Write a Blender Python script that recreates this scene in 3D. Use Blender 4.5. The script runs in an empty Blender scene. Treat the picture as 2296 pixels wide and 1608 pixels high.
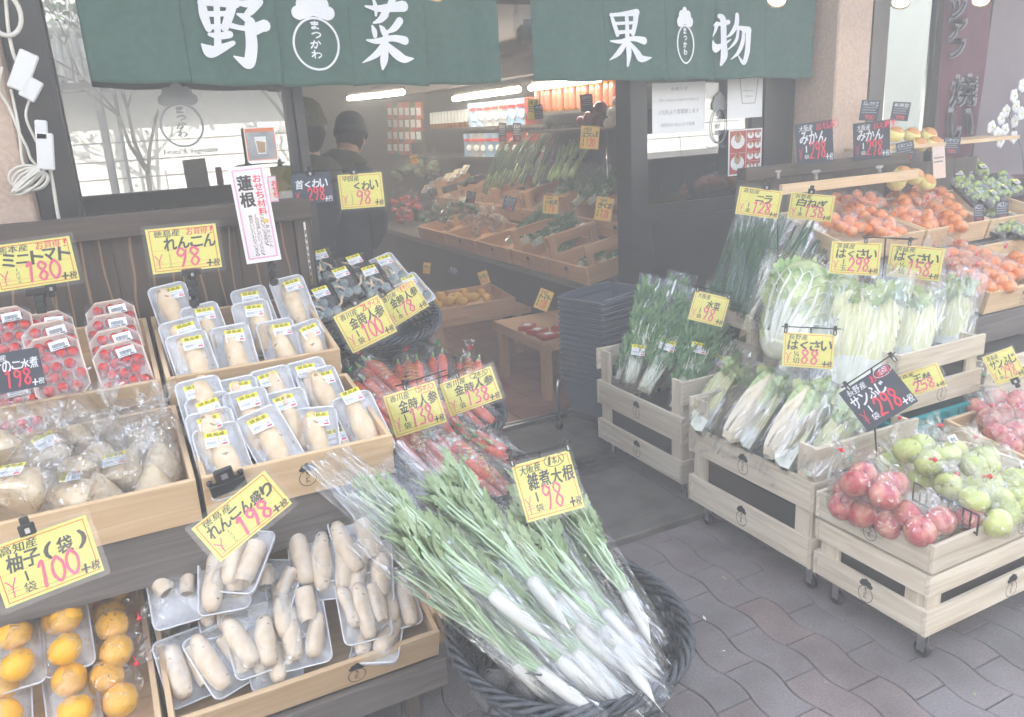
import bpy, bmesh, math, random
from mathutils import Vector, Matrix, noise
rnd = random.Random(7)
PI = math.pi
rad = math.radians
sc = bpy.context.scene
COL = sc.collection

# ---------------------------------------------------------------- camera
CAM = Vector((0, 0, 1.6))
yaw, pitch, roll = rad(25.97), rad(16.54), rad(3.315)
_f = Vector((math.sin(yaw)*math.cos(pitch), math.cos(yaw)*math.cos(pitch), -math.sin(pitch)))
_r = Vector((math.cos(yaw), -math.sin(yaw), 0))
_d = _f.cross(_r)
_r2 = _r*math.cos(roll) + _d*math.sin(roll)
_d2 = -_r*math.sin(roll) + _d*math.cos(roll)
cd = bpy.data.cameras.new('camera'); cam = bpy.data.objects.new('camera', cd); COL.objects.link(cam)
cam.matrix_world = Matrix(((_r2.x, -_d2.x, -_f.x, CAM.x), (_r2.y, -_d2.y, -_f.y, CAM.y), (_r2.z, -_d2.z, -_f.z, CAM.z), (0, 0, 0, 1)))
cd.sensor_width = 36; cd.sensor_fit = 'HORIZONTAL'; cd.lens = 27.96; cd.clip_start = 0.05; cd.clip_end = 400
sc.camera = cam
# ---------------------------------------------------------------- world, sun, exposure
SUN_EL, SUN_AZ = rad(42), rad(-14)          # sun stands behind the shop (+Y), a little to the left
w = bpy.data.worlds.new('World'); sc.world = w; w.use_nodes = True
nt = w.node_tree; nt.nodes.clear()
sky = nt.nodes.new('ShaderNodeTexSky'); sky.sky_type = 'NISHITA'; sky.sun_disc = False
sky.sun_elevation = SUN_EL; sky.sun_rotation = -SUN_AZ if False else SUN_AZ; sky.air_density = 1.0; sky.dust_density = 3.0
bg = nt.nodes.new('ShaderNodeBackground'); bg.inputs[1].default_value = 0.15
out = nt.nodes.new('ShaderNodeOutputWorld')
nt.links.new(sky.outputs[0], bg.inputs[0]); nt.links.new(bg.outputs[0], out.inputs[0])
sl = bpy.data.lights.new('sun', 'SUN'); sl.energy = 5.0; sl.angle = rad(0.5); sl.color = (1, 0.95, 0.87)
so = bpy.data.objects.new('sun', sl); COL.objects.link(so)
sd = Vector((math.sin(SUN_AZ)*math.cos(SUN_EL), math.cos(SUN_AZ)*math.cos(SUN_EL), math.sin(SUN_EL)))
so.rotation_euler = sd.to_track_quat('Z', 'Y').to_euler()
so.location = sd*30
vs = sc.view_settings; vs.view_transform = 'Standard'; vs.look = 'None'; vs.exposure = 2.5; vs.gamma = 1
vs.use_white_balance = True; vs.white_balance_temperature = 6650; vs.white_balance_tint = 6
sc.cycles.transparent_max_bounces = 24
sc.cycles.max_bounces = 8; sc.cycles.diffuse_bounces = 4; sc.cycles.glossy_bounces = 3; sc.cycles.volume_bounces = 1
sc.cycles.caustics_reflective = False; sc.cycles.caustics_refractive = False
sc.cycles.volume_step_rate = 4.0

# ---------------------------------------------------------------- helpers
def ray(px, py):
    x, y = (px-1148)/1783., (py-804)/1783.
    return _r2*x + _d2*y + _f
def atY(px, py, Y):
    d = ray(px, py); return CAM + d*((Y-CAM.y)/d.y)
def atX(px, py, X):
    d = ray(px, py); return CAM + d*((X-CAM.x)/d.x)
def atZ(px, py, Z):
    d = ray(px, py); return CAM + d*((Z-CAM.z)/d.z)
def atP(px, py, y0, z0, slope):             # plane z = z0 + slope*(y-y0)
    d = ray(px, py); t = (z0 + slope*(CAM.y-y0) - CAM.z)/(d.z - slope*d.y); return CAM + d*t
def T(x, y=None, z=None):
    return Matrix.Translation(Vector(x) if y is None else Vector((x, y, z)))
def RX(a): return Matrix.Rotation(rad(a), 4, 'X')
def RY(a): return Matrix.Rotation(rad(a), 4, 'Y')
def RZ(a): return Matrix.Rotation(rad(a), 4, 'Z')
def SC(x, y=None, z=None):
    y = x if y is None else y; z = x if z is None else z
    return Matrix.Diagonal((x, y, z, 1))
def frame(x, y, o):                          # axes x (right), y (up), z = normal
    x = Vector(x).normalized(); y = Vector(y); z = x.cross(y).normalized(); y = z.cross(x)
    return Matrix(((x.x, y.x, z.x, o.x), (x.y, y.y, z.y, o.y), (x.z, y.z, z.z, o.z), (0, 0, 0, 1)))

class MB:
    def __init__(s): s.v = []; s.f = []; s.m = []; s.s = []; s.uv = []
    def add(s, vs, fs, mi=0, M=None, smooth=False, uvs=None):
        o = len(s.v)
        s.v += [tuple(M @ Vector(p)) for p in vs] if M is not None else [tuple(p) for p in vs]
        for k, f in enumerate(fs):
            s.f.append([i+o for i in f]); s.m.append(mi); s.s.append(smooth)
            s.uv.append(uvs[k] if uvs else [(0, 0)]*len(f))
        return s
    def box(s, x0, x1, y0, y1, z0, z1, mi=0, M=None, bev=0.0):
        if x0 > x1: x0, x1 = x1, x0
        if y0 > y1: y0, y1 = y1, y0
        if z0 > z1: z0, z1 = z1, z0
        L = (x1-x0, y1-y0, z1-z0); ax = L.index(max(L)); ru, rv = rnd.uniform(0, 9), rnd.uniform(0, 9)
        def uvf(pts):
            out = []
            for p in pts:
                o = [p[i] for i in range(3) if i != ax]
                out.append((p[ax]+ru, o[0]+o[1]+rv))
            return out
        P = [(x0, y0, z0), (x1, y0, z0), (x1, y1, z0), (x0, y1, z0), (x0, y0, z1), (x1, y0, z1), (x1, y1, z1), (x0, y1, z1)]
        F = [(0, 3, 2, 1), (4, 5, 6, 7), (0, 1, 5, 4), (1, 2, 6, 5), (2, 3, 7, 6), (3, 0, 4, 7)]
        if bev > 0:
            bm = bmesh.new(); vv = [bm.verts.new(p) for p in P]
            for f in F: bm.faces.new([vv[i] for i in f])
            bmesh.ops.bevel(bm, geom=bm.edges[:]+bm.verts[:], offset=bev, segments=1, affect='EDGES', profile=0.5)
            bm.verts.index_update(); P = [v.co[:] for v in bm.verts]; F = [[v.index for v in f.verts] for f in bm.faces]; bm.free()
        return s.add(P, F, mi, M, False, [uvf([P[i] for i in f]) for f in F])
    def tube(s, pts, r, n=8, mi=0, M=None, caps=True, flat=1.0):
        pts = [Vector(p) for p in pts]; k = len(pts)
        R = r if isinstance(r, (list, tuple)) else [r]*k
        vs = []; prev = None
        for i, p in enumerate(pts):
            t = (pts[min(i+1, k-1)] - pts[max(i-1, 0)]).normalized()
            if prev is None: a = t.orthogonal().normalized()
            else:
                a = prev - t*prev.dot(t)
                a = a.normalized() if a.length > 1e-6 else t.orthogonal().normalized()
            prev = a; b = t.cross(a)
            for j in range(n):
                q = 2*PI*j/n; vs.append(p + (a*math.cos(q)*flat + b*math.sin(q))*R[i])
        fs = [(i*n+j, i*n+(j+1) % n, (i+1)*n+(j+1) % n, (i+1)*n+j) for i in range(k-1) for j in range(n)]
        if caps: fs += [tuple(range(n))[::-1], tuple((k-1)*n+j for j in range(n))]
        return s.add(vs, fs, mi, M, True)
    def lathe(s, prof, n=16, mi=0, M=None, sx=1, sy=1):
        vs = []; k = len(prof)
        for (r, z) in prof:
            for j in range(n):
                q = 2*PI*j/n; vs.append((r*math.cos(q)*sx, r*math.sin(q)*sy, z))
        fs = [(i*n+j, i*n+(j+1) % n, (i+1)*n+(j+1) % n, (i+1)*n+j) for i in range(k-1) for j in range(n)]
        return s.add(vs, fs, mi, M, True)
    def ball(s, c, r, n=12, mi=0, M=None, sc=(1, 1, 1), dim=0.0, ns=0.0):
        vs = []; k = max(4, n*2//3)
        for i in range(k+1):
            a = -PI/2 + PI*i/k; z = math.sin(a); rr = math.cos(a)
            zz = z
            if dim: zz = z - dim*math.copysign(math.exp(-(rr*3.2)**2), z)
            for j in range(n):
                q = 2*PI*j/n; f = 1.0
                if ns: f += ns*noise.noise(Vector((rr*math.cos(q)*2+c[0]*31, rr*math.sin(q)*2+c[1]*17, z*2)))
                vs.append((c[0]+r*sc[0]*rr*math.cos(q)*f, c[1]+r*sc[1]*rr*math.sin(q)*f, c[2]+r*sc[2]*zz*f))
        fs = [(i*n+j, i*n+(j+1) % n, (i+1)*n+(j+1) % n, (i+1)*n+j) for i in range(k) for j in range(n)]
        return s.add(vs, fs, mi, M, True)
    def grid(s, fn, nu, nv, mi=0, M=None, smooth=True):
        vs = [fn(i/nu, j/nv) for j in range(nv+1) for i in range(nu+1)]
        fs = [(j*(nu+1)+i, j*(nu+1)+i+1, (j+1)*(nu+1)+i+1, (j+1)*(nu+1)+i) for j in range(nv) for i in range(nu)]
        return s.add(vs, fs, mi, M, smooth)
    def poly(s, pts, z=0.0, mi=0, M=None):
        return s.add([(p[0], p[1], z) for p in pts], [tuple(range(len(pts)))], mi, M)
    def rect(s, x0, y0, x1, y1, z=0.0, mi=0, M=None):
        return s.poly([(x0, y0), (x1, y0), (x1, y1), (x0, y1)], z, mi, M)
    def mesh(s, name, mats):
        me = bpy.data.meshes.new(name); me.from_pydata(s.v, [], s.f)
        me.polygons.foreach_set('material_index', s.m); me.polygons.foreach_set('use_smooth', s.s)
        uvl = me.uv_layers.new(name='UVMap'); flat = [c for f in s.uv for p in f for c in p]
        uvl.data.foreach_set('uv', flat)
        for m in (mats if isinstance(mats, (list, tuple)) else [mats]): me.materials.append(m)
        me.update(); return me
    def hull(s, pts, mi=0, sub=1, amp=0.003, M=None, seed=0):
        bm = bmesh.new()
        for p in pts: bm.verts.new(p)
        r = bmesh.ops.convex_hull(bm, input=bm.verts[:], use_existing_faces=False)
        bmesh.ops.delete(bm, geom=[v for v in bm.verts if not v.link_faces], context='VERTS')
        if sub: bmesh.ops.subdivide_edges(bm, edges=bm.edges[:], cuts=sub, use_grid_fill=True, smooth=0.6)
        bmesh.ops.triangulate(bm, faces=bm.faces[:])
        for v in bm.verts:
            k = noise.noise_vector(v.co*38+Vector((seed, seed*3, 0))); v.co += Vector(k)*amp
        bm.verts.index_update()
        s.add([v.co[:] for v in bm.verts], [[v.index for v in f.verts] for f in bm.faces], mi, M, False); bm.free()
        return s

def obj(name, me, parent=None, M=None):
    o = bpy.data.objects.new(name, me); COL.objects.link(o)
    if parent is not None: o.parent = parent
    if M is not None: o.matrix_local = M
    return o
def tag(o, label, cat, group=None, kind=None):
    if label: o['label'] = label
    if cat: o['category'] = cat
    if group: o['group'] = group
    if kind: o['kind'] = kind
    return o
def thing(name, label, cat, M=None, group=None):
    o = bpy.data.objects.new(name, None); COL.objects.link(o); o.empty_display_size = 0.05
    if M is not None: o.matrix_world = M
    return tag(o, label, cat, group)
def structure(name, me): return tag(obj(name, me), None, None, None, 'structure')
def proto(name, parts, label, cat, M, group=None):   # parts: [(name, mesh, local matrix, [subparts])]
    t = thing(name, label, cat, M, group)
    for p in parts:
        o = obj(p[0], p[1], t, p[2] if len(p) > 2 else None)
        for q in (p[3] if len(p) > 3 else []): obj(q[0], q[1], o, q[2] if len(q) > 2 else None)
    return t

# ---------------------------------------------------------------- materials
def _new(name):
    m = bpy.data.materials.new(name); m.use_nodes = True; n = m.node_tree; n.nodes.clear()
    o = n.nodes.new('ShaderNodeOutputMaterial'); return m, n, o
def _coord(n, kind, scale):
    tc = n.nodes.new('ShaderNodeTexCoord'); mp = n.nodes.new('ShaderNodeMapping')
    mp.inputs['Scale'].default_value = scale if isinstance(scale, tuple) else (scale,)*3
    n.links.new(tc.outputs[kind], mp.inputs[0]); return mp.outputs[0]
def _ramp(n, fac, stops):
    r = n.nodes.new('ShaderNodeValToRGB'); n.links.new(fac, r.inputs[0]); e = r.color_ramp.elements
    while len(e) < len(stops): e.new(0.5)
    for i, (p, c) in enumerate(stops): e[i].position = p; e[i].color = (*c, 1)
    return r.outputs[0]
def mat(name, c1, c2=None, scale=20, rough=0.6, bump=0.0, bscale=None, coord='Object', spec=0.5, metal=0, detail=4, spots=None, sss=0, trans=0, lo=0.35, hi=0.65, coat=0):
    m, n, o = _new(name); b = n.nodes.new('ShaderNodeBsdfPrincipled'); n.links.new(b.outputs[0], o.inputs[0])
    b.inputs['Roughness'].default_value = rough; b.inputs['Specular IOR Level'].default_value = spec; b.inputs['Metallic'].default_value = metal
    if coat: b.inputs['Coat Weight'].default_value = coat; b.inputs['Coat Roughness'].default_value = 0.15
    if sss: b.inputs['Subsurface Weight'].default_value = sss; b.inputs['Subsurface Radius'].default_value = (0.02, 0.012, 0.006); b.inputs['Subsurface Scale'].default_value = 0.5
    c2 = c2 or c1
    v = _coord(n, coord, scale); tx = n.nodes.new('ShaderNodeTexNoise'); tx.inputs['Detail'].default_value = detail; tx.inputs['Scale'].default_value = 1
    n.links.new(v, tx.inputs['Vector'])
    col = _ramp(n, tx.outputs[0], [(lo, c1), (hi, c2)])
    if spots:
        sc_, cs, th = spots; v3 = _coord(n, coord, sc_); t3 = n.nodes.new('ShaderNodeTexNoise'); t3.inputs['Scale'].default_value = 1; t3.inputs['Detail'].default_value = 2
        n.links.new(v3, t3.inputs['Vector']); rr = n.nodes.new('ShaderNodeMapRange'); rr.inputs[1].default_value = th; rr.inputs[2].default_value = th+0.06
        n.links.new(t3.outputs[0], rr.inputs[0]); mx = n.nodes.new('ShaderNodeMix'); mx.data_type = 'RGBA'; n.links.new(rr.outputs[0], mx.inputs[0])
        n.links.new(col, mx.inputs[6]); mx.inputs[7].default_value = (*cs, 1); col = mx.outputs[2]
    n.links.new(col, b.inputs['Base Color'])
    if bump:
        v2 = _coord(n, coord, bscale or scale*2 if not isinstance(scale, tuple) else (bscale or scale)); t2 = n.nodes.new('ShaderNodeTexNoise'); t2.inputs['Scale'].default_value = 1; t2.inputs['Detail'].default_value = 5
        n.links.new(v2, t2.inputs['Vector']); bp = n.nodes.new('ShaderNodeBump'); bp.inputs['Strength'].default_value = bump; bp.inputs['Distance'].default_value = 0.004
        n.links.new(t2.outputs[0], bp.inputs['Height']); n.links.new(bp.outputs[0], b.inputs['Normal'])
    return m
def wood(name, c1, c2, streak=None, rough=0.65, sc_=(2.2, 34, 1), knots=0.0):
    m, n, o = _new(name); b = n.nodes.new('ShaderNodeBsdfPrincipled'); n.links.new(b.outputs[0], o.inputs[0]); b.inputs['Roughness'].default_value = rough
    v = _coord(n, 'UV', sc_); tx = n.nodes.new('ShaderNodeTexNoise'); tx.inputs['Scale'].default_value = 1; tx.inputs['Detail'].default_value = 5; tx.inputs['Distortion'].default_value = 1.2
    n.links.new(v, tx.inputs['Vector']); col = _ramp(n, tx.outputs[0], [(0.3, c1), (0.7, c2)])
    oi = n.nodes.new('ShaderNodeObjectInfo')
    hs = n.nodes.new('ShaderNodeHueSaturation'); mr = n.nodes.new('ShaderNodeMapRange'); mr.inputs[3].default_value = 0.86; mr.inputs[4].default_value = 1.12
    n.links.new(oi.outputs['Random'], mr.inputs[0]); n.links.new(mr.outputs[0], hs.inputs['Value']); n.links.new(col, hs.inputs['Color']); col = hs.outputs[0]
    if streak:
        v2 = _coord(n, 'UV', (6.5, 13, 1)); wv = n.nodes.new('ShaderNodeTexWave'); wv.bands_direction = 'Y'; wv.inputs['Scale'].default_value = 0.42; wv.inputs['Distortion'].default_value = 6.0; wv.inputs['Detail'].default_value = 1.5; wv.inputs['Detail Scale'].default_value = 0.9
        n.links.new(v2, wv.inputs['Vector']); k = n.nodes.new('ShaderNodeMapRange'); k.inputs[1].default_value = 0.95; k.inputs[2].default_value = 1.0
        n.links.new(wv.outputs[1], k.inputs[0]); mx = n.nodes.new('ShaderNodeMix'); mx.data_type = 'RGBA'; n.links.new(k.outputs[0], mx.inputs[0])
        n.links.new(col, mx.inputs[6]); mx.inputs[7].default_value = (*streak, 1); col = mx.outputs[2]
    n.links.new(col, b.inputs['Base Color'])
    bp = n.nodes.new('ShaderNodeBump'); bp.inputs['Strength'].default_value = 0.25; bp.inputs['Distance'].default_value = 0.002
    n.links.new(tx.outputs[0], bp.inputs['Height']); n.links.new(bp.outputs[0], b.inputs['Normal'])
    return m
def emis(name, c, s):
    m, n, o = _new(name); e = n.nodes.new('ShaderNodeEmission'); e.inputs[0].default_value = (*c, 1); e.inputs[1].default_value = s; n.links.new(e.outputs[0], o.inputs[0]); return m
def film(name, base=0.04, edge=0.5, rough=0.09, milk=0.03, bscale=45, bstr=0.6, tint=(1, 1, 1), glint=0.0, cs=(30, 30, 30)):
    m, n, o = _new(name); L = n.links.new
    tr = n.nodes.new('ShaderNodeBsdfTransparent'); tr.inputs[0].default_value = (*tint, 1)
    gl = n.nodes.new('ShaderNodeBsdfGlossy'); gl.inputs['Roughness'].default_value = rough
    df = n.nodes.new('ShaderNodeBsdfDiffuse'); df.inputs[0].default_value = (0.85, 0.87, 0.9, 1)
    lw = n.nodes.new('ShaderNodeLayerWeight'); lw.inputs[0].default_value = 0.35
    mr = n.nodes.new('ShaderNodeMapRange'); mr.inputs[3].default_value = base; mr.inputs[4].default_value = edge
    v = _coord(n, 'Object', bscale); vo = n.nodes.new('ShaderNodeTexVoronoi'); vo.feature = 'F1'; vo.inputs['Scale'].default_value = 0.5
    ns = n.nodes.new('ShaderNodeTexNoise'); ns.inputs['Scale'].default_value = 1; ns.inputs['Detail'].default_value = 3; ns.inputs['Distortion'].default_value = 1.5
    L(v, ns.inputs['Vector']); L(v, vo.inputs['Vector'])
    ad = n.nodes.new('ShaderNodeMath'); ad.operation = 'ADD'; L(ns.outputs[0], ad.inputs[0]); L(vo.outputs['Distance'], ad.inputs[1])
    bp = n.nodes.new('ShaderNodeBump'); bp.inputs['Strength'].default_value = bstr; bp.inputs['Distance'].default_value = 0.01
    L(ad.outputs[0], bp.inputs['Height']); L(bp.outputs[0], gl.inputs['Normal']); L(bp.outputs[0], lw.inputs['Normal'])
    L(lw.outputs['Facing'], mr.inputs[0]); fac = mr.outputs[0]
    if glint:        # painted glints: noise streaks raise the gloss mix along no modelled fold
        v4 = _coord(n, 'Object', cs); n4 = n.nodes.new('ShaderNodeTexNoise'); n4.inputs['Scale'].default_value = 1; n4.inputs['Detail'].default_value = 1.5; n4.inputs['Distortion'].default_value = 2.0; L(v4, n4.inputs['Vector'])
        a4 = n.nodes.new('ShaderNodeMath'); a4.operation = 'SUBTRACT'; a4.inputs[1].default_value = 0.5; L(n4.outputs[0], a4.inputs[0]); b4 = n.nodes.new('ShaderNodeMath'); b4.operation = 'ABSOLUTE'; L(a4.outputs[0], b4.inputs[0])
        c4 = n.nodes.new('ShaderNodeMapRange'); c4.inputs[1].default_value = 0.030; c4.inputs[2].default_value = 0.0; c4.inputs[3].default_value = 0.0; c4.inputs[4].default_value = glint; L(b4.outputs[0], c4.inputs[0])
        d4 = n.nodes.new('ShaderNodeMapRange'); d4.inputs[1].default_value = 0.46; d4.inputs[2].default_value = 0.56; L(ns.outputs[0], d4.inputs[0]); e4 = n.nodes.new('ShaderNodeMath'); e4.operation = 'MULTIPLY'; L(c4.outputs[0], e4.inputs[0]); L(d4.outputs[0], e4.inputs[1])
        f4 = n.nodes.new('ShaderNodeMath'); f4.operation = 'ADD'; f4.use_clamp = True; L(fac, f4.inputs[0]); L(e4.outputs[0], f4.inputs[1]); fac = f4.outputs[0]
    m1 = n.nodes.new('ShaderNodeMixShader'); m1.inputs[0].default_value = milk; L(tr.outputs[0], m1.inputs[1]); L(df.outputs[0], m1.inputs[2])
    m2 = n.nodes.new('ShaderNodeMixShader'); L(fac, m2.inputs[0]); L(m1.outputs[0], m2.inputs[1]); L(gl.outputs[0], m2.inputs[2])
    L(m2.outputs[0], o.inputs[0]); return m
def glass(name, refl=0.3, tint=(0.8, 0.84, 0.84)):
    m, n, o = _new(name); L = n.links.new
    tr = n.nodes.new('ShaderNodeBsdfTransparent'); tr.inputs[0].default_value = (*tint, 1); gl = n.nodes.new('ShaderNodeBsdfGlossy'); gl.inputs['Roughness'].default_value = 0.0
    mx = n.nodes.new('ShaderNodeMixShader'); mx.inputs[0].default_value = refl; L(tr.outputs[0], mx.inputs[1]); L(gl.outputs[0], mx.inputs[2]); L(mx.outputs[0], o.inputs[0]); return m
W = {}
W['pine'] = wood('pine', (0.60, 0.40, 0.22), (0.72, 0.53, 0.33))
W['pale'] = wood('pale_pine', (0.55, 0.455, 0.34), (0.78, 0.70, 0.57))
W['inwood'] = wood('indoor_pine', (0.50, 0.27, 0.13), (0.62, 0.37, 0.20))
W['dark'] = wood('stained_wood', (0.045, 0.030, 0.022), (0.085, 0.058, 0.040), streak=(0.26, 0.155, 0.08))
W['dark2'] = wood('stained_rail', (0.05, 0.036, 0.028), (0.10, 0.07, 0.052))
W['grey'] = wood('weathered_wood', (0.10, 0.085, 0.08), (0.19, 0.165, 0.155))
W['stucco'] = mat('pink_stucco', (0.50, 0.36, 0.28), (0.60, 0.45, 0.36), scale=60, rough=0.9, bump=1.0, bscale=55)
W['frame'] = mat('dark_frame', (0.022, 0.020, 0.020), (0.035, 0.03, 0.03), scale=8, rough=0.35)
W['frame2'] = mat('bronze_frame', (0.10, 0.085, 0.07), (0.13, 0.11, 0.095), scale=8, rough=0.4)
W['black'] = mat('black_plastic', (0.012, 0.012, 0.013), (0.02, 0.02, 0.02), rough=0.3)
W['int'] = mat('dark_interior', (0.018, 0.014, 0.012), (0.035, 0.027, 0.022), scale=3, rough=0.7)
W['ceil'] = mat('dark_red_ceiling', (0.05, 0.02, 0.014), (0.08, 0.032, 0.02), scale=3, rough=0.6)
W['cream'] = mat('cream_wall', (0.30, 0.28, 0.22), (0.34, 0.32, 0.25), scale=5, rough=0.8)
W['noren'] = mat('green_cotton', (0.040, 0.100, 0.080), (0.052, 0.122, 0.10), scale=30, rough=0.9, bump=0.25, bscale=900)
W['white'] = mat('white_print', (0.78, 0.79, 0.84), None, rough=0.8)
W['ink'] = mat('black_ink', (0.02, 0.02, 0.022), None, rough=0.5)
W['red'] = mat('red_marker', (0.80, 0.05, 0.09), None, rough=0.5)
W['pinkm'] = mat('pink_marker', (0.85, 0.09, 0.22), None, rough=0.5)
W['orange'] = mat('orange_line', (0.80, 0.20, 0.05), None, rough=0.5)
W['yellow'] = mat('yellow_card', (0.86, 0.80, 0.18), (0.90, 0.84, 0.24), scale=4, rough=0.6)
W['ycard2'] = mat('amber_card', (0.80, 0.52, 0.10), None, rough=0.6)
W['slate'] = mat('blackboard_card', (0.045, 0.055, 0.075), (0.06, 0.07, 0.09), scale=10, rough=0.7)
W['paper'] = mat('white_paper', (0.80, 0.80, 0.80), None, rough=0.7)
W['pinkp'] = mat('pink_paper', (0.75, 0.35, 0.52), None, rough=0.7)
W['lilac'] = mat('pale_lilac_paper', (0.78, 0.70, 0.76), (0.82, 0.74, 0.66), scale=6, rough=0.7)
W['lam'] = film('laminate', base=0.07, edge=0.4, rough=0.10, milk=0.035, bscale=14, bstr=0.15)
W['film'] = film('cling_film', base=0.07, edge=0.45, rough=0.07, milk=0.008, bscale=34, bstr=0.5, glint=.5, cs=(26, 26, 26))
W['bag'] = film('crinkly_bag', base=0.04, edge=0.34, rough=0.08, milk=0.008, bscale=30, bstr=0.9, glint=.75, cs=(22, 22, 22))
W['sleeve'] = film('clear_sleeve', base=0.045, edge=0.34, rough=0.08, milk=0.008, bscale=(34, 7, 34), bstr=0.9, glint=.75, cs=(30, 3.5, 30))
W['bagm'] = film('milky_bag', base=0.07, edge=0.5, rough=0.16, milk=0.06, bscale=30, bstr=0.9)
W['glass'] = glass('window_glass', 0.34)
W['tray'] = mat('foam_tray', (0.74, 0.75, 0.80), (0.80, 0.80, 0.84), scale=40, rough=0.35, sss=0.0)
W['traypk'] = mat('pink_foam_tray', (0.80, 0.63, 0.53), (0.84, 0.68, 0.59), scale=30, rough=0.4)
W['trayblk'] = mat('black_foam_tray', (0.012, 0.012, 0.014), None, rough=0.22)
W['renkon'] = mat('lotus_root_skin', (0.68, 0.50, 0.32), (0.76, 0.62, 0.45), scale=28, rough=0.45, bump=0.3, spots=(34, (0.36, 0.20, 0.10), 0.68))
W['renkon2'] = mat('lotus_root_skin_dusky', (0.64, 0.51, 0.38), (0.77, 0.66, 0.54), scale=22, rough=0.45, bump=0.3, spots=(46, (0.30, 0.20, 0.13), 0.70))
W['rcut'] = mat('lotus_root_cut', (0.72, 0.58, 0.44), (0.78, 0.66, 0.52), scale=50, rough=0.5)
W['hole'] = mat('lotus_hole', (0.30, 0.17, 0.09), None, rough=0.8)
W['takenoko'] = mat('bamboo_shoot_flesh', (0.68, 0.50, 0.30), (0.78, 0.64, 0.45), scale=26, rough=0.3, bump=0.5)
W['tomato'] = mat('tomato_skin', (0.56, 0.012, 0.008), (0.66, 0.028, 0.01), scale=20, rough=0.18, spec=0.6)
W['leafd'] = mat('dark_leaf', (0.02, 0.075, 0.02), (0.05, 0.14, 0.035), scale=25, rough=0.5)
W['leaf'] = mat('daikon_leaf', (0.19, 0.27, 0.12), (0.37, 0.45, 0.26), scale=16, rough=0.45)
W['leafl'] = mat('pale_leaf', (0.22, 0.36, 0.12), (0.50, 0.56, 0.26), scale=20, rough=0.5)
W['stem'] = mat('pale_stem', (0.38, 0.54, 0.32), (0.60, 0.70, 0.52), scale=(30, 6, 30), rough=0.35)
W['stemw'] = mat('white_stem', (0.70, 0.74, 0.55), (0.82, 0.84, 0.72), scale=20, rough=0.35)
W['daikon'] = mat('daikon_skin', (0.60, 0.59, 0.54), (0.72, 0.71, 0.67), scale=14, rough=0.4, bump=0.1, spots=(50, (0.62, 0.50, 0.34), 0.74))
W['carrot'] = mat('red_carrot', (0.66, 0.085, 0.045), (0.76, 0.15, 0.07), scale=(30, 90, 30), rough=0.4, bump=0.25)
W['kuwai'] = mat('arrowhead_bulb', (0.10, 0.15, 0.16), (0.30, 0.33, 0.28), scale=22, rough=0.35, spots=(18, (0.42, 0.25, 0.12), 0.62))
W['sprout'] = mat('arrowhead_sprout', (0.55, 0.36, 0.22), (0.68, 0.50, 0.34), scale=30, rough=0.5)
W['yuzu'] = mat('yuzu_peel', (0.82, 0.37, 0.01), (0.88, 0.48, 0.02), scale=8, rough=0.35, bump=0.5, bscale=160, spots=(34, (0.36, 0.28, 0.05), 0.70))
W['mikan'] = mat('mandarin_peel', (0.84, 0.20, 0.012), (0.88, 0.27, 0.015), scale=12, rough=0.32, bump=0.3, bscale=220)
W['apple'] = mat('red_apple', (0.50, 0.06, 0.075), (0.74, 0.34, 0.22), scale=(26, 26, 9), rough=0.25, lo=0.42, hi=0.72)
W['applegr'] = mat('green_apple', (0.50, 0.58, 0.14), (0.68, 0.72, 0.26), scale=16, rough=0.25)
W['grape'] = mat('green_grape', (0.30, 0.42, 0.08), (0.42, 0.52, 0.14), scale=30, rough=0.2)
W['negi'] = mat('green_onion_blade', (0.018, 0.075, 0.035), (0.055, 0.16, 0.06), scale=(30, 4, 30), rough=0.4)
W['negil'] = mat('onion_pale_green', (0.28, 0.44, 0.12), (0.46, 0.60, 0.26), scale=20, rough=0.4)
W['cabcut'] = mat('cabbage_cut_core', (0.56, 0.55, 0.24), (0.72, 0.70, 0.46), scale=(120, 14, 120), detail=3, rough=0.5, bump=0.3, bscale=(170, 14, 170))
W['cabw'] = mat('cabbage_white_rib', (0.60, 0.62, 0.50), (0.72, 0.73, 0.66), scale=(60, 6, 60), rough=0.4, bump=0.3)
W['cabpk'] = mat('cabbage_warm_lit_rib', (0.62, 0.53, 0.38), (0.74, 0.66, 0.52), scale=(60, 6, 60), rough=0.4)  # cream rib with the warm light put into its colour
W['cableaf'] = mat('cabbage_leaf', (0.22, 0.34, 0.12), (0.60, 0.64, 0.36), scale=26, rough=0.5, bump=0.9, bscale=60)
W['wicker'] = mat('dark_wicker', (0.022, 0.028, 0.038), (0.07, 0.078, 0.092), scale=60, rough=0.4, bump=0.4)
W['mesh'] = mat('grey_net_cloth', (0.05, 0.05, 0.055), (0.16, 0.16, 0.17), scale=340, rough=0.8, bump=0.7, bscale=340)
W['navy'] = mat('blue_black_plastic', (0.075, 0.09, 0.12), (0.085, 0.10, 0.135), scale=6, rough=0.35)
W['chrome'] = mat('chrome', (0.7, 0.7, 0.72), None, rough=0.15, metal=1)
W['steel'] = mat('zinc_steel', (0.5, 0.5, 0.52), None, rough=0.35, metal=1)
W['teal'] = mat('teal_plastic', (0.0, 0.27, 0.30), (0.0, 0.32, 0.35), scale=5, rough=0.35)
W['cord'] = mat('cream_cord', (0.66, 0.63, 0.57), (0.72, 0.69, 0.63), scale=10, rough=0.45)
W['plw'] = mat('white_plastic', (0.72, 0.72, 0.72), None, rough=0.35)
W['clear'] = film('clear_plastic', base=0.16, edge=0.7, rough=0.06, milk=0.05, bscale=20, bstr=0.15)
W['redtape'] = mat('red_tape', (0.80, 0.03, 0.05), None, rough=0.4)
W['grtape'] = mat('green_tape', (0.02, 0.42, 0.12), None, rough=0.4)
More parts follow.
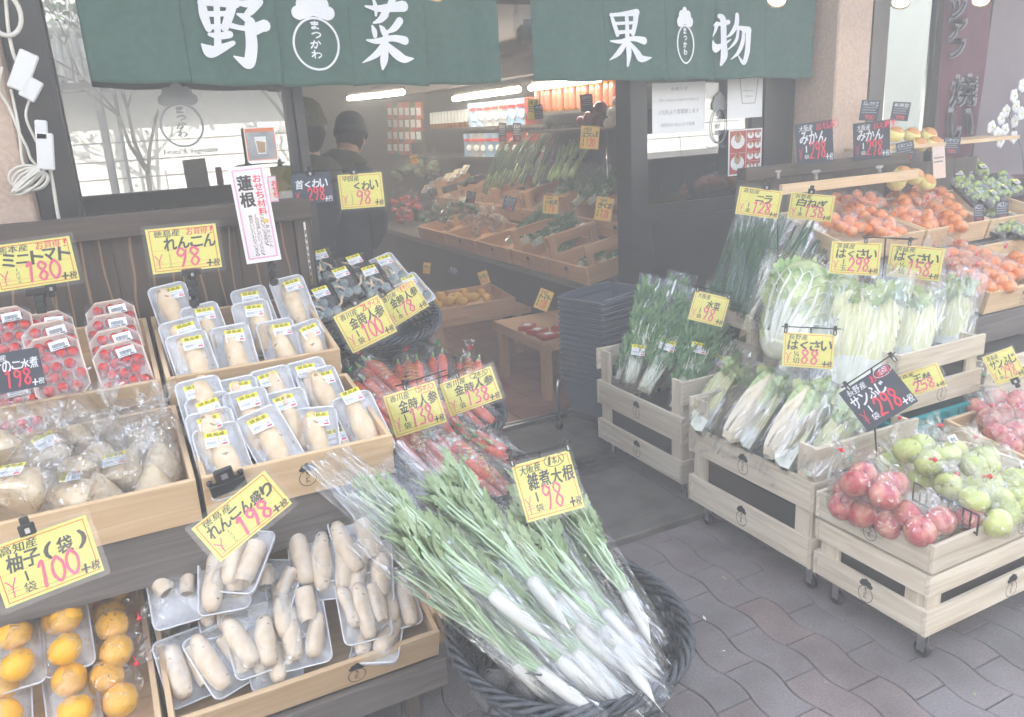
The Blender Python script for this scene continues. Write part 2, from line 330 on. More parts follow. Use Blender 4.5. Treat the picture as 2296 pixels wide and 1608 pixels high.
W['stk'] = mat('sticker_white', (0.80, 0.81, 0.84), None, rough=0.45)
W['stky'] = mat('sticker_yellow', (0.88, 0.78, 0.03), None, rough=0.45)
W['greyink'] = mat('grey_ink', (0.25, 0.25, 0.28), None, rough=0.5)
W['gold'] = mat('gold_print', (0.62, 0.42, 0.10), None, rough=0.3, metal=0.6)
W['darkbox'] = mat('charcoal_crate', (0.028, 0.030, 0.034), (0.04, 0.042, 0.046), scale=5, rough=0.7)
W['skin'] = mat('skin', (0.52, 0.31, 0.21), (0.58, 0.36, 0.25), scale=12, rough=0.55)
W['knit'] = mat('olive_knit', (0.15, 0.15, 0.075), (0.22, 0.21, 0.12), scale=(160, 160, 30), rough=0.95, bump=0.9, bscale=170)
W['jacket'] = mat('navy_jacket', (0.022, 0.024, 0.035), (0.035, 0.037, 0.05), scale=10, rough=0.8, bump=0.3)
W['hoodc'] = mat('olive_hood', (0.06, 0.058, 0.035), (0.085, 0.08, 0.05), scale=12, rough=0.9)
W['hair'] = mat('dark_hair', (0.03, 0.018, 0.012), (0.06, 0.036, 0.022), scale=(120, 120, 14), rough=0.5)
W['tube'] = emis('lamp_tube', (1.0, 0.93, 0.80), 10.0); W['fill_tube'] = emis('added_fill_tube', (1.0, 0.88, 0.70), 3.0)
W['bulb'] = emis('warm_bulb', (1.0, 0.86, 0.55), 6.0)
W['purple'] = mat('mauve_wall', (0.20, 0.155, 0.175), (0.24, 0.19, 0.21), scale=4, rough=0.85)
W['maroon'] = mat('maroon_banner', (0.10, 0.028, 0.042), (0.13, 0.036, 0.055), scale=8, rough=0.85)
W['petal'] = mat('white_petal', (0.76, 0.76, 0.74), None, rough=0.5)
W['wrapp'] = mat('pink_wrapping', (0.45, 0.22, 0.32), None, rough=0.5)
W['net'] = mat('yellow_foam_net', (0.80, 0.72, 0.24), (0.88, 0.82, 0.38), scale=60, rough=0.6, bump=0.6)
W['persimm'] = mat('pear_skin', (0.62, 0.27, 0.08), (0.70, 0.36, 0.13), scale=30, rough=0.4)
W['blue'] = mat('pale_blue_pouch', (0.16, 0.28, 0.44), (0.36, 0.46, 0.56), scale=9, rough=0.3)
W['redp'] = mat('red_pouch', (0.36, 0.02, 0.012), (0.46, 0.05, 0.02), scale=12, rough=0.3)
W['silverp'] = mat('silver_pouch', (0.26, 0.27, 0.29), (0.42, 0.43, 0.44), scale=14, rough=0.3)
W['amber'] = mat('amber_bottle', (0.28, 0.09, 0.01), (0.36, 0.14, 0.015), scale=8, rough=0.12)
W['orlabel'] = mat('orange_label', (0.42, 0.06, 0.015), (0.50, 0.14, 0.06), scale=60, rough=0.5)
W['redcap'] = mat('red_cap', (0.62, 0.03, 0.025), None, rough=0.3)
W['onion'] = mat('red_onion', (0.11, 0.018, 0.03), (0.19, 0.035, 0.05), scale=14, rough=0.15)
W['garlic'] = mat('garlic', (0.66, 0.62, 0.52), (0.76, 0.72, 0.64), scale=30, rough=0.5)
W['egg'] = mat('aubergine', (0.02, 0.008, 0.028), None, rough=0.15)
W['lemon'] = mat('lemon_peel', (0.75, 0.42, 0.06), (0.8, 0.5, 0.08), scale=20, rough=0.4)
W['mush'] = mat('brown_mushroom', (0.34, 0.20, 0.12), (0.62, 0.46, 0.36), scale=60, rough=0.6)
W['card2'] = mat('cardboard', (0.42, 0.28, 0.16), (0.48, 0.33, 0.2), scale=10, rough=0.8)
# plaster wall across the street, roof tiles
W['plaster'] = mat('white_plaster', (0.78, 0.78, 0.76), (0.84, 0.84, 0.82), scale=3, rough=0.9)
W['roof'] = mat('grey_tile', (0.10, 0.11, 0.12), (0.17, 0.18, 0.19), scale=8, rough=0.4)
W['stone'] = mat('base_stone', (0.07, 0.07, 0.065), (0.12, 0.115, 0.11), scale=9, rough=0.8, bump=0.5)
W['bark'] = mat('bark', (0.04, 0.032, 0.026), (0.07, 0.055, 0.045), scale=30, rough=0.9, bump=0.6)

def paver_mat():
    m, n, o = _new('wave_pavers'); L = n.links.new; b = n.nodes.new('ShaderNodeBsdfPrincipled'); L(b.outputs[0], o.inputs[0]); b.inputs['Roughness'].default_value = 0.85
    v = _coord(n, 'UV', 1); br = n.nodes.new('ShaderNodeTexNoise'); br.inputs['Scale'].default_value = 2.3; br.inputs['Detail'].default_value = 1; L(v, br.inputs['Vector'])
    tc = _coord(n, 'Object', 1); n1 = n.nodes.new('ShaderNodeTexNoise'); n1.inputs['Scale'].default_value = 160; n1.inputs['Detail'].default_value = 4; L(tc, n1.inputs['Vector'])
    n2 = n.nodes.new('ShaderNodeTexNoise'); n2.inputs['Scale'].default_value = 5; n2.inputs['Detail'].default_value = 5; L(tc, n2.inputs['Vector'])
    wn = n.nodes.new('ShaderNodeTexWhiteNoise'); wn.noise_dimensions = '2D'; L(v, wn.inputs['Vector'])
    mm_ = n.nodes.new('ShaderNodeMix'); mm_.inputs[0].default_value = 0.3; L(br.outputs[0], mm_.inputs[2]); L(wn.outputs[0], mm_.inputs[3]); c = _ramp(n, mm_.outputs[0], [(0.0, (0.19, 0.178, 0.188)), (0.3, (0.20, 0.185, 0.192)), (0.55, (0.215, 0.187, 0.19)), (0.75, (0.235, 0.175, 0.17)), (1.0, (0.245, 0.165, 0.155))])
    c2 = _ramp(n, n2.outputs[0], [(0.3, (0.68, 0.67, 0.66)), (0.62, (1.08, 1.08, 1.08))]); c3 = _ramp(n, n1.outputs[0], [(0.3, (0.8, 0.8, 0.8)), (0.7, (1.15, 1.15, 1.15))])
    m1 = n.nodes.new('ShaderNodeMix'); m1.data_type = 'RGBA'; m1.blend_type = 'MULTIPLY'; m1.inputs[0].default_value = 1; L(c, m1.inputs[6]); L(c2, m1.inputs[7])
    m2 = n.nodes.new('ShaderNodeMix'); m2.data_type = 'RGBA'; m2.blend_type = 'MULTIPLY'; m2.inputs[0].default_value = 1; L(m1.outputs[2], m2.inputs[6]); L(c3, m2.inputs[7]); L(m2.outputs[2], b.inputs['Base Color'])
    bp = n.nodes.new('ShaderNodeBump'); bp.inputs['Strength'].default_value = 0.5; bp.inputs['Distance'].default_value = 0.003; L(n1.outputs[0], bp.inputs['Height']); L(bp.outputs[0], b.inputs['Normal'])
    return m
W['paver'] = paver_mat()
W['joint'] = mat('joint_sand', (0.06, 0.052, 0.05), (0.09, 0.08, 0.075), scale=60, rough=0.95)
W['slab'] = mat('threshold_stone', (0.09, 0.08, 0.072), (0.15, 0.135, 0.122), scale=7, rough=0.75, bump=0.5, bscale=90)
W['tile'] = mat('terracotta_tile', (0.30, 0.13, 0.09), (0.38, 0.18, 0.125), scale=5, rough=0.55)
W['asph'] = mat('asphalt', (0.045, 0.045, 0.047), (0.06, 0.06, 0.06), scale=60, rough=0.9, bump=0.4)
W['leaf2'] = mat('mizuna_leaf', (0.06, 0.15, 0.055), (0.15, 0.28, 0.11), scale=22, rough=0.5)
# ---------------------------------------------------------------- lettering and brush marks
_tc = {}
def text_geo(s, bold=0.0, shear=0.0):
    k = (s, bold, shear)
    if k in _tc: return _tc[k]
    cu = bpy.data.curves.new('t', 'FONT'); cu.body = s; cu.size = 1; cu.align_x = 'CENTER'; cu.align_y = 'CENTER'; cu.resolution_u = 2; cu.offset = bold; cu.shear = shear
    o = bpy.data.objects.new('t', cu); COL.objects.link(o); dg = bpy.context.evaluated_depsgraph_get(); me = bpy.data.meshes.new_from_object(o.evaluated_get(dg))
    vs = [v.co[:] for v in me.vertices]; fs = [list(p.vertices) for p in me.polygons]
    fs = [f if me.polygons[i].normal.z >= 0 else f[::-1] for i, f in enumerate(fs)]
    bpy.data.objects.remove(o); bpy.data.curves.remove(cu); bpy.data.meshes.remove(me)
    xs = [v[0] for v in vs] or [0]; ys = [v[1] for v in vs] or [0]
    _tc[k] = (vs, fs, min(xs), max(xs), min(ys), max(ys)); return _tc[k]
def text(mb, s, x0, y0, x1, y1, z=0.0, mi=0, bold=0.012, shear=0.0, keep=False, rot=0):
    vs, fs, a, b, c, d = text_geo(s, 0.0, shear)
    sx = (x1-x0)/max(b-a, 1e-4); sy = (y1-y0)/max(d-c, 1e-4); sx = min(sx, sy*1.5)
    if sy > sx*2.2 and len(s) == 1 and s not in 'ーニ二くこ': sy = sx*2.2
    elif s in 'ーニ二': sy = min(sy, sx)
    if keep: sx = sy = min(sx, sy)
    cx, cy = (x0+x1)/2, (y0+y1)/2; ca, sa = math.cos(rad(rot)), math.sin(rad(rot))
    out = []
    for v in vs:
        X = (v[0]-(a+b)/2)*sx; Y = (v[1]-(c+d)/2)*sy; out.append((cx+X*ca-Y*sa, cy+X*sa+Y*ca, z))
    mb.add(out, fs, mi)
    if bold > .011:
        q = bold*max(sx, 1e-4)*1.5
        for k, (ex, ey) in enumerate(((q, 0), (0, q), (q, q))[:(3 if bold > .025 else 1)]): mb.add([(v[0]+ex, v[1]+ey, v[2]+.00007*(k+1)) for v in out], fs, mi)
def handtext(mb, s, x0, y0, x1, y1, z=0.0, mi=0, bold=0.02, jit=0.06):
    n = max(len(s), 1); w_ = (x1-x0)/n
    for i, ch in enumerate(s):
        if ch == ' ': continue
        j = lambda a: rnd.uniform(-a, a); h = y1-y0
        k = 0.72 if ch in 'ーこくッっニ二' else 1.0
        text(mb, ch, x0+i*w_+w_*0.03, y0+h*j(jit)+h*(1-k)/2, x0+(i+1)*w_-w_*0.03, y1+h*j(jit)-h*(1-k)/2, z, mi, bold, 0.12, rot=j(4))
def smooth(pts, n=5):
    P = [Vector(p) for p in pts]
    if len(P) < 3:
        return [P[0].lerp(P[1], i/n) for i in range(n+1)]
    out = []
    for i in range(len(P)-1):
        a = P[max(i-1, 0)]; b = P[i]; c = P[i+1]; d = P[min(i+2, len(P)-1)]
        for k in range(n):
            t = k/n; out.append(0.5*((2*b)+(c-a)*t+(2*a-5*b+4*c-d)*t*t+(3*b-a-3*c+d)*t**3))
    out.append(P[-1]); return out
def ribbon(mb, pts, z=0.0, mi=0, n=5, fn=None, dz=0.00012):   # pts: (x, y, w); flat variable width stroke with round ends
    S = smooth([(p[0], p[1], p[2]) for p in pts], n); m = len(S); L = []; R = []
    for i, p in enumerate(S):
        t = Vector((S[min(i+1, m-1)].x-S[max(i-1, 0)].x, S[min(i+1, m-1)].y-S[max(i-1, 0)].y)); t = t.normalized() if t.length > 1e-9 else Vector((1, 0))
        h = max(p.z, 0)/2; L.append((p.x-t.y*h, p.y+t.x*h)); R.append((p.x+t.y*h, p.y-t.x*h))
        if i == 0: t0 = t
        if i == m-1: t1 = t
    def cap(c, t, h, sgn):
        return [(c.x+sgn*t.x*h*math.cos(a)-t.y*h*math.sin(a), c.y+sgn*t.y*h*math.cos(a)+t.x*h*math.sin(a)) for a in (-0.9, -0.3, 0.3, 0.9)]
    vs = []; fs = []
    for i in range(m):
        zz = z+dz*i/m; vs += [(L[i][0], L[i][1], zz), (R[i][0], R[i][1], zz)]
    for i in range(m-1): fs.append((2*i, 2*i+1, 2*i+3, 2*i+2))
    for (c, t, h, sg, il, ir) in ((S[0], t0, S[0].z/2, -1, 0, 1), (S[-1], t1, S[-1].z/2, 1, 2*m-2, 2*m-1)):
        cp = cap(c, t, h, sg); o = len(vs); zz = z if il == 0 else z+dz; vs += [(q[0], q[1], zz) for q in cp]
        f = [ir, o, o+1, o+2, o+3, il] if sg == 1 else [il, o+3, o+2, o+1, o, ir]
        fs.append(f)
    if fn: vs = [fn(v) for v in vs]
    mb.add(vs, fs, mi)
KANA = {
 'ま': [[(.2, .78), (.8, .82)], [(.25, .58), (.78, .6)], [(.52, .97), (.52, .25), (.42, .08), (.22, .15), (.32, .28), (.55, .22), (.8, .08)]],
 'つ': [[(.12, .62), (.5, .78), (.82, .62), (.78, .38), (.45, .15)]],
 'か': [[(.1, .65), (.6, .72), (.62, .4), (.5, .1), (.38, .2)], [(.4, .95), (.3, .5), (.1, .1)], [(.76, .88), (.92, .6)]],
 'わ': [[(.3, .97), (.3, .03)], [(.08, .68), (.36, .7), (.06, .22)], [(.1, .28), (.5, .62), (.82, .56), (.86, .3), (.6, .06)]]}
DIG = {
 '0': [[(.3, 1), (.06, .72), (.05, .3), (.28, 0), (.52, .28), (.54, .7), (.3, 1)]],
 '1': [[(.14, .84), (.34, 1.0), (.26, 0.0)]],
 '2': [[(.06, .76), (.26, 1), (.5, .8), (.4, .45), (.04, .04), (.3, .06), (.56, .02)]],
 '3': [[(.08, .86), (.3, 1), (.5, .8), (.24, .54), (.5, .36), (.42, .08), (.04, .04)]],
 '5': [[(.5, .98), (.16, .94), (.1, .56), (.4, .6), (.52, .3), (.34, .02), (.04, .08)]],
 '6': [[(.46, 1), (.14, .6), (.08, .2), (.34, 0), (.52, .25), (.32, .46), (.12, .3)]],
 '7': [[(.04, .9), (.52, .94), (.34, .5), (.24, 0)]],
 '8': [[(.44, .84), (.24, 1), (.08, .78), (.28, .54), (.5, .28), (.3, 0), (.08, .22), (.3, .52), (.5, .76), (.4, .92)]],
 '9': [[(.46, .82), (.24, 1), (.06, .76), (.22, .56), (.46, .72), (.5, .9), (.44, .4), (.28, 0)]],
 '4': [[(.34, 1), (.04, .34), (.56, .36)], [(.42, .6), (.38, 0)]]}
def strokes(mb, S, x, y, w_, h, lw, z, mi, sh=0.0, n=4):
    for k, s in enumerate(S):
        ribbon(mb, [(x+(p[0]+sh*p[1])*w_, y+p[1]*h, lw*rnd.uniform(.85, 1.1)) for p in s], z+k*0.00015, mi, n)
def digits(mb, s, x0, y0, x1, y1, z, mi, lw):
    n = max(len(s), 1); w_ = (x1-x0)/n
    for i, ch in enumerate(s): strokes(mb, DIG[ch], x0+i*w_+w_*0.06+rnd.uniform(-.03, .03)*w_, y0+rnd.uniform(-.04, .04)*(y1-y0), w_*1.45, y1-y0, lw, z+i*0.0001, mi, 0.06, 5)
def logo(mb, M=None, mi=0, h=1.0, z=0.0, sx=1.0, lw=1.0):     # round turnip emblem: ring, scalloped crown, four kana
    b = MB(); r = 0.40
    ribbon(b, [(r*math.sin(a)*sx, -r*math.cos(a)*1.04-0.08, 0.035*lw) for a in [2*PI*i/22 for i in range(23)]], 0, mi, 2)
    pts = []
    for (cx, cy, rr, a0, a1) in ((-.27, .42, .11, 250, 100), (-.17, .55, .12, 190, 60), (0, .62, .13, 170, 10), (.17, .55, .12, 120, -10), (.27, .42, .11, 80, -70)):
        for i in range(7):
            a = rad(a0+(a1-a0)*i/6); pts.append(((cx+rr*math.cos(a))*sx, cy+rr*math.sin(a)))
    base = [(x*sx, 0.37-abs(x)*0.28) for x in (.25, .12, 0, -.12, -.25)]
    c = (0, .45); allp = pts+base
    b.add([(c[0], c[1], 0)]+[(p[0], p[1], 0) for p in allp], [(0, (i+1) % len(allp)+1, i+1) for i in range(len(allp))], mi)
    for i, ch in enumerate('まつかわ'):
        strokes(b, KANA[ch], (-.11+.02*math.sin(i*2))*sx, .155-i*.155, .21*sx, .135, .024*lw, 0, mi)
    mm = (M or Matrix.Identity(4)) @ Matrix.Diagonal((h, h, 1, 1)) @ T(0, 0, z)
    mb.add(b.v, b.f, 0, mm); mb.m[-len(b.f):] = b.m
    return mb
# ---------------------------------------------------------------- ground
structure('ground', MB().rect(-40, -40, 45, 45, -0.02).mesh('ground', W['asph']))
structure('joint_bed', MB().rect(-3.2, -2.6, 7, 2.3, -0.004).mesh('joint_bed', W['joint']))
b = MB(); pw, pl = 0.125, 0.235
def wv(y): return 0.011*math.sin(2*PI*y/pl)
for i in range(-26, 56):
    for j in range(-12, 11):
        x0 = i*pw; y0 = j*pl + (pl/2 if i % 2 else 0)
        if y0+.03 > 2.29 or (y0 < -0.6): continue
        if y0 < 0.6 and x0 < 0.2: continue
        g = 0.0016; n = 10; P = []
        Lx = [(x0+g+wv(y0+pl*k/n+i*0.0), y0+g+(pl-2*g)*k/n) for k in range(n+1)]
        Rx = [(x0+pw-g+wv(y0+pl*k/n), y0+g+(pl-2*g)*k/n) for k in range(n+1)]
        dz = rnd.uniform(0, 0.0016); ring = [(p[0], min(p[1], 2.296)) for p in Lx+Rx[::-1]]
        cx = x0+pw/2; cy = y0+pl/2; inn = [(cx+(p[0]-cx)*0.965, cy+(p[1]-cy)*0.985) for p in ring]
        o = len(ring); vs = [(p[0], p[1], -0.004) for p in ring]+[(p[0], p[1], 0.004+dz) for p in ring]+[(p[0], p[1], 0.0065+dz) for p in inn]
        fs = [(k, k+o, (k+1) % o+o, (k+1) % o) for k in range(o)]+[(k+o, k+2*o, (k+1) % o+2*o, (k+1) % o+o) for k in range(o)]+[tuple(range(3*o-1, 2*o-1, -1))]
        b.add(vs, fs, 0, None, False, [[(i*1.37+.1, j*2.11+.1)]*len(f) for f in fs])
structure('pavement', b.mesh('pavement', W['paver']))
b = MB(); b.box(-3.2, 7, 2.30, 2.40, -0.02, 0.035, bev=0.006)
for i in range(12): b.box(-3.2+i*.86, -3.2+i*.86+.852, 2.404, 3.56, -0.02, 0.030, bev=0.004)
structure('threshold', b.mesh('threshold', W['slab']))
b = MB(); b.rect(1.2, 2.86, 3.1, 3.06, 0.0315)
for i in range(16):
    for j in range(3): b.box(1.25+i*.11, 1.31+i*.11, 2.89+j*.055, 2.915+j*.055, 0.030, 0.036, bev=0.004)
tag(obj('drain_grate', b.mesh('drain_grate', W['frame'])), 'dark slotted drain grate set in the stone threshold of the shop door', 'drain grate')
b = MB()
for i in range(24):
    for j in range(26):
        x = -1.2+i*.202; y = 3.66+j*.202; b.box(x, x+.2, y, y+.2, 0.0, 0.028+rnd.uniform(0, .001), bev=0.003)
structure('shop_floor', b.mesh('shop_floor', W['tile']))
structure('floor_bed', MB().rect(-1.3, 3.5, 5.6, 9.6, 0.018).mesh('floor_bed', W['joint']))
tag(obj('door_track', MB().box(-.2, 3.65, 3.59, 3.605, 0.02, .04).box(-.2, 3.65, 3.635, 3.65, 0.02, .04).box(-.2, 3.65, 3.605, 3.635, 0.02, .03).mesh('door_track', W['steel'])), 'steel sliding door track across the shop threshold', 'door track')

# ---------------------------------------------------------------- shop building
SB = thing('shop_building', 'two storey shop front with pink stucco pillars and dark window frames', 'building', T(1.8, 3.6, 0))
def bp(name, mb, m): 
    me = mb.mesh(name, m); o = obj(name, me, SB, T(-1.8, -3.6, 0)); return o
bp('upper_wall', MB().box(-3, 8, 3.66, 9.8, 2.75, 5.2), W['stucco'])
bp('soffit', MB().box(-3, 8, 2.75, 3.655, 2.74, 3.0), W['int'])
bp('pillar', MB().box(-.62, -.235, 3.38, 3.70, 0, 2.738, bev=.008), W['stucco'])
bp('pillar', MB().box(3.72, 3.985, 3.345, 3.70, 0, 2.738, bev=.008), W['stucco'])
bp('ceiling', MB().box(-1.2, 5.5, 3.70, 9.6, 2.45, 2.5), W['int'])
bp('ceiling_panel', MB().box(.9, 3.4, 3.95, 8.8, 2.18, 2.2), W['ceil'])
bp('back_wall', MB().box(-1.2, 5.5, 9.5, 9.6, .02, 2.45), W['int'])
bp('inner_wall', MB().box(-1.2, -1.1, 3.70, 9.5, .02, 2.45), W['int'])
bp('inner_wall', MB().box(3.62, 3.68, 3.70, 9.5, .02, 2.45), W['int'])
b = MB().box(-.23, -.09, 3.58, 3.69, .03, 2.74).box(-.13, -.10, 3.565, 3.58, .03, 2.74).box(-.085, .79, 3.60, 3.67, 2.34, 2.42).box(.8, 2.5, 3.58, 3.69, 2.44, 2.74).box(-.085, .79, 3.60, 3.67, .03, .55)
bp('door_frame', b, W['frame'])
b = MB().box(.785, .825, 3.575, 3.69, .04, 2.438).box(.752, .782, 3.60, 3.66, .04, 2.338)
bp('door_post', b, W['frame'])
b = MB().box(2.50, 2.56, 3.57, 3.70, .04, 2.438).box(2.563, 2.63, 3.60, 3.66, .04, 2.438).box(2.50, 2.505, 3.562, 3.568, .04, 2.438)
bp('door_post', b, W['frame'])
bp('door_frame', MB().box(3.36, 3.60, 3.60, 3.69, .04, 2.74).box(3.44, 3.48, 3.585, 3.598, .04, 2.74).box(3.603, 3.70, 3.62, 3.69, .04, 2.74), W['frame'])
bp('side_wall', MB().box(-3, -.63, 3.60, 3.66, 0, 2.738).box(3.99, 4.5, 3.63, 3.69, 0, .8), W['stucco'])

def pane(name, x0, x1, z0, z1, y, parent):
    return obj(name, MB().box(x0, x1, y-.003, y+.003, z0, z1).mesh(name, W['glass']), parent)
wn = thing('shop_window', 'large left shop window with white turnip emblem on the glass', 'window', T(.35, 3.63, 0))
pane('pane', -.43, .40, .56, 2.335, 0, wn)
b = MB(); lc = atY(407, 272, 3.625)
logo(b, frame((1, 0, 0), (0, 0, 1), lc-Vector((.35, 3.63, 0))) @ T(0, 0, .006), 0, .20)
text(b, 'Fruits & Vegetable', -.085, -.135, .125, -.108, 0, 0, 0.0); _n = len(text_geo('Fruits & Vegetable', 0.0, 0.0)[0])
Mx = frame((1, 0, 0), (0, 0, 1), lc-Vector((.35, 3.63, 0))) @ T(0, 0, .006)
b.v[-_n:] = [tuple(Mx @ Vector(v)) for v in b.v[-_n:]]
obj('window_emblem', b.mesh('window_emblem', mat('frosted_decal', (.30, .31, .32), None, rough=.6)), wn)
dr = thing('sliding_door', 'glazed sliding door with a solid dark lower panel and notices taped to it', 'door', T(3.0, 3.63, 0))
pane('pane', -.365, .355, 1.12, 2.43, 0, dr)
obj('lower_panel', MB().box(-.365, .355, -.012, .012, .045, 1.118).box(-.33, .32, -.022, -.013, .12, 1.04).mesh('lower_panel', W['frame']), dr)
b = MB(); lc = atY(1611, 275, 3.625)-Vector((3.0, 3.63, 0)); logo(b, frame((1, 0, 0), (0, 0, 1), lc) @ T(0, 0, .006), 0, .22, 0, .62)
text(b, 'Fruits & Vegetable', -.085, -.145, .125, -.122, 0, 0, 0.0); Mx = frame((1, 0, 0), (0, 0, 1), lc) @ T(0, 0, .006)
b.v[-_n:] = [tuple(Mx @ Vector(v)) for v in b.v[-_n:]]
obj('door_emblem', b.mesh('door_emblem', bpy.data.materials['frosted_decal']), dr)
wr = thing('side_window', 'tall narrow bronze framed shop window right of the pillar', 'window', T(4.6, 3.63, 0))
pane('pane', -.15, .305, .85, 2.7, 0, wr)
obj('frame', MB().box(-.60, -.57, -.03, .04, 0, 2.73).box(-.57, -.50, .0, .04, 0, 2.73).box(-.32, -.27, -.045, .03, .0, 2.73).box(-.265, -.155, -.02, .04, 0, 2.73).box(.31, .39, -.045, .05, 0, 2.73).box(-.15, .305, -.02, .04, 0, .845).mesh('frame', W['frame2']), wr)
tag(obj('neighbour_wall', MB().box(5.0, 9, 3.60, 3.7, 0, 2.9).mesh('neighbour_wall', W['purple'])), 'plain mauve wall of the neighbouring shop at the right edge', 'wall')
# dim room behind the side window and a roll-down backing for the dark gap
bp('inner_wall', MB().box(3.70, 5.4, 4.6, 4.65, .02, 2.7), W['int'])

# ---------------------------------------------------------------- wall across the street (seen in the glass)
BW = thing('boundary_wall', 'long white plaster wall with grey tile roof across the street', 'wall', T(0, -5, 0))
b = MB(); b.box(-24, 34, -.35, 0, .92, 2.45)
for z in (1.15, 1.38, 1.62): b.box(-24, 34, 0.0, .004, z, z+.016, 1)  # raised grey strips paint the shadow of grooves in the plaster
for i in range(40): b.box(-20+i*1.3, -19.985+i*1.3, 0, .004, .93, 1.149, 1)
obj('plaster', b.mesh('plaster', [W['plaster'], W['grey']]), BW)
obj('base', MB().box(-24, 34, -.42, .05, 0, .918).mesh('base', W['stone']), BW)
b = MB(); b.box(-24, 34, -.7, .52, 2.28, 2.36); b.add([(-24, .60, 2.36), (34, .60, 2.36), (34, -.18, 3.0), (-24, -.18, 3.0)], [(0, 1, 2, 3)]); b.add([(-24, -.9, 2.36), (34, -.9, 2.36), (34, -.18, 3.0), (-24, -.18, 3.0)], [(3, 2, 1, 0)])
for i in range(170):
    x = -8+i*.2; b.tube([(x, .62, 2.39), (x, -.18, 3.04)], .045, 6); 
b.tube([(-24, -.18, 3.06), (34, -.18, 3.06)], .1, 8)
obj('tile_roof', b.mesh('tile_roof', W['roof']), BW)
def bare_tree(x, y, h, seed, label):
    r = random.Random(seed); t = thing('bare_tree', label, 'tree', T(x, y, 0)); b = MB(); lf = MB()
    def br(p, d, L, rr, k):
        q = p+d*L; b.tube([p, p.lerp(q, .5)+Vector((r.uniform(-1, 1), r.uniform(-1, 1), 0))*L*.06, q], [rr*.5, rr*.42, rr*.33], 5)
        if k == 0:
            for _ in range(5):
                c = q+Vector((r.uniform(-.3, .3), r.uniform(-.3, .3), r.uniform(-.2, .3))); s = r.uniform(.03, .07); a = Vector((r.uniform(-1, 1), r.uniform(-1, 1), r.uniform(-1, 1))).normalized(); e = a.orthogonal().normalized()
                lf.add([c, c+a*s, c+a*s+e*s, c+e*s], [(0, 1, 2, 3)])
            return
        for _ in range(3):
            dd = (d+Vector((r.uniform(-.8, .8), r.uniform(-.8, .8), r.uniform(-.1, .6)))).normalized(); br(q, dd, L*r.uniform(.6, .8), rr*.62, k-1)
    br(Vector((0, 0, 0)), Vector((.05, 0, 1)), h*.36, .09, 5)
    obj('trunk', b.mesh('trunk', W['bark']), t); obj('crown', lf.mesh('crown', W['leafd']), t)
bare_tree(2.45, -4.2, 4.2, 3, 'thin tree with bare branches in front of the white wall, reflected in the left window')
bare_tree(.50, -4.55, 3.4, 12, 'slender bare tree at the left before the white wall, reflected in the window')
tag(obj('utility_pole', MB().tube([(.13, -4.35, 0), (.16, -4.35, 6)], .05, 10).tube([(.32, -4.3, 0), (.33, -4.3, 6)], .02, 8).mesh('utility_pole', W['roof'])), 'grey utility pole before the white wall, reflected at the left of the window', 'pole')
bare_tree(9.5, -7.4, 6.5, 5, 'taller tree behind the white wall, reflected above the tile roof')
# ---------------------------------------------------------------- noren curtains
def cloth_y(x, z):
    return 3.455 + 0.020*math.sin(x*13+1.1)*(2.45-z) + 0.010*math.sin(x*31+z*2) * (2.4-z) + 0.008*math.sin(z*7+x*2) + 0.0022*math.sin(z*42+3*math.sin(x*9))*max(0, math.sin(x*8+1)) + 0.004*math.sin(x*58+2*z)*(2.4-z)
def noren(name, label, edges, zb, marks):
    t = thing(name, label, 'shop curtain', T(edges[0], 3.455, 2.42)); O = Vector((edges[0], 3.455, 2.42))
    for k in range(len(edges)-1):
        x0, x1 = edges[k], edges[k+1]; ph = rnd.uniform(0, 6)
        def fn(u, v, x0=x0, x1=x1, k=k, ph=ph):
            z = 2.42+(zb[k]+(zb[k+1]-zb[k])*u-2.42)*v + 0.004*math.sin(u*6+ph)*v; x = x0-.003+(x1-x0+.006)*u
            y = cloth_y(x, z) - 0.006*(k % 2)*v + .012*v*(1-u)**6; return (x-O.x, y-O.y, z-O.z)
        b = MB().grid(fn, 26, 34); n0 = len(b.f)
        o = obj('panel', b.mesh('panel', W['noren']), t)
        md = o.modifiers.new('s', 'SOLIDIFY'); md.thickness = 0.0012
    obj('rod', MB().tube([(-.06, 0, .02), (edges[-1]-edges[0]+.06, 0, .02)], .012, 8).mesh('rod', W['inwood']), t)
    for nm, mk in marks:
        b = MB(); mk(b, lambda p: (p[0]-O.x, cloth_y(p[0], p[1])-.0150-p[2]-O.y, p[1]-O.z)); obj(nm, b.mesh(nm, W['white']), t)
def brush(mb, S, ox, oy, k, fn):      # strokes given in photograph pixels (enlargement k, offset ox, oy)
    for i, s in enumerate(S):
        pts = []
        for (x, y, w_) in s:
            q = atY(ox+x*k, oy+y*k, 3.44); pts.append((q.x, q.z, w_*k*q.length*0.00052))
        ribbon(mb, pts, i*0.0003, 0, 7, fn, 0.0002)
YA = [[(1395, 5, 40), (1412, 100, 52), (1445, 195, 40)], [(1385, 18, 30), (1500, 18, 36), (1625, 18, 62)], [(1612, 15, 52), (1590, 100, 50), (1560, 190, 42)], [(1430, 95, 30), (1590, 92, 28)], [(1440, 184, 28), (1575, 180, 28)], [(1500, 12, 34), (1508, 180, 36), (1512, 330, 44)], [(1450, 236, 20), (1520, 246, 36), (1592, 236, 40)], [(1398, 306, 12), (1440, 345, 66), (1480, 355, 60), (1618, 295, 26)],
      [(1625, 10, 16), (1700, 28, 38), (1790, 10, 40)], [(1790, 14, 46), (1730, 80, 42), (1690, 110, 20)], [(1645, 98, 14), (1690, 118, 36), (1735, 152, 46)], [(1600, 175, 30), (1700, 196, 30), (1830, 180, 66)], [(1835, 180, 50), (1775, 235, 14)], [(1725, 180, 56), (1742, 300, 64), (1735, 400, 66), (1722, 440, 60), (1680, 420, 44), (1625, 388, 10)]]
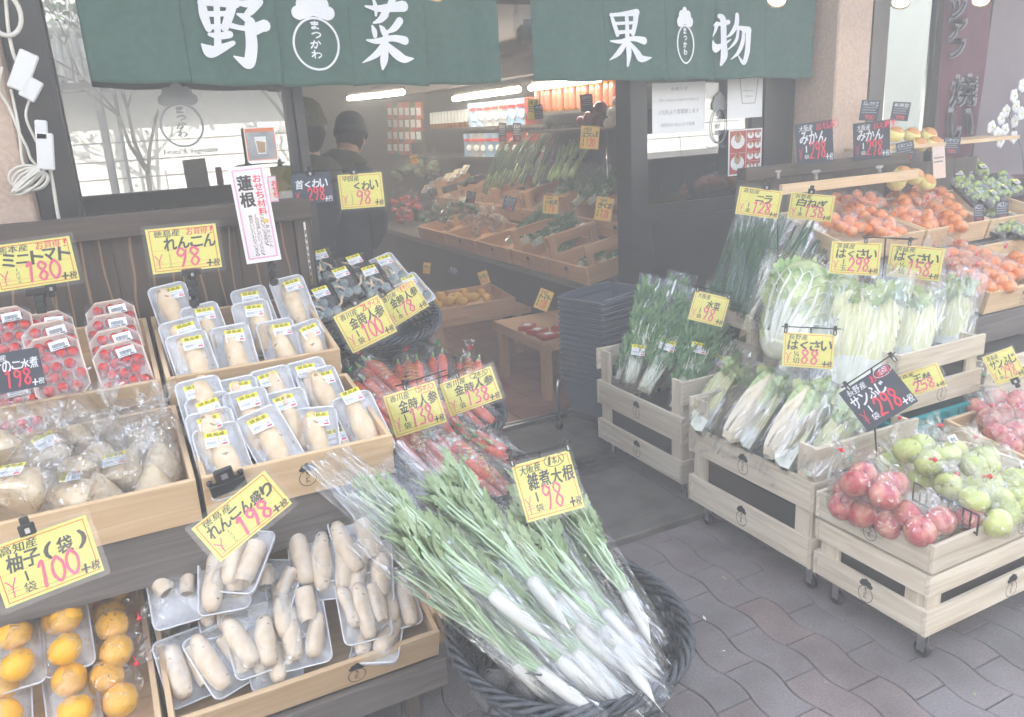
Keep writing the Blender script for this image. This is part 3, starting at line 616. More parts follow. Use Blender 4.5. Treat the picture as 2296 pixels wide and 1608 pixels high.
SAI = [[(460, 45, 12), (560, 62, 38), (715, 48, 62)], [(512, -5, 14), (530, 50, 26), (532, 108, 14)], [(645, -10, 40), (620, 50, 34), (600, 112, 12)], [(590, 105, 46), (560, 140, 34), (515, 160, 10)], [(508, 182, 14), (522, 215, 32), (528, 250, 26)], [(560, 180, 10), (578, 205, 32), (584, 235, 22)], [(688, 150, 44), (650, 200, 38), (598, 232, 10)], [(470, 278, 10), (540, 286, 32), (640, 268, 36), (725, 285, 50)], [(598, 225, 30), (596, 330, 40), (590, 420, 46), (584, 478, 14)], [(590, 300, 30), (545, 370, 40), (445, 434, 5)], [(600, 300, 20), (660, 370, 52), (720, 412, 46), (786, 408, 8)]]
KA = [[(380, 118, 26), (402, 190, 42), (432, 275, 40)], [(372, 122, 22), (480, 112, 30), (592, 100, 50)], [(586, 100, 46), (580, 180, 44), (562, 270, 36)], [(415, 190, 22), (580, 182, 22)], [(430, 262, 26), (565, 252, 26)], [(508, 110, 30), (514, 300, 38), (522, 430, 44), (514, 530, 20)], [(358, 335, 10), (460, 335, 30), (560, 312, 34), (645, 330, 54)], [(500, 340, 30), (440, 425, 42), (342, 490, 5)], [(530, 345, 20), (585, 425, 48), (625, 475, 50), (706, 466, 8)]]
MO = [[(1252, 190, 34), (1240, 240, 26), (1218, 290, 8)], [(1232, 200, 20), (1330, 178, 34)], [(1268, 125, 30), (1296, 160, 44), (1300, 330, 42), (1300, 450, 50), (1280, 520, 22)], [(1216, 330, 12), (1236, 385, 62), (1280, 370, 34), (1345, 320, 8)], [(1398, 122, 34), (1390, 200, 42), (1350, 270, 26), (1318, 300, 8)], [(1372, 220, 24), (1430, 228, 30), (1490, 248, 56)], [(1490, 245, 50), (1478, 360, 48), (1470, 430, 50), (1440, 508, 34), (1395, 450, 8)], [(1405, 235, 26), (1390, 320, 28), (1325, 400, 8)], [(1448, 240, 22), (1440, 330, 34), (1400, 420, 30), (1340, 480, 6)]]
def emb(px, py, h, sx):
    def f(b, fn):
        c = atY(px, py, 3.44); lb = logo(MB(), None, 0, h, 0, sx, 1.05); b.add([fn((v[0]+c.x, v[1]+c.z, v[2])) for v in lb.v], lb.f)
    return f
marks1 = [('character', lambda b, fn: brush(b, YA, 0, 0, .3241, fn)), ('character', lambda b, fn: brush(b, SAI, 669.8, 0, .3241, fn)), ('emblem', emb(709, 88, .235, 1.0))]
marks2 = [('character', lambda b, fn: brush(b, KA, 1265.2, 0, .2777, fn)), ('character', lambda b, fn: brush(b, MO, 1265.2, 0, .2777, fn)), ('emblem', emb(1536, 92, .215, .66))]
noren('noren_curtain', 'green shop curtain of five panels with white characters 野菜, hanging over the left window and doorway', [.035, .375, .725, 1.025, 1.355, 1.70], [1.825, 1.81, 1.79, 1.785, 1.775, 1.775], marks1)
noren('noren_curtain', 'green shop curtain of five panels with white characters 果物 over the sliding door', [1.885, 2.27, 2.63, 2.97, 3.305, 3.645], [1.775, 1.765, 1.76, 1.755, 1.75, 1.745], marks2)
# spot lamps under the soffit
for i, (px, py, lab) in enumerate([(968, -8, 'round spot lamp above the first green curtain, barely in view'), (1740, 8, 'round spot lamp in front of the second green curtain'), (2018, 12, 'round spot lamp left of the two over the fruit stand'), (2198, 8, 'round spot lamp at the far right over the fruit stand')]):
    p = atY(px, py, 3.05); t = thing('spot_lamp', lab, 'spot lamp', T(p), 'warm spot lamps under the soffit')
    Mh = RY(28) @ RX(-14)
    obj('housing', MB().lathe([(.016, .11), (.034, .10), (.040, .04), (.046, .008), (.042, .008), (.038, .03)], 20, 0, Mh).tube([(0.01, 0, .1), (.02, .0, 2.74-p.z)], .008, 6).mesh('housing', W['frame2']), t)
    obj('bulb', MB().lathe([(.0, .008), (.02, .006), (.036, .014), (.039, .02)], 20, 0, Mh).mesh('bulb', W['bulb']), t)
# ---------------------------------------------------------------- stickers, trays, bags
def sticker(origin, w_=.058, h_=.045, price='205', seed=0):      # white price sticker with yellow origin band; local xy, centred
    b = MB(); b.rect(-w_/2, -h_/2, w_/2, h_/2, 0, 0); b.rect(-w_/2, h_*.18, w_/2, h_/2, .0003, 1)
    text(b, origin, -w_*.40, h_*.21, w_*.40, h_*.47, .0006, 2, .02)
    r = random.Random(seed); x = -w_*.42
    while x < -w_*.02: 
        d = r.uniform(.0006, .0014); b.rect(x, -h_*.30, x+d, -h_*.08, .0004, 3); x += d+r.uniform(.0006, .0014)
    b.rect(0, -h_*.10, w_*.2, -h_*.07, .0004, 3); b.rect(0, -h_*.2, w_*.2, -h_*.17, .0004, 3); b.rect(-w_*.4, -h_*.42, w_*.1, -h_*.39, .0004, 3); b.rect(-w_*.4, h_*.05, w_*.3, h_*.08, .0004, 3)
    text(b, price, w_*.24, -h_*.26, w_*.44, -h_*.04, .0005, 2, .01); b.rect(w_*.22, -h_*.42, w_*.46, -h_*.30, .0004, 4)
    return b.mesh('sticker', [W['stk'], W['stky'], W['ink'], W['greyink'], W['red']])
def plainsticker(w_=.05, h_=.028, seed=0, band=False):
    b = MB(); b.rect(-w_/2, -h_/2, w_/2, h_/2, 0, 0); r = random.Random(seed); x = -w_*.36
    if band: b.rect(-w_/2, h_*.2, w_/2, h_/2, .0003, 2)
    while x < w_*.3:
        d = r.uniform(.0006, .0016); b.rect(x, -h_*.26, x+d, h_*.16, .0004, 1); x += d+r.uniform(.0006, .0014)
    b.rect(-w_*.4, -h_*.42, w_*.1, -h_*.34, .0004, 1); b.rect(w_*.15, -h_*.44, w_*.4, -h_*.32, .0004, 1)
    return b.mesh('sticker', [W['stk'], W['ink'], W['stky']])
def rrect(w_, h_, r, n=4):
    P = []
    for (cx, cy, a0) in ((w_/2-r, h_/2-r, 0), (-w_/2+r, h_/2-r, 90), (-w_/2+r, -h_/2+r, 180), (w_/2-r, -h_/2+r, 270)):
        for k in range(n+1):
            a = rad(a0+90*k/n); P.append((cx+r*math.cos(a), cy+r*math.sin(a)))
    return P
def trayb(w_, h_, d, r=.02, oct_=False, m=None):      # open dish, rim at z=d, centred
    n = 1 if oct_ else 4; rings = []
    for (dx, z, ) in ((.0, d), (.0, d*.86), (-.007, 0), (-.010, 0), ):
        rings.append([(p[0], p[1], z) for p in rrect(w_+2*dx, h_+2*dx, max(r+dx, .004), n)])
    rings2 = []
    for (dx, z) in ((-.0035, d), (-.0095, .0028), ):
        rings2.append([(p[0], p[1], z) for p in rrect(w_+2*dx, h_+2*dx, max(r+dx, .003), n)])
    b = MB(); seq = rings[::-1][1:]+rings2; k = len(seq[0]); vs = [p for ring in seq for p in ring]
    fs = [tuple(range(k))[::-1]]
    for i in range(len(seq)-1):
        for j in range(k): fs.append((i*k+j, i*k+(j+1) % k, (i+1)*k+(j+1) % k, (i+1)*k+j))
    fs.append(tuple((len(seq)-1)*k+j for j in range(k)))
    b.add(vs, fs, 0, None, True); return b.mesh('tray', m or W['tray'])
def wrap(w_, h_, d, top, seed=0, amp=.002):       # cling film stretched over tray: domed grid
    def fn(u, v):
        x = (u-.5)*w_*.985; y = (v-.5)*h_*.985; e = min(u, 1-u, v, 1-v)
        z = d+.001 + top*min(1, e*5)**.6*(.85+.15*math.sin(u*9+seed)) if e > 0 else d-.004
        return (x, y, z+amp*noise.noise(Vector((u*7+seed, v*9, seed))))
    return MB().grid(fn, 12, 16).mesh('cling_film', W['film'])
def root(L, r0, r1, bend=.01, m=None, seed=0, ridg=.0, name='lotus_root', waist=True, cut=True):
    r = random.Random(seed); n = 12; pts = []; R = []
    for i in range(n+1):
        t = i/n; pts.append((bend*math.sin(t*3+seed), (t-.5)*L, 0)); k = (math.sin(min(1, t*1.0)*PI)**.16 if 0 < t < 1 else .5); R.append((r0+(r1-r0)*t)*max(k, .5)*(1+.05*math.sin(t*9+seed)))
    b = MB().tube(pts, R, 12, 0)
    vs = []; 
    for v in b.v: q = Vector(v); q += Vector(noise.noise_vector(q*26+Vector((seed, 0, 0))))*(.0035 if m is None else .0018); vs.append(tuple(q))
    b.v = vs
    return b.mesh(name, [m or W['renkon'], W['rcut'], W['hole']])
def slice_root(L, r, seed=0, m=None):             # cut lotus root with holes on the +y face
    b = MB(); n = 18
    b.tube([(0, -L/2, 0), (0, -L*.3, 0), (0, L*.2, 0), (0, L/2, 0)], [r*.75, r*.95, r, r*.96], n, 0, None, False)
    M = T(0, L/2, 0) @ RX(-90)
    b.poly([(r*.96*math.cos(2*PI*j/n), r*.96*math.sin(2*PI*j/n)) for j in range(n)], 0, 1, M)
    for k in range(9):
        a = 2*PI*k/9+seed; rr = r*.58; cx, cy = rr*math.cos(a), rr*math.sin(a)
        b.poly([(cx+r*.17*math.cos(q)*math.cos(a)-r*.11*math.sin(q)*math.sin(a), cy+r*.17*math.cos(q)*math.sin(a)+r*.11*math.sin(q)*math.cos(a)) for q in [2*PI*j/8 for j in range(8)]], .0006, 2, M)
    b.poly([(r*.1*math.cos(2*PI*j/8), r*.1*math.sin(2*PI*j/8)) for j in range(8)], .0006, 2, M)
    return b.mesh('lotus_root', [m or W['renkon2'], W['rcut'], W['hole']])
TRAYW = trayb(.125, .215, .022, .022)
RK = [root(.185, .036, .028, .008, None, s) for s in (1, 4, 9)]+[root(.19, .03, .034, .012, W['renkon'], 15)]
WR = [wrap(.125, .215, .022, .022, s) for s in (0, 3, 7)]
STT = [sticker('徳島産', price=p, seed=i) for i, p in enumerate(('205', '223', '142', '214', '261', '198', '174'))]
GR1 = 'single wrapped lotus roots standing in the crates on the left stand'
def renkon_pack(px, py, Y, roll=0, tilt=52, yaw=8, lab='', s=1.0, stk=(0, .045)):   # px,py = top edge centre
    p = atY(px, py, Y); M = T(p) @ RZ(-yaw) @ RX(tilt) @ RZ(roll) @ T(0, -.1075*s, 0) @ SC(s)
    k = rnd.randrange(4); parts = [('tray', TRAYW), ('lotus_root', RK[k], T(rnd.uniform(-.006, .006), -.008, .026) @ RZ(rnd.uniform(-4, 4)) @ RY(rnd.uniform(0, 300))), ('cling_film', rnd.choice(WR)),
                                   ('sticker', rnd.choice(STT), T(stk[0], stk[1], .0515) @ RZ(rnd.uniform(-7, 7)) @ RX(-4))]
    return proto('lotus_root_pack', parts, lab, 'lotus root pack', M, GR1)
# ---- small fruit bodies
def fruit(r, m, sc=(1, 1, .8), dim=.08, n=16, seed=0, ns=.04, calyx=None, name='fruit'):
    b = MB().ball((0, 0, 0), r, n, 0, None, sc, dim, ns)
    if calyx:
        for k in range(5):
            a = 2*PI*k/5; b.add([(0, 0, r*sc[2]*(1-dim)+.001), (r*.2*math.cos(a-.5), r*.2*math.sin(a-.5), r*sc[2]*(1-dim)+.002), (r*.45*math.cos(a), r*.45*math.sin(a), r*sc[2]*(1-dim)), (r*.2*math.cos(a+.5), r*.2*math.sin(a+.5), r*sc[2]*(1-dim)+.002)], [(0, 1, 2, 3)], 1)
    return b.mesh(name, [m]+([calyx] if calyx else []))
TOM = [fruit(.0165, W['tomato'], (1, 1, .93), .05, 12, s, .02, W['leafd'], 'tomato') for s in (0, 1)]
MIK = [fruit(.031, W['mikan'], (1, 1, .87), .07, 16, s, .03, None, 'mandarin') for s in (0, 1)]
YUZ = [fruit(.040, W['yuzu'], (1, 1, .88), .08, 18, s, .10, None, 'yuzu') for s in (0, 1, 2)]
def appleb(r, m):
    b = MB(); prof = []
    for i in range(15):
        a = -PI/2+PI*i/14; rr = math.cos(a)*r*(1.0+.06*math.sin(a)); z = math.sin(a)*r*.92
        if rr < r*.5: z -= math.copysign((1-rr/(r*.5))**1.5*r*.22, math.sin(a))
        prof.append((max(rr, .0003), z))
    b.lathe(prof, 18, 0); b.tube([(0, 0, r*.62), (.001, 0, r*.8), (.004, 0, r*.98)], .0014, 5, 1)
    return b.mesh('apple', [m, W['bark']])
APR, APG = appleb(.044, W['apple']), appleb(.043, W['applegr'])
TTRAY = trayb(.145, .215, .024, .035, True, W['traypk'])
TWR = wrap(.145, .215, .024, .012, 5)
PST = [plainsticker(.052, .030, s) for s in (1, 2)]
PSM = plainsticker(.036, .022, 4)
def tomato_pack(px, py, Y, roll, lab, tilt=52, yaw=0):
    p = atY(px, py, Y); M = T(p) @ RZ(-yaw) @ RX(tilt) @ RZ(roll) @ T(0, -.1075, 0)
    parts = [('tray', TTRAY)]
    for j in range(5):
        for i in range(3 + (j % 2)):
            n = 3+(j % 2); x = (i-(n-1)/2)*.034+rnd.uniform(-.003, .003); y = .075-j*.035+rnd.uniform(-.003, .003)
            parts.append(('tomato', rnd.choice(TOM), T(x, y, .021) @ RX(rnd.uniform(-80, 80)) @ RY(rnd.uniform(-80, 80))))
    parts += [('cling_film', TWR), ('sticker', rnd.choice(PST), T(.022, .062, .0425) @ RZ(rnd.uniform(-6, 6)))]
    return proto('cherry_tomato_pack', parts, lab, 'tomato pack', M, 'pink trays of cherry tomatoes')
# ---- bags
def bag_mesh(pts, neck=None, m=None, seed=0, amp=.004, spread=.035, infl=.006, sub=1):
    P = [Vector(p) for p in pts]; c = sum(P, Vector())/len(P); P = [q+(q-c).normalized()*infl for q in P]
    if neck is not None: P.append(Vector(neck))
    b = MB().hull(P, 0, sub, amp, None, seed)
    if neck is not None:            # gathered frill above the tie
        nk = Vector(neck); d = (nk-c).normalized(); a = d.orthogonal().normalized(); e = d.cross(a); r = random.Random(seed)
        ring0 = []; ring1 = []
        for k in range(12):
            q = 2*PI*k/12; rr = .004; R1 = spread*(.55+.45*(k % 2))*r.uniform(.7, 1.1)
            ring0.append(nk-d*.004+(a*math.cos(q)+e*math.sin(q))*rr); ring1.append(nk+d*spread*1.3*r.uniform(.8, 1.2)+(a*math.cos(q)+e*math.sin(q))*R1)
        b.add(ring0+ring1, [(k, (k+1) % 12, 12+(k+1) % 12, 12+k) for k in range(12)], 0)
    return b.mesh('clear_bag', m or W['bag'])
def sphere_pts(cs, r):
    out = []
    for c in cs:
        for d in ((1, 0, 0), (-1, 0, 0), (0, 1, 0), (0, -1, 0), (0, 0, 1), (0, 0, -1), (.7, .7, 0), (-.7, .7, 0), (.7, -.7, 0), (-.7, -.7, 0), (.5, 0, .8), (-.5, 0, .8), (0, .5, .8), (0, -.5, .8)): out.append(Vector(c)+Vector(d)*r)
    return out
def tie(neck, c, m):
    nk = Vector(neck); d = (nk-Vector(c)).normalized(); a = d.orthogonal()
    b = MB().tube([nk-d*.006, nk+d*.004], .0065, 8, 0); b.box(-.004, .018, -.001, .001, -.004, .004, 0, frame(a, d, nk) @ RZ(20))
    return b.mesh('tie', m)
def fruitbag(fm, r, cs, neck, tiem, seed, name='fruit', bagm=None):
    c = sum((Vector(q) for q in cs), Vector())/len(cs)
    parts = [(name, fm[i % len(fm)] if isinstance(fm, list) else fm, T(q) @ RX((i*67+seed*31) % 50-25) @ RY((i*41+seed*17) % 60-30)) for i, q in enumerate(cs)]
    parts += [('clear_bag', bag_mesh(sphere_pts(cs, r), neck, bagm, seed)), ('tie', tie(neck, c, tiem))]
    return parts
MB3 = []
for s in range(3):
    r = random.Random(s); cs = [(-.032, -.045, .0), (.03, -.04, .004), (-.033, .012, .004), (.03, .018, .0), (0, -.018, .036), (.002, .045, .03), (-.002, -.07, .026), (.0, .07, .0)]
    cs = [(x+r.uniform(-.004, .004), y+r.uniform(-.004, .004), z+r.uniform(-.003, .003)) for x, y, z in cs]
    MB3.append(fruitbag(MIK, .031, cs, (r.uniform(-.02, .02), .125, .045), W['redtape'], s, 'mandarin'))
def mikan_bag(px, py, Y=None, pl=None, yaw=0, lab='', grp=None, tilt=18):
    p = atY(px, py, Y) if Y else atP(px, py, *pl)
    return proto('mandarin_bag', rnd.choice(MB3), lab, 'bag of mandarins', T(p) @ RZ(yaw) @ RX(tilt), grp)
def applebag(fm, n, seed, tm, r=.044):
    cs = {4: [(-.045, -.045, 0), (.045, -.04, 0), (-.03, .042, .006), (.048, .048, .0)], 3: [(-.045, -.02, 0), (.044, -.03, 0), (0, .045, .012)], 5: [(-.046, -.046, 0), (.046, -.042, 0), (-.046, .046, 0), (.046, .048, 0), (0, 0, .062)], 2: [(-.04, 0, 0), (.046, .01, 0)]}[n]
    rr = random.Random(seed); P = fruitbag(fm, r, cs, (rr.uniform(-.03, .03), .09, .10), tm, seed, 'apple', W['bag'])
    P = [(p[0], p[1], p[2] @ RX(rr.uniform(-60, 40)) @ RY(rr.uniform(-40, 40))) if p[0] == 'apple' else p for p in P]
    return P
AB = {('r', 4): applebag(APR, 4, 1, W['redtape']), ('r', 3): applebag(APR, 3, 2, W['grtape']), ('g', 3): applebag(APG, 3, 3, W['redtape']), ('g', 4): applebag(APG, 4, 4, W['redtape']), ('g', 2): applebag(APG, 2, 5, W['redtape']), ('r', 2): applebag(APR, 2, 6, W['grtape'])}
# ---- leaves
def leafclump(b, path, n, ln, wd, spread, seed, mi=0, lobes=3, wild=.7):
    r = random.Random(seed); P = [Vector(p) for p in path]
    for _ in range(n):
        t = r.random(); k = min(int(t*(len(P)-1)), len(P)-2); f = t*(len(P)-1)-k; c = P[k].lerp(P[k+1], f); d = (P[k+1]-P[k]).normalized()
        o = Vector((r.uniform(-1, 1), r.uniform(-.4, .4), r.uniform(-.25, .8)))*spread; c = c+o
        d = (d+Vector((r.uniform(-wild, wild), r.uniform(-.4, .4), r.uniform(-.25, .45)*wild*1.4))).normalized(); a = d.cross(Vector((r.uniform(-.6, .6), r.uniform(-.6, .6), 1))).normalized(); up = a.cross(d)
        L = ln*r.uniform(.6, 1.2); w_ = wd*r.uniform(.6, 1.2); vs = [c]; m = lobes*2; cur = r.uniform(-.3, .5)
        Lp = []; Rp = []; Cp = []
        for i in range(1, m+1):
            s = i/m; ww = w_*math.sin(min(1, s*1.02)*PI*.93+.1)*(1.0 if i % 2 else .62)*.5; cc = c+d*L*s+up*(cur*L*s*s*.6); Cp.append(cc); Lp.append(cc+a*ww+up*ww*.35); Rp.append(cc-a*ww+up*ww*.35)
        o0 = 1; vs = [c]+Lp+Cp+Rp; fs = [(0, 1+m, 1), (0, 1+2*m, 1+m)]
        for i in range(m-1): fs += [(1+i, 1+m+i, 2+m+i, 2+i), (1+m+i, 1+2*m+i, 2+2*m+i, 2+m+i)]
        b.add(vs, fs, mi, None, True)
def stalks(b, n, p0, p1, r0, r1, spread0, spread1, seed, mi=0, seg=4, sag=.01, flat=1.0):
    r = random.Random(seed); p0 = Vector(p0); p1 = Vector(p1)
    for _ in range(n):
        a = p0+Vector((r.uniform(-1, 1), 0, r.uniform(-.5, 1)))*spread0; c = p1+Vector((r.uniform(-1, 1), r.uniform(-.3, .1), r.uniform(-.5, 1)))*spread1; t1 = r.uniform(.75, 1.05)
        pts = [a.lerp(c, t1*i/seg)+Vector((r.uniform(-1, 1), 0, r.uniform(-1, 1)))*sag*(1 if 0 < i < seg else 0) for i in range(seg+1)]
        b.tube(pts, [r0+(r1-r0)*i/seg for i in range(seg+1)], 5, mi, None, True, flat)
def flatbag(L, w0, w1, th, seed, m=None, y0=0):      # open-topped produce sleeve along +y, narrow end at y0
    r = random.Random(seed)
    def fn(u, v):
        a = 2*PI*u; w_ = (w0+(w1-w0)*v)/2; h = th/2*(1-.75*v*v) + .001
        z = math.sin(a)*h+th*.35; x = math.cos(a)*w_
        q = Vector((x*55, v*L*5, z*40+seed)); k = noise.noise_vector(q)
        return (x+k.x*.007, y0+v*L+k.y*.003, z+k.z*.009)
    return MB().grid(fn, 26, 14, 0, None, False).mesh('clear_bag', m or W['bag'])
# daikon: root tip towards -y, leaves towards +y; neck at origin
def daikon(seed):
    r = random.Random(seed); b = MB(); n = 12; L = r.uniform(.15, .178); bend = r.uniform(-.02, .02); R0 = r.uniform(.017, .021)
    pts = [(bend*(i/n)**2, -L*i/n, -.008*(i/n)) for i in range(n+1)]; R = [R0*(.8 if i == 0 else 1)*(1-.1*i/n if i < 7 else max(.08, .93-((i-7)/5)**1.2*.88)) for i in range(n+1)]
    b.tube(pts, R, 12, 0); b.tube([pts[-1], (bend*1.2, -L-.03, -.006)], [R[-1], .0008], 5, 0)
    rootm = b.mesh('daikon_root', W['daikon'])
    b = MB(); stalks(b, 20, (0, -.004, 0), (r.uniform(-.03, .03), .40, .01), .0042, .0024, .011, .045, seed, 0, 6, .007)
    stemm = b.mesh('stems', W['stem'])
    b = MB(); leafclump(b, [(0, .15, .0), (0, .28, .004), (0, .39, .008)], 92, .070, .026, .034, seed, 0, 4, .35)
    leafm = b.mesh('leaves', W['leaf'])
    bagm = flatbag(.74, .075, .16, .045, seed, W['sleeve'], -L-.01)
    return [('daikon_root', rootm), ('stems', stemm), ('leaves', leafm), ('clear_bag', bagm, T(0, 0, -.018))]
DK = [daikon(s) for s in (1, 2, 3, 4)]
def carrotbag(seed, n=3):
    r = random.Random(seed); parts = []; P = []
    for k in range(n):
        b = MB(); L = r.uniform(.21, .25); x = (k-(n-1)/2)*.038; z = .012*(k % 2); m = 10; bend = r.uniform(-.01, .01)
        pts = [(x+bend*(i/m)**2, L/2-L*i/m, z) for i in range(m+1)]; R = [.021*(.55 if i == 0 else 1)*(1-.55*i/m if i < 9 else .3-.2*(i-9)) for i in range(m+1)]
        b.tube(pts, R, 10, 0); b.tube([(x, L/2-.003, z), (x+.004, L/2+.035, z)], [.008, .004], 6, 1); parts.append(('carrot', b.mesh('carrot', [W['carrot'], W['negil']]))); P += [(x-.02, L/2, z), (x+.02, L/2, z+.015), (x-.018, -L/2+.02, z), (x+.018, -L/2+.02, z-.01), (x, 0, z+.024), (x, .05, z-.02)]
    nk = (0, .175, .015); parts += [('clear_bag', bag_mesh(P, nk, W['bag'], seed, .004, .03, .008, 2)), ('tie', tie(nk, (0, 0, 0), W['redtape' if seed % 2 else 'grtape']))]
    b = MB()
    for k in range(7): ribbon(b, [(-.03+.02*math.sin(k), .07-k*.012, .002), (-.005, .078-k*.012+.01*math.cos(k*2), .005), (.03, .066-k*.012, .002)], .036+.0002*k, 0, 4)
    if seed % 2: parts.append(('gold_print', b.mesh('gold_print', W['gold'])))
    return parts
CB = [carrotbag(s, n) for s, n in ((1, 3), (2, 2), (3, 3), (4, 2))]
def kuwai_pack(seed, black=True):
    r = random.Random(seed); parts = [('tray', trayb(.125, .165, .026, .016, False, W['trayblk'] if black else W['tray']))]
    for k in range(5):
        b = MB(); b.ball((0, 0, 0), .019, 12, 0, None, (1, 1, .95), 0, .06); b.tube([(0, .012, .008), (.004, .03, .012), (-.004, .05, .014), (-.010, .066, .012)], [.0045, .0045, .004, .0012], 6, 1)
        parts.append(('arrowhead_bulb', b.mesh('arrowhead_bulb', [W['kuwai'], W['sprout']]), T((k % 3-1)*.036, -.045+(k//3)*.045, .024) @ RZ(r.uniform(-50, 50))))
    parts += [('cling_film', wrap(.125, .165, .026, .016, seed)), ('sticker', sticker('広島産', .058, .045, '298', seed), T(.005, .038, .0475) @ RZ(r.uniform(-8, 8)))]
    return parts
KW = [kuwai_pack(1), kuwai_pack(2), kuwai_pack(3, False)]
def mizuna(seed):
    r = random.Random(seed); b = MB(); stalks(b, 64, (0, 0, .012), (0, .24, .016), .0024, .0016, .022, .048, seed, 0, 4, .004)
    sm = b.mesh('stems', W['stemw']); b = MB(); leafclump(b, [(0, .08, .016), (0, .22, .018), (0, .37, .016)], 420, .045, .014, .050, seed, 0, 5)
    lm = b.mesh('leaves', W['leaf2'])
    return [('stems', sm), ('leaves', lm), ('clear_bag', flatbag(.46, .07, .15, .07, seed, W['sleeve'], -.01), T(0, 0, -.008))]

MZ = [mizuna(s) for s in (1, 2, 3)]
def blades(seed, n=26, L=.5, m='negi', w0=.02, w1=.05, base='stemw', bl=.10, r0=.004, bagw=(.07, .11)):
    b = MB(); stalks(b, n, (0, 0, .015), (0, L, .02), r0, r0*.5, w0, w1, seed, 0, 5, .006, 1.0); gm = b.mesh('blades', W[m])
    b = MB(); stalks(b, n, (0, -.001, .015), (0, bl, .016), r0*1.12, r0*1.06, w0, w0+(w1-w0)*bl/L, seed+50, 0, 3, .002); wm = b.mesh('white_ends', W[base])
    return [('blades', gm), ('white_ends', wm), ('clear_bag', flatbag(L+.05, bagw[0], bagw[1], .06, seed, W['sleeve'], -.01), T(0, 0, -.006))]
NI = [blades(s, 46, .46, 'negi', .026, .05, 'negi', .05, .0028) for s in (1, 2)]
NG = [blades(s, 5, .58, 'negi', .028, .045, 'stemw', .30, .0085, (.08, .12)) for s in (3, 4)]
AO = [blades(s, 18, .50, 'negi', .022, .045, 'negil', .16, .0045, (.07, .11)) for s in (5, 6)]
# Chinese cabbage
def cabbage(kind, seed):
    r = random.Random(seed); parts = []; L = .27 if kind != 'whole' else .30; Rm = {'quarter': .064, 'half': .080, 'whole': .062}[kind]
    prof = [(0, .30), (.06, .62), (.2, .82), (.45, .97), (.7, 1.0), (.88, .86), (1.0, .42)]
    if kind == 'quarter': a0, a1 = -35, 55
    elif kind == 'half': a0, a1 = -90, 90
    else: a0, a1 = -180, 180
    def rf(t):
        for i in range(len(prof)-1):
            if t <= prof[i+1][0]: f = (t-prof[i][0])/(prof[i+1][0]-prof[i][0]); return Rm*(prof[i][1]*(1-f)+prof[i+1][1]*f)
        return Rm*.4
    # outer rind : local y length, opening towards +z
    def rind(u, v):
        a = rad(180+a0+(a1-a0)*u-0); t = v; rr = rf(t)*(1+.035*math.sin(u*22+seed)*v+.06*noise.noise(Vector((u*6, v*9, seed)))*v)
        return (math.sin(a)*rr, t*L, math.cos(a)*rr*(1 if kind != 'whole' else .9)+ (0.0))
    nb = MB().grid(rind, 40, 44, 0)
    for k, p in enumerate(nb.f):
        t = sum(nb.v[i][1] for i in p)/4/L+(.22 if kind == 'whole' else -.2 if seed == 2 else 0); u = noise.noise(Vector((nb.v[p[0]][0]*38, nb.v[p[0]][2]*38, seed)))
        nb.m[k] = 0 if t < .45+u*.5 else 1
    if kind == 'whole': nb.ball((0, .004, 0), Rm*.5, 12, 0, None, (1, .35, .9))
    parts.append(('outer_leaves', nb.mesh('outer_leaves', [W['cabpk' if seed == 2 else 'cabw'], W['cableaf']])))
    if kind != 'whole':
        b = MB(); nU, nV = 16, 34
        for (aa, sgn) in ((a0, 1), (a1, -1)):
            def cut(u, v, aa=aa):
                a = rad(180+aa); rr = rf(v)*u*(1-.02*math.sin(v*70+u*9)); q = 0
                n_ = Vector((math.cos(a), 0, -math.sin(a)))
                return (math.sin(a)*rr+n_.x*q, v*L, math.cos(a)*rr+n_.z*q)
            b.grid(cut, nU, nV, 0)
        for k, p in enumerate(b.f):
            t = sum(b.v[i][1] for i in p)/4/L
            b.m[k] = 0 if t < .30+.1*noise.noise(Vector((b.v[p[0]][0]*60, 0, seed))) else 1
        parts.append(('cut_face', b.mesh('cut_face', [W['cabw'], W['cabcut']])))
    b = MB()
    if kind == 'whole':
        leafclump(b, [(-Rm*.8, L*.35, 0), (-Rm*.75, L*.85, 0)], 40, .06, .045, .012, seed, 0, 4, .3); leafclump(b, [(Rm*.8, L*.35, 0), (Rm*.75, L*.85, 0)], 40, .06, .045, .012, seed+9, 0, 4, .3)
    leafclump(b, [(0, L*.80, -Rm*.3), (0, L*.94, -Rm*.3)], 46, .042, .036, Rm*.6, seed, 0, 4, .45); parts.append(('leaf_tips', b.mesh('leaf_tips', W['leafl'])))
    b = MB()
    if kind == 'whole':
        for k in range(6):
            a = -60+k*24; P = []
            for i in range(7): t = i/6*.8; rr = rf(t)*1.01; P.append((math.sin(rad(a*(1-t*.1)+4*math.sin(t*9+k)))*rr, t*L, math.cos(rad(a))*rr*.9))
            b.tube(P, [.010*(1-.85*i/6) for i in range(7)], 6, 0, None, True, .6)
            for i in range(2, 6):
                for sg in (-1, 1):
                    q = Vector(P[i]); e = q+Vector((sg*.020, .030, -.004*(1+abs(a)/30))); b.tube([q, q.lerp(e, .5)+Vector((0, .002, .004)), e], [.0022, .0016, .0006], 4, 0)
        parts.append(('ribs', b.mesh('ribs', W['cabw'])))
    return parts
CQ = [cabbage('quarter', 1), cabbage('quarter', 2)]; CH = [cabbage('half', 3), cabbage('half', 4)]; CW = [cabbage('whole', 5)]
for c, k in ((CQ[0], .14), (CQ[1], .14), (CH[0], .19), (CH[1], .19), (CW[0], .20)): c.append(('clear_bag', flatbag(.36, k*.8, k*1.1, k*.8, 11, W['sleeve'], -.015), T(0, 0, -k*.36)))
STO = sticker('大阪産', .05, .042, '98', 9)
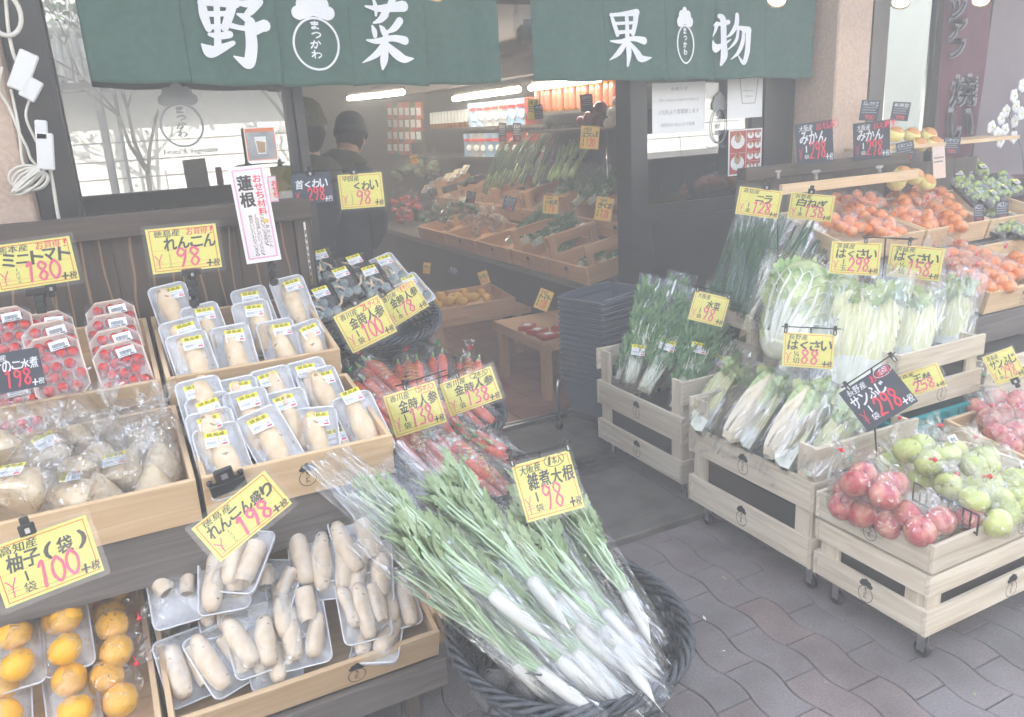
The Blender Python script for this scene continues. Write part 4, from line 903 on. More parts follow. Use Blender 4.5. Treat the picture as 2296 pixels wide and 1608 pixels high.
# ---------------------------------------------------------------- price signs
def sign(TL, TR, BL, Y, origin, name, unit, price, label, extra='', kind='y', clip=None, rod=None, bar=False, cat='price sign', circ=None, grp=None, lean=0, namebox=None, tax='税'):
    c = atY((TR[0]+BL[0])/2, (TR[1]+BL[1])/2, Y); n = (CAM-c).normalized(); n = (n+Vector((0, 0, -.15))).normalized()
    def hit(p):
        d = ray(*p); return CAM+d*((c-CAM).dot(n)/d.dot(n))
    a, u_, v_ = hit(TL), hit(TR), hit(BL); u = u_-a; dn = v_-a; w_ = u.length; dn = dn-u.normalized()*dn.dot(u.normalized()); h = dn.length
    M = frame(u, -dn, a+dn)                   # origin bottom-left, x right, y up, z to camera
    t = thing('price_sign', label, cat, M, grp)
    mg = .05*w_ if kind == 'y' else .0; x0, y0, x1, y1 = mg, mg, w_-mg, h-mg; W_ = x1-x0; H = y1-y0
    X = lambda f: x0+W_*f
    Yf = lambda f: y0+H*f
    main = {'y': W['yellow'], 'a': W['ycard2'], 'k': W['slate']}[kind if kind in 'yak' else 'y']
    b = MB(); b.box(x0, x1, y0, y1, -.0008, 0, 0)
    if kind in 'ya':
        l = .012*W_
        for (p, q, r, s) in ((.045, .05, .955, .05), (.045, .95, .955, .95), (.045, .05, .045, .95), (.955, .05, .955, .95)):
            b.box(X(p)-l/2, X(r)+l/2, Yf(q)-l/2, Yf(s)+l/2, 0, .0003, 1)
        b.box(X(.06), X(.94), Yf(.115)-l*.3, Yf(.115)+l*.3, 0, .00025, 1)
        for q in (.2, .5): b.box(X(.06), X(.94), Yf(q), Yf(q)+l*.25, 0, .0002, 1)
    obj('card', b.mesh('card', [main, W['orange']]), t)
    b = MB(); tc = 0
    handtext(b, origin, X(.10), Yf(.795), X(.10+.125*len(origin)), Yf(.95), .0006, 0, .022)
    nx0, nx1 = namebox or (max(.12, .60-.17*len(name)/2*1.15), min(.96, .60+.17*len(name)/2*1.15))
    handtext(b, name, X(nx0), Yf(.50), X(nx1), Yf(.775), .0007, 0, .03)
    nu = len(unit)
    for i, ch in enumerate(unit): text(b, ch, X(.21), Yf(.48-.37*(i+1)/nu), X(.34), Yf(.48-.37*i/nu-.02), .0006, 0, .016, 0, True)
    if tax: handtext(b, '+'+tax, X(.78), Yf(.06), X(.98), Yf(.22), .0010, 0, .025)
    if b.v: obj('lettering', b.mesh('lettering', [W['ink'] if kind in 'ya' else W['white'], W['red']]), t)
    b = MB()
    if circ:
        cx = circ[1]; handtext(b, circ[0], X(cx-.13), Yf(.84), X(cx+.13), Yf(.98), .0008, 1 if circ[2] else 0, .02)
        ribbon(b, [(X(cx)+W_*.17*math.cos(q), Yf(.91)+H*.11*math.sin(q), W_*.010) for q in [2*PI*k/14 for k in range(15)]], .0007, 1 if circ[2] else 0, 2)
        obj('circled_note', b.mesh('circled_note', [W['ink'] if kind in 'ya' else W['white'], W['red']]), t); b = MB()
    if extra: handtext(b, extra, X(.56), Yf(.80), X(.97), Yf(.96), .0008, 1, .025); obj('red_note', b.mesh('red_note', [W['ink'], W['red']]), t)
    b = MB(); digits(b, price, X(.355), Yf(.12), X(.355+.15*max(len(price), 2.4)), Yf(.53), .0012, 0, .034*W_)
    yx = X(.07); ribbon(b, [(yx, Yf(.40), .014*W_), (yx+.05*W_, Yf(.28), .014*W_)], .0006); ribbon(b, [(yx+.10*W_, Yf(.42), .014*W_), (yx+.05*W_, Yf(.26), .014*W_), (yx+.045*W_, Yf(.12), .014*W_)], .0008)
    b.box(yx, yx+.1*W_, Yf(.2), Yf(.2)+.01*H, .0005, .0007); b.box(yx, yx+.1*W_, Yf(.25), Yf(.25)+.01*H, .0005, .0007)
    obj('price', b.mesh('price', W['pinkm'] if kind == 'y' else W['red']), t)
    if kind == 'y':
        P = rrect(w_, h, .006, 3); b = MB().poly([(p[0]+w_/2, p[1]+h/2) for p in P], .0022); obj('laminate', b.mesh('laminate', W['lam']), t)
    if clip:
        fx, top = clip; cx = X(fx); cy = h if top else 0; s = 1 if top else -1
        b = MB(); b.box(cx-.014, cx+.014, cy-.010, cy+.012, -.006, .007, 0, None, .002); b.box(cx-.008, cx+.008, cy+s*.010, cy+s*.026, -.005, .005, 0, None, .002); b.box(cx-.004, cx+.004, cy-.006, cy+.004, .007, .0085, 1)
        obj('clip', b.mesh('clip', [W['black'], W['steel']]), t)
    if bar:
        b = MB(); b.tube([(bar[0]*w_, h+.010, .002), (bar[1]*w_, h+.012, .002)], .0022, 6)
        for f in bar[2:]: b.box(f*w_-.006, f*w_+.006, h-.012, h+.022, -.004, .008, 0, None, .002); b.box(f*w_-.002, f*w_+.002, h-.008, h+.004, .008, .0092, 1)
        obj('clip_bar', b.mesh('clip_bar', [W['black'], W['steel']]), t)
    if rod:
        e = M.inverted() @ atY(rod[0], rod[1], rod[2]); x = w_*rod[3]; top = h+.01 if bar else .01
        obj('stand_rod', MB().tube([(x, top, -.004), tuple(e)], .003, 6).mesh('stand_rod', W['black']), t)
    return t, M, w_, h
# ---------------------------------------------------------------- crates
def crate(name, label, x0, x1, yf, zf, depth, hb, slope, wm, stamps=(), grp=None, cat='wooden crate', th=.014, yaw=0, sh=None, post=True, bottom=True, hs=None):
    """front-bottom edge at (yf, zf); slopes up towards +y"""
    M = T(x0, yf, zf) @ RZ(yaw) @ RX(slope); t = thing(name, label, cat, M, grp); w_ = x1-x0; hs = hs or hb
    obj('front_board', MB().box(0, w_, 0, th, 0, hb, 0, None, .0015).mesh('board', wm), t)
    obj('back_board', MB().box(0, w_, depth-th, depth, 0, hs, 0, None, .0015).mesh('board', wm), t)
    for x in (0, w_-th): obj('side_board', MB().box(x, x+th, th+.0006, depth-th-.0006, 0, hs, 0, None, .0015).mesh('board', wm), t)
    if bottom: obj('bottom', MB().box(th+.0006, w_-th-.0006, th+.0006, depth-th-.0006, .001, .008).mesh('board', wm), t)
    b = MB()
    for (fx, side) in stamps:
        if side == 'f': Ms = frame((1, 0, 0), (0, 0, 1), Vector((fx*w_, -.0006, hb*.5)))
        elif side == 'l': Ms = frame((0, -1, 0), (0, 0, 1), Vector((-.0006, fx*depth, hs*.5)))
        b = MB(); logo(b, Ms @ T(0, -.006, 0), 0, .058 if hb > .07 else .05); obj('stamp', b.mesh('stamp', W['ink']), t)
    return t
def slat_crate(name, label, x0, x1, y0, y1, boards, wm, grp=None, stamps=(), th=.014, casters=True, open_=(), cat='wooden crate', yaw=0, liner=True):
    """boards: list of (z0, z1); open_: set of sides 'f','b','l','r' skipped for given board index"""
    M = T(x0, y0, 0) @ RZ(yaw); t = thing(name, label, cat, M, grp); w_ = x1-x0; d = y1-y0
    for i, (a, c) in enumerate(boards):
        if ('f', i) not in open_: obj('board', MB().box(-.002, w_+.002, 0, th, a, c, 0, None, .0015).mesh('board', wm), t)
        if ('b', i) not in open_: obj('board', MB().box(-.002, w_+.002, d-th, d, a, c, 0, None, .0015).mesh('board', wm), t)
        if ('l', i) not in open_: obj('board', MB().box(0, th, th+.0006, d-th-.0006, a, c, 0, None, .0015).mesh('board', wm), t)
        if ('r', i) not in open_: obj('board', MB().box(w_-th, w_, th+.0006, d-th-.0006, a, c, 0, None, .0015).mesh('board', wm), t)
    zb, zt = boards[0][0], boards[-1][1]
    for (x, y) in ((th+.001, th+.001), (w_-th-.061, th+.001), (th+.001, d-th-.013), (w_-th-.061, d-th-.013)):
        obj('corner_post', MB().box(x, x+.06, y, y+.012, zb+.002, zt-.006, 0, None, .001).mesh('corner_post', wm), t)
    for (x, y) in ((th+.0005, th+.014), (th+.0005, d-th-.074), (w_-th-.0125, th+.014), (w_-th-.0125, d-th-.074)):
        obj('corner_post', MB().box(x, x+.012, y, y+.06, zb+.002, zt-.006, 0, None, .001).mesh('corner_post', wm), t)
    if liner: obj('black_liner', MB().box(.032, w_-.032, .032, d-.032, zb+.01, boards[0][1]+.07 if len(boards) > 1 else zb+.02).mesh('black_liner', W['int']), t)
    b = MB()
    for (i, side, f) in stamps:
        zc = (boards[i][0]+boards[i][1])/2
        if side == 'f': Ms = frame((1, 0, 0), (0, 0, 1), Vector((f*w_, -.0008, zc)))
        else: Ms = frame((0, -1, 0), (0, 0, 1), Vector((-.0008, f*d, zc)))
        b = MB(); logo(b, Ms @ T(0, -.006, 0), 0, .064); obj('stamp', b.mesh('stamp', W['ink']), t)
    b = MB()
    for i, (a, c) in enumerate(boards):
        for z in (a+.015, (a+c)/2, c-.015):
            for (x, y) in ((.007, -.0006), (w_-.007, -.0006)): b.tube([(x, y, z), (x, y+.001, z)], .0016, 6)
            for y in (.007, d-.007): b.tube([(-.0026, y, z), (-.0016, y, z)], .0016, 6)
    obj('nail_head', b.mesh('nail_head', W['steel']), t)
    if casters:
        for (x, y) in ((.05, .05), (w_-.05, .05), (.05, d-.05), (w_-.05, d-.05)):
            o = obj('caster', MB().box(x-.02, x+.02, y-.02, y+.02, zb-.008, zb-.001).box(x-.004, x-.001, y-.018, y+.006, .03, zb-.006).box(x+.013, x+.016, y-.018, y+.006, .03, zb-.006).mesh('caster', W['steel']), t)
            obj('wheel', MB().lathe([(.006, -.009), (.022, -.009), (.026, -.005), (.026, .005), (.022, .009), (.006, .009)], 16, 0, T(x+.006, y-.006, .0335) @ RY(90)).mesh('wheel', W['black']), o)
    return t

# ---------------------------------------------------------------- left stand
ST = thing('display_stand', 'dark stained wooden display stand of three tiers at the left, under the shop window', 'display stand', T(-.35, 2.6, 0))
def sp(n, b, m): return obj(n, b.mesh(n, m), ST, T(.35, -2.6, 0))
for i in range(9): sp('back_plank', MB().box(-1.22+i*.202, -1.22+i*.202+.1995, 3.0, 3.02, .30, 1.30), W['dark'])
sp('top_rail', MB().box(-1.25, .665, 2.955, 3.028, 1.302, 1.378, 0, None, .004), W['dark2'])
sp('end_post', MB().box(.602, .662, 2.99, 3.05, .02, 1.30), W['dark2'])
b = MB().box(.632, .640, 2.983, 2.9895, .30, 1.29)
for i in range(40): b.box(.634, .638, 2.9815, 2.983, .31+i*.024, .325+i*.024, 1)
sp('slotted_rail', b, [W['chrome'], W['black']])
sp('shelf', MB().box(-1.22, .60, 2.50, 2.998, .79, .815), W['grey']); sp('shelf', MB().box(-1.22, .60, 2.085, 2.495, .615, .64), W['grey'])
sp('fascia', MB().box(-1.22, .612, 2.060, 2.080, .50, .650, 0, None, .002), W['grey']); sp('fascia', MB().box(-1.22, .602, 2.50, 2.52, .66, .788), W['grey'])
sp('side_panel', MB().box(.585, .600, 2.10, 2.98, .05, .61), W['frame'])
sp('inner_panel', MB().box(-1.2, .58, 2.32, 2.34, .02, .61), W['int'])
hk = MB().box(.52, .555, 2.050, 2.059, .56, .62); hk.tube([(.545, 2.045, .585), (.60, 2.03, .575), (.66, 2.04, .59), (.70, 2.05, .62)], .008, 8); sp('hook', hk, W['black'])
CL = 'tilted pine crates on the left stand'
crate('wooden_crate', 'pine crate on the top tier holding pink trays of cherry tomatoes', -.52, .052, 2.53, .822, .47, .10, 13, W['pine'], (), CL, hs=.10)
crate('wooden_crate', 'pine crate on the top tier holding single wrapped lotus roots', .066, .598, 2.53, .822, .47, .10, 13, W['pine'], (), CL, hs=.10)
crate('wooden_crate', 'pine crate on the second tier holding bagged bamboo shoots', -.50, .078, 2.05, .652, .45, .125, 9, W['pine'], (), CL)
crate('wooden_crate', 'stamped pine crate on the second tier holding single wrapped lotus roots', .092, .602, 2.05, .652, .45, .125, 9, W['pine'], [(.52, 'f')], CL)
lb = MB(); logo(lb, frame((1, 0, 0), (0, 0, 1), atY(155, 930, 2.528)), 0, .064)
tag(obj('turnip_stamp', lb.mesh('turnip_stamp', W['ink'])), 'black round turnip stamp on the front board of the tomato crate', 'stamp')
crate('wooden_crate', 'low pine crate at the bottom left holding trays of yuzu', -.78, -.098, 1.80, .20, .50, .095, 17, W['pine'], (), CL)
t = crate('wooden_crate', 'low stamped pine crate at the bottom holding trays of short lotus roots', -.084, .600, 1.80, .20, .50, .095, 17, W['pine'], [(.66, 'f')], CL)
for (y, z) in ((.06, .0), (.30, .0)): obj('corner_post', MB().box(.600+.0850, .613+.0850, y, y+.05, z, .17, 0, None, .001).mesh('corner_post', W['pine']), t)
obj('upper_slat', MB().box(.6138+.0850, .627+.0850, .03, .40, .105, .165, 0, None, .001).mesh('upper_slat', W['pine']), t); obj('side_slat', MB().box(.6138+.0850, .627+.0850, .03, .40, .0, .06, 0, None, .001).mesh('side_slat', W['pine']), t)
ct = thing('low_cart', 'weathered low cart under the bottom tier crates', 'cart', T(-.1, 2.0, 0))
obj('front_board', MB().box(-.75, .712, -.225, -.205, .115, .20, 0, None, .002).mesh('b', W['grey']), ct); obj('deck', MB().box(-.75, .70, -.203, .34, .165, .185).mesh('b', W['grey']), ct); obj('side_board', MB().box(.695, .710, -.203, .34, .115, .163).mesh('b', W['grey']), ct)
for x in (-.6, .62):
    for y in (-.15, .28): obj('leg', MB().box(x-.02, x+.02, y-.02, y+.02, .0, .164).mesh('leg', W['dark2']), ct)

G1 = [(372, 645, 2.93, 8, 'lotus root pack at the back left of the top crate, tall against the dark boards'), (443, 690, 2.82, 9, 'lotus root pack with a brown bruise, behind the clip post of the yellow sign'), (398, 724, 2.74, 6, 'lotus root pack half hidden behind the front left one of the top crate'), (553, 652, 2.93, 7, 'lotus root pack at the very back centre of the top crate, mostly hidden'), (557, 682, 2.84, 2, 'slim lotus root pack in the middle of the top crate with a dark spot'), (414, 753, 2.66, 8, 'lotus root pack at the front left of the top crate'), (512, 736, 2.70, 4, 'lotus root pack at the front centre of the top crate'), (612, 724, 2.74, 5, 'lotus root pack right of the spotted one in the top crate'), (638, 628, 2.95, 8, 'tallest lotus root pack at the back right of the top crate'), (672, 730, 2.70, 12, 'lotus root pack lying against the right side board of the top crate')]
G2 = [(440, 857, 2.40, 6, 'lotus root pack at the back left of the second tier crate'), (524, 855, 2.42, 4, 'lotus root pack at the back of the second tier crate, second from the left'), (600, 833, 2.46, 6, 'lotus root pack at the back of the second tier crate, third from the left'), (678, 815, 2.48, 8, 'rearmost lotus root pack at the right of the second tier crate'), (703, 835, 2.42, 8, 'lotus root pack leaning in front of the rearmost one in the second tier crate'), (462, 893, 2.33, 5, 'lotus root pack in the left column of the second tier crate, second from the back'), (545, 882, 2.32, 3, 'lotus root pack in the second tier crate, right behind the tilted one'), (632, 883, 2.32, 5, 'long lotus root pack in the middle of the second tier crate'), (466, 928, 2.26, 5, 'lotus root pack in the left column of the second tier crate, third from the back'), (480, 962, 2.20, 8, 'lotus root pack at the front left of the second tier crate, above the black clip'), (570, 930, 2.22, 16, 'lotus root pack tilted to the left at the front of the second tier crate'), (704, 920, 2.24, -8, 'lotus root pack tilted to the right at the front of the second tier crate'), (782, 892, 2.26, 10, 'lotus root pack at the right end of the second tier crate, label near its top'), (745, 955, 2.24, 4, 'lotus root pack sunk between the two right packs of the second tier crate')]
for i, g in enumerate(G1+G2):
    g = g if g[0] != 782 else g
    renkon_pack(g[0], g[1], g[2], g[3]+rnd.uniform(-2, 2), 50 if i < 10 else 44, 4, g[4], 1.0, (rnd.uniform(-.012, .018), .05 if g[0] != 782 else .085))
for px, py, Y, roll, lab in [(243, 682, 2.88, 3, 'rearmost tomato tray of the right stack'), (243, 711, 2.80, 3, 'second tomato tray from the back of the right stack'), (252, 744, 2.72, 4, 'third tomato tray from the back of the right stack'), (258, 776, 2.66, 7, 'front tomato tray of the right stack, fully in view'),
                             (102, 708, 2.84, 3, 'rear tomato tray of the middle stack'), (106, 729, 2.76, 4, 'middle tomato tray of the middle stack'), (110, 761, 2.68, 6, 'front tomato tray of the middle stack beside the black sign'), (8, 698, 2.82, 2, 'tomato tray at the left edge of the photo with green stalks'), (20, 860, 2.62, 2, 'tomato tray under the black sign, at the bottom left of its crate')]:
    tomato_pack(px, py, Y, roll, lab)
# bamboo shoots
def takenoko(seed):
    r = random.Random(seed); b = MB(); L = r.uniform(.10, .125)
    b.tube([(0, -L/2+L*i/9, 0) for i in range(10)], [.052, .055, .055, .053, .049, .044, .036, .027, .017, .004], 16, 0); b.poly([(.052*math.cos(a), .052*math.sin(a)) for a in [2*PI*k/16 for k in range(16)]], 0, 0, T(0, -L/2-.0005, 0) @ RX(90))
    vs = [Vector(v)+Vector(noise.noise_vector(Vector(v)*34))*.007 for v in b.v]; b.v = [(v.x, v.y, v.z) for v in vs]
    nk = (r.uniform(-.03, .03), .15, .04); P = [Vector((x*1.0, y, z)) for x in (-.045, .045) for y in (-L/2-.006, L/5) for z in (-.042, .045)]+[Vector((.012, L/2+.01, .01)), Vector((-.012, L/2+.01, .0))]
    return [('bamboo_shoot', b.mesh('bamboo_shoot', W['takenoko'])), ('clear_bag', bag_mesh(P, nk, W['bag'], seed, .005, .05, .003, 2)), ('sticker', sticker('福岡産', .058, .045, '423', seed), T(0, -.01, .064) @ RX(-8) @ RZ(15))]
TK = [takenoko(s) for s in (1, 2, 3)]
for i, (px, py, Y, yw, tl, lab) in enumerate([(60, 1085, 2.13, -35, 25, 'large bagged bamboo shoot in front at the left, with a yellow label'), (-10, 1000, 2.30, 20, 30, 'bagged bamboo shoot cut by the left edge of the photo'), (100, 1010, 2.33, 15, 40, 'bagged bamboo shoot with an upright bag peak at the left of its crate'), (165, 1060, 2.24, 30, 20, 'bagged bamboo shoot behind the large labelled one'), (150, 1120, 2.13, 70, 10, 'bagged bamboo shoot lying flat at the front board'), (225, 1025, 2.32, -20, 30, 'bagged bamboo shoot in the middle of the crate, back row'), (225, 1105, 2.15, 5, 80, 'bagged bamboo shoot showing its cut end at the front centre'), (280, 1050, 2.24, -25, 35, 'bagged bamboo shoot with a label in the middle of the crate'), (320, 995, 2.38, 30, 35, 'bagged bamboo shoot at the back right of the crate'), (345, 1085, 2.15, -15, 70, 'bagged bamboo shoot showing its pale cut end at the front right'), (360, 1040, 2.24, -10, 60, 'bagged bamboo shoot in the right column of its crate'), (170, 985, 2.42, -10, 30, 'bagged bamboo shoot at the back of the crate under the tomato crate')]):
    p = atY(px, py, Y); pr = [q for q in TK[i % 3] if q[0] != 'sticker' or i in (0, 2, 7, 4)]
    proto('bamboo_shoot_bag', pr, lab, 'bamboo shoot bag', T(p) @ RZ(yw) @ RX(tl), 'bags of boiled bamboo shoot on the second tier')
# yuzu trays and bags
YT = trayb(.115, .185, .018, .018)
def yuzu_tray(px, py, z, yaw_, tilt, lab):
    p = atP(px, py, 1.81, z, .30)
    parts = [('tray', YT)]+[('yuzu', YUZ[k % 3], T(rnd.uniform(-.006, .006), -.044+k*.086, .044) @ RX(rnd.uniform(-40, 40)) @ RY(rnd.uniform(-30, 30))) for k in range(2)]+[('cling_film', wrap(.115, .185, .018, .062, 3, .003))]
    proto('yuzu_tray', parts, lab, 'yuzu tray', T(p) @ RZ(yaw_) @ RX(tilt), 'trays of two yuzu wrapped in film')
for a in [(45, 1475, .34, 0, 28, 'yuzu tray at the bottom left corner, topmost'), (152, 1440, .34, 2, 28, 'yuzu tray in the middle of the crate, fully in view'), (15, 1590, .28, 0, 25, 'yuzu tray under the corner one at the bottom edge'), (165, 1580, .27, 4, 25, 'yuzu tray below the middle one at the bottom edge'), (130, 1375, .34, 0, 30, 'yuzu tray half hidden behind the middle one'), (30, 1400, .33, 0, 30, 'yuzu tray at the back left under the yellow sign')]: yuzu_tray(*a)
YB = [fruitbag(YUZ, .040, [(0, 0, 0), (.01, .078, .01)], (.07, .05, .03), W['redtape'], s, 'yuzu') for s in (1, 2)]
for px, py, z, yw, lab in [(245, 1375, .32, -10, 'bagged yuzu at the back right of its crate'), (262, 1460, .34, 10, 'bagged pair of yuzu in the right column of the crate'), (270, 1570, .30, 25, 'bagged yuzu at the front right by the crate side'), (235, 1530, .27, 0, 'bagged yuzu sunk between the tray and the side board')]:
    proto('yuzu_bag', YB[px % 2], lab, 'yuzu bag', T(atP(px, py, 1.81, z, .30)) @ RZ(yw) @ RX(15), 'bags of yuzu beside the trays')
# short lotus root trays of the bottom crate
def short_pack(px, py, z, rz, tilt, kind, lab, side=0):
    p = atP(px, py, 1.81, z-.042, .30); M = T(p) @ RZ(rz) @ RX(tilt) @ RY(side) @ SC(.94); parts = [('tray', trayb(.14, .195, .02, .022))]; s = abs(hash(lab)) % 7 if False else len(lab) % 7
    v = rnd.uniform
    if kind == 0: L = [(-.030+v(-.005, .005), v(-.01, .01), v(-3, 9), v(.145, .172), v(.027, .031)), (.032, v(-.02, .0), v(-9, 4), v(.12, .155), v(.025, .030))]
    elif kind == 1: L = [(-.042, .01, 5, .13, .022), (0, -.01, -2, .16, .026), (.042, .0, 4, .14, .023)]
    else: L = [(-.03, .03, 20, .08, .028), (.035, .02, -10, .10, .022)]
    for k, (x, y, a, L_, r_) in enumerate(L):
        me = slice_root(L_*.8, r_, k+s, W['renkon2']) if (kind == 2 or (kind == 1 and k == 2) or (kind == 0 and k == 1 and s % 2)) else root(L_, r_, r_*.9, .008, W['renkon2'], s+k)
        parts.append(('lotus_root', me, T(x, y, .030) @ RZ(a) @ RY(30*k)))
    parts.append(('cling_film', wrap(.14, .195, .02, .036, s, .003)))
    proto('short_lotus_root_tray', parts, lab, 'lotus root tray', M, 'trays of short lotus roots in the bottom crate')
for a in [(395, 1335, .42, 0, 35, 2, 'tray at the back left of the bottom crate with an upright cut root'), (415, 1420, .30, 10, 12, 2, 'tray at the left standing on edge over pieces with large holes'), (505, 1305, .46, -12, 35, 0, 'tray under the tilted yellow sign with two large roots'), (550, 1265, .50, -38, 30, 0, 'topmost tray sticking out right of the tilted sign'), (618, 1330, .40, -35, 30, 2, 'tray showing a white root slice with large holes'), (500, 1370, .36, 0, 20, 1, 'tray hidden under the topmost one, bluish in the shade'), (702, 1245, .44, -10, 40, 0, 'tray at the back of the crate, left of the one with a tapered tip'), (752, 1275, .42, -22, 40, 0, 'tray with a single tapered root near the back'), (800, 1225, .46, 0, 40, 0, 'tray at the back right under the plastic sleeve ends'), (830, 1290, .41, -20, 40, 0, 'tray at the back right corner beside the radish leaves'), (815, 1370, .38, -8, 35, 1, 'large tray of three long roots at the right'), (880, 1350, .35, -5, 30, 0, 'tray behind the three long roots at the right end'), (850, 1435, .31, -28, 12, 0, 'tray lying on edge along the front board at the right'), (420, 1500, .31, 8, 38, 0, 'tray at the front left of the bottom crate, one root with brown ends'), (495, 1485, .33, 22, 34, 0, 'tray with two creamy roots tilted at the front board'), (570, 1440, .36, 2, 36, 0, 'tray behind the creamy ones with a pinkish cut root'), (610, 1470, .32, -2, 32, 1, 'tray in the front centre with three roots'), (680, 1425, .35, -8, 34, 0, 'tray at the front right centre with a stubby cut root'), (660, 1365, .38, -5, 34, 0, 'tray right of the centre with a pale round root')]: short_pack(*a)
# ---------------------------------------------------------------- wicker baskets
def wicker(label, c, rx, ry, h, tilt=0, taper=.78, rows=9, grp='dark wicker baskets', rim=.011):
    t = thing('wicker_basket', label, 'wicker basket', T(c) @ RX(tilt), grp); b = MB(); ns = 26
    for k in range(rows):
        f = k/rows; s = taper+(1-taper)*f; z = -h+h*f+.006; P = []
        for i in range(ns*4+1):
            a = 2*PI*i/(ns*4); w_ = 1+.022*math.cos(a*ns/1+PI*(k % 2)); P.append((rx*s*w_*math.cos(a), ry*s*w_*math.sin(a), z+.002*math.sin(a*7+k)))
        b.tube(P, h/rows*.50, 5, 0, None, False)
    obj('woven_side', b.mesh('woven_side', W['wicker']), t)
    b = MB()
    for k in range(4):
        P = []
        for i in range(145):
            a = 2*PI*i/144; q = a*11+k*PI/2; P.append(((rx+rim*1.15*math.cos(q))*math.cos(a), (ry+rim*1.15*math.cos(q))*math.sin(a), rim*1.15*math.sin(q)+.004*math.sin(a*3)))
        b.tube(P, rim*.62, 6, 0, None, False)
    obj('braided_rim', b.mesh('braided_rim', W['wicker']), t)
    obj('base', MB().lathe([(.001, -h), (.97*taper, -h)], 24, 0, Matrix.Diagonal((rx, ry, 1, 1))).mesh('base', W['wicker']), t)
    return t
wicker('large round wicker basket in front, full of bagged white radishes', Vector((.880, 1.565, .335)), .305, .31, .20, 3)
tb = thing('low_table', 'small wooden stool under the front wicker basket, one pale leg in view', 'stool', T(.9, 1.55, 0))
obj('top', MB().box(-.13, .15, -.13, .13, .105, .125).mesh('top', W['pine']), tb)
for x in (-.10, .12):
    for y in (-.10, .10): obj('leg', MB().box(x-.022, x+.022, y-.022, y+.022, .0, .1045).mesh('leg', W['pine']), tb)
nt_ = MB()
def net(u, v):
    x = .60+.12*u+.02*math.sin(v*5); y = 1.47-.10*u+.06*v; z = .375-.12*v+.02*math.sin(u*11+v*2)
    return (x, y-.03*math.sin(u*11), z)
tag(obj('net_cloth', nt_.grid(net, 24, 12).mesh('net_cloth', W['mesh'])), 'folded grey net cloth stuffed in the left side of the front basket', 'cloth')
obj_net = bpy.data.objects['net_cloth']; _s = obj_net.modifiers.new('s', 'SOLIDIFY'); _s.thickness = .003
DL = [((1158, 1483, .395), (930, 1235, .66), 'radish bunch at the left edge of the basket, lowest in front'), ((1170, 1458, .40), (900, 1165, .68), 'radish bunch second from the left, thick white root'), ((1252, 1477, .39), (985, 1240, .60), 'radish bunch with its root in the middle of the basket rim'), ((1287, 1461, .39), (1010, 1180, .60), 'radish bunch right of the middle one, its root half hidden'), ((1246, 1338, .47), (985, 1120, .66), 'radish bunch lying on top with a long curved root'), ((1349, 1409, .41), (1110, 1190, .56), 'radish bunch under the curved root, short and white'), ((1355, 1372, .42), (1130, 1130, .55), 'radish bunch right of the sign rod, brownish top'), ((1404, 1329, .43), (1270, 1120, .53), 'radish bunch at the right end, its root along the basket side'), ((1390, 1400, .38), (1200, 1160, .48), 'radish bunch deep at the right, showing only the root'), ((1100, 1330, .56), (860, 1130, .72), 'radish bunch at the upper left whose open sleeve reaches over the lotus root crate'), ((1190, 1300, .52), (1020, 1090, .66), 'radish bunch under the price sign, mostly leaves'), ((1135, 1400, .43), (905, 1200, .62), 'radish bunch between the two left ones, stems in the gap'), ((1300, 1330, .44), (1190, 1115, .55), 'radish bunch behind the sign rod, leaves under the card'), ((1205, 1500, .385), (960, 1300, .52), 'radish bunch lowest at the front rim, between the two left roots'), ((1322, 1482, .37), (1080, 1240, .54), 'radish bunch whose root lies along the front rim'), ((1380, 1452, .38), (1150, 1200, .50), 'radish bunch with its root near the right part of the rim'), ((1290, 1405, .42), (1050, 1170, .60), 'radish bunch under the long curved root, in the middle'), ((1215, 1425, .42), (960, 1200, .62), 'radish bunch just above the left roots, stems showing')]
for i, (n0, n1, lab) in enumerate(DL):
    a = atZ(*n0); e = atZ(*n1); M = frame((e-a).normalized().cross(Vector((0, 0, 1))), (e-a), a)
    proto('radish_bunch', DK[i % 4], lab, 'bagged radish', M, 'bagged white radishes in the front basket')
# carrot baskets
cc = atY(1005, 925, 2.62); wicker('wicker basket of bagged red carrots behind the two 138 signs', cc, .20, .22, .20, 6, .8)
c2 = atY(1060, 1062, 2.20); wicker('wicker basket of bagged red carrots just behind the radishes', c2, .19, .20, .20, 6, .8)
CBs = [(870, 860, 2.75, .06, 30, 'carrot bag at the back left of the rear basket, red tape at its neck'), (850, 905, 2.62, .05, 25, 'carrot bag with gold print beside the lotus root crate'), (925, 865, 2.75, .05, -12, 'carrot bag in the middle of the rear basket'), (985, 850, 2.78, .05, -20, 'carrot bag with a green tie behind the left 138 sign'), (1050, 860, 2.80, .05, -28, 'carrot bag with a green tie behind the right 138 sign'), (880, 950, 2.48, .03, 40, 'carrot bag below the first one, beside the crate corner'), (1065, 925, 2.55, .03, 30, 'carrot bag poking out right under the right 138 sign'), (1015, 960, 2.44, .05, 15, 'carrot bag with a red tie standing in front of the left 138 sign'),
       (950, 1020, 2.30, .07, 20, 'carrot bag with gold print at the left of the front carrot basket'), (1010, 1045, 2.22, .09, 12, 'carrot bag with gold print in the middle of the front carrot basket'), (1070, 1050, 2.20, .08, 38, 'long carrot bag lying to the right in the front carrot basket'), (1120, 1020, 2.30, .08, 50, 'carrot bag at the right of the front carrot basket, two carrots'), (1110, 1090, 2.10, .07, 40, 'carrot bag at the front, its tips over the radish leaves'), (1160, 1040, 2.25, .05, 56, 'carrot bag at the far right behind the 98 sign')]
for i, (px, py, Y, dz, rz, lab) in enumerate(CBs):
    proto('carrot_bag', CB[i % 4], lab, 'bag of carrots', T(atY(px, py, Y)) @ RZ(rz) @ RX(32), 'bags of red carrots in the wicker baskets')
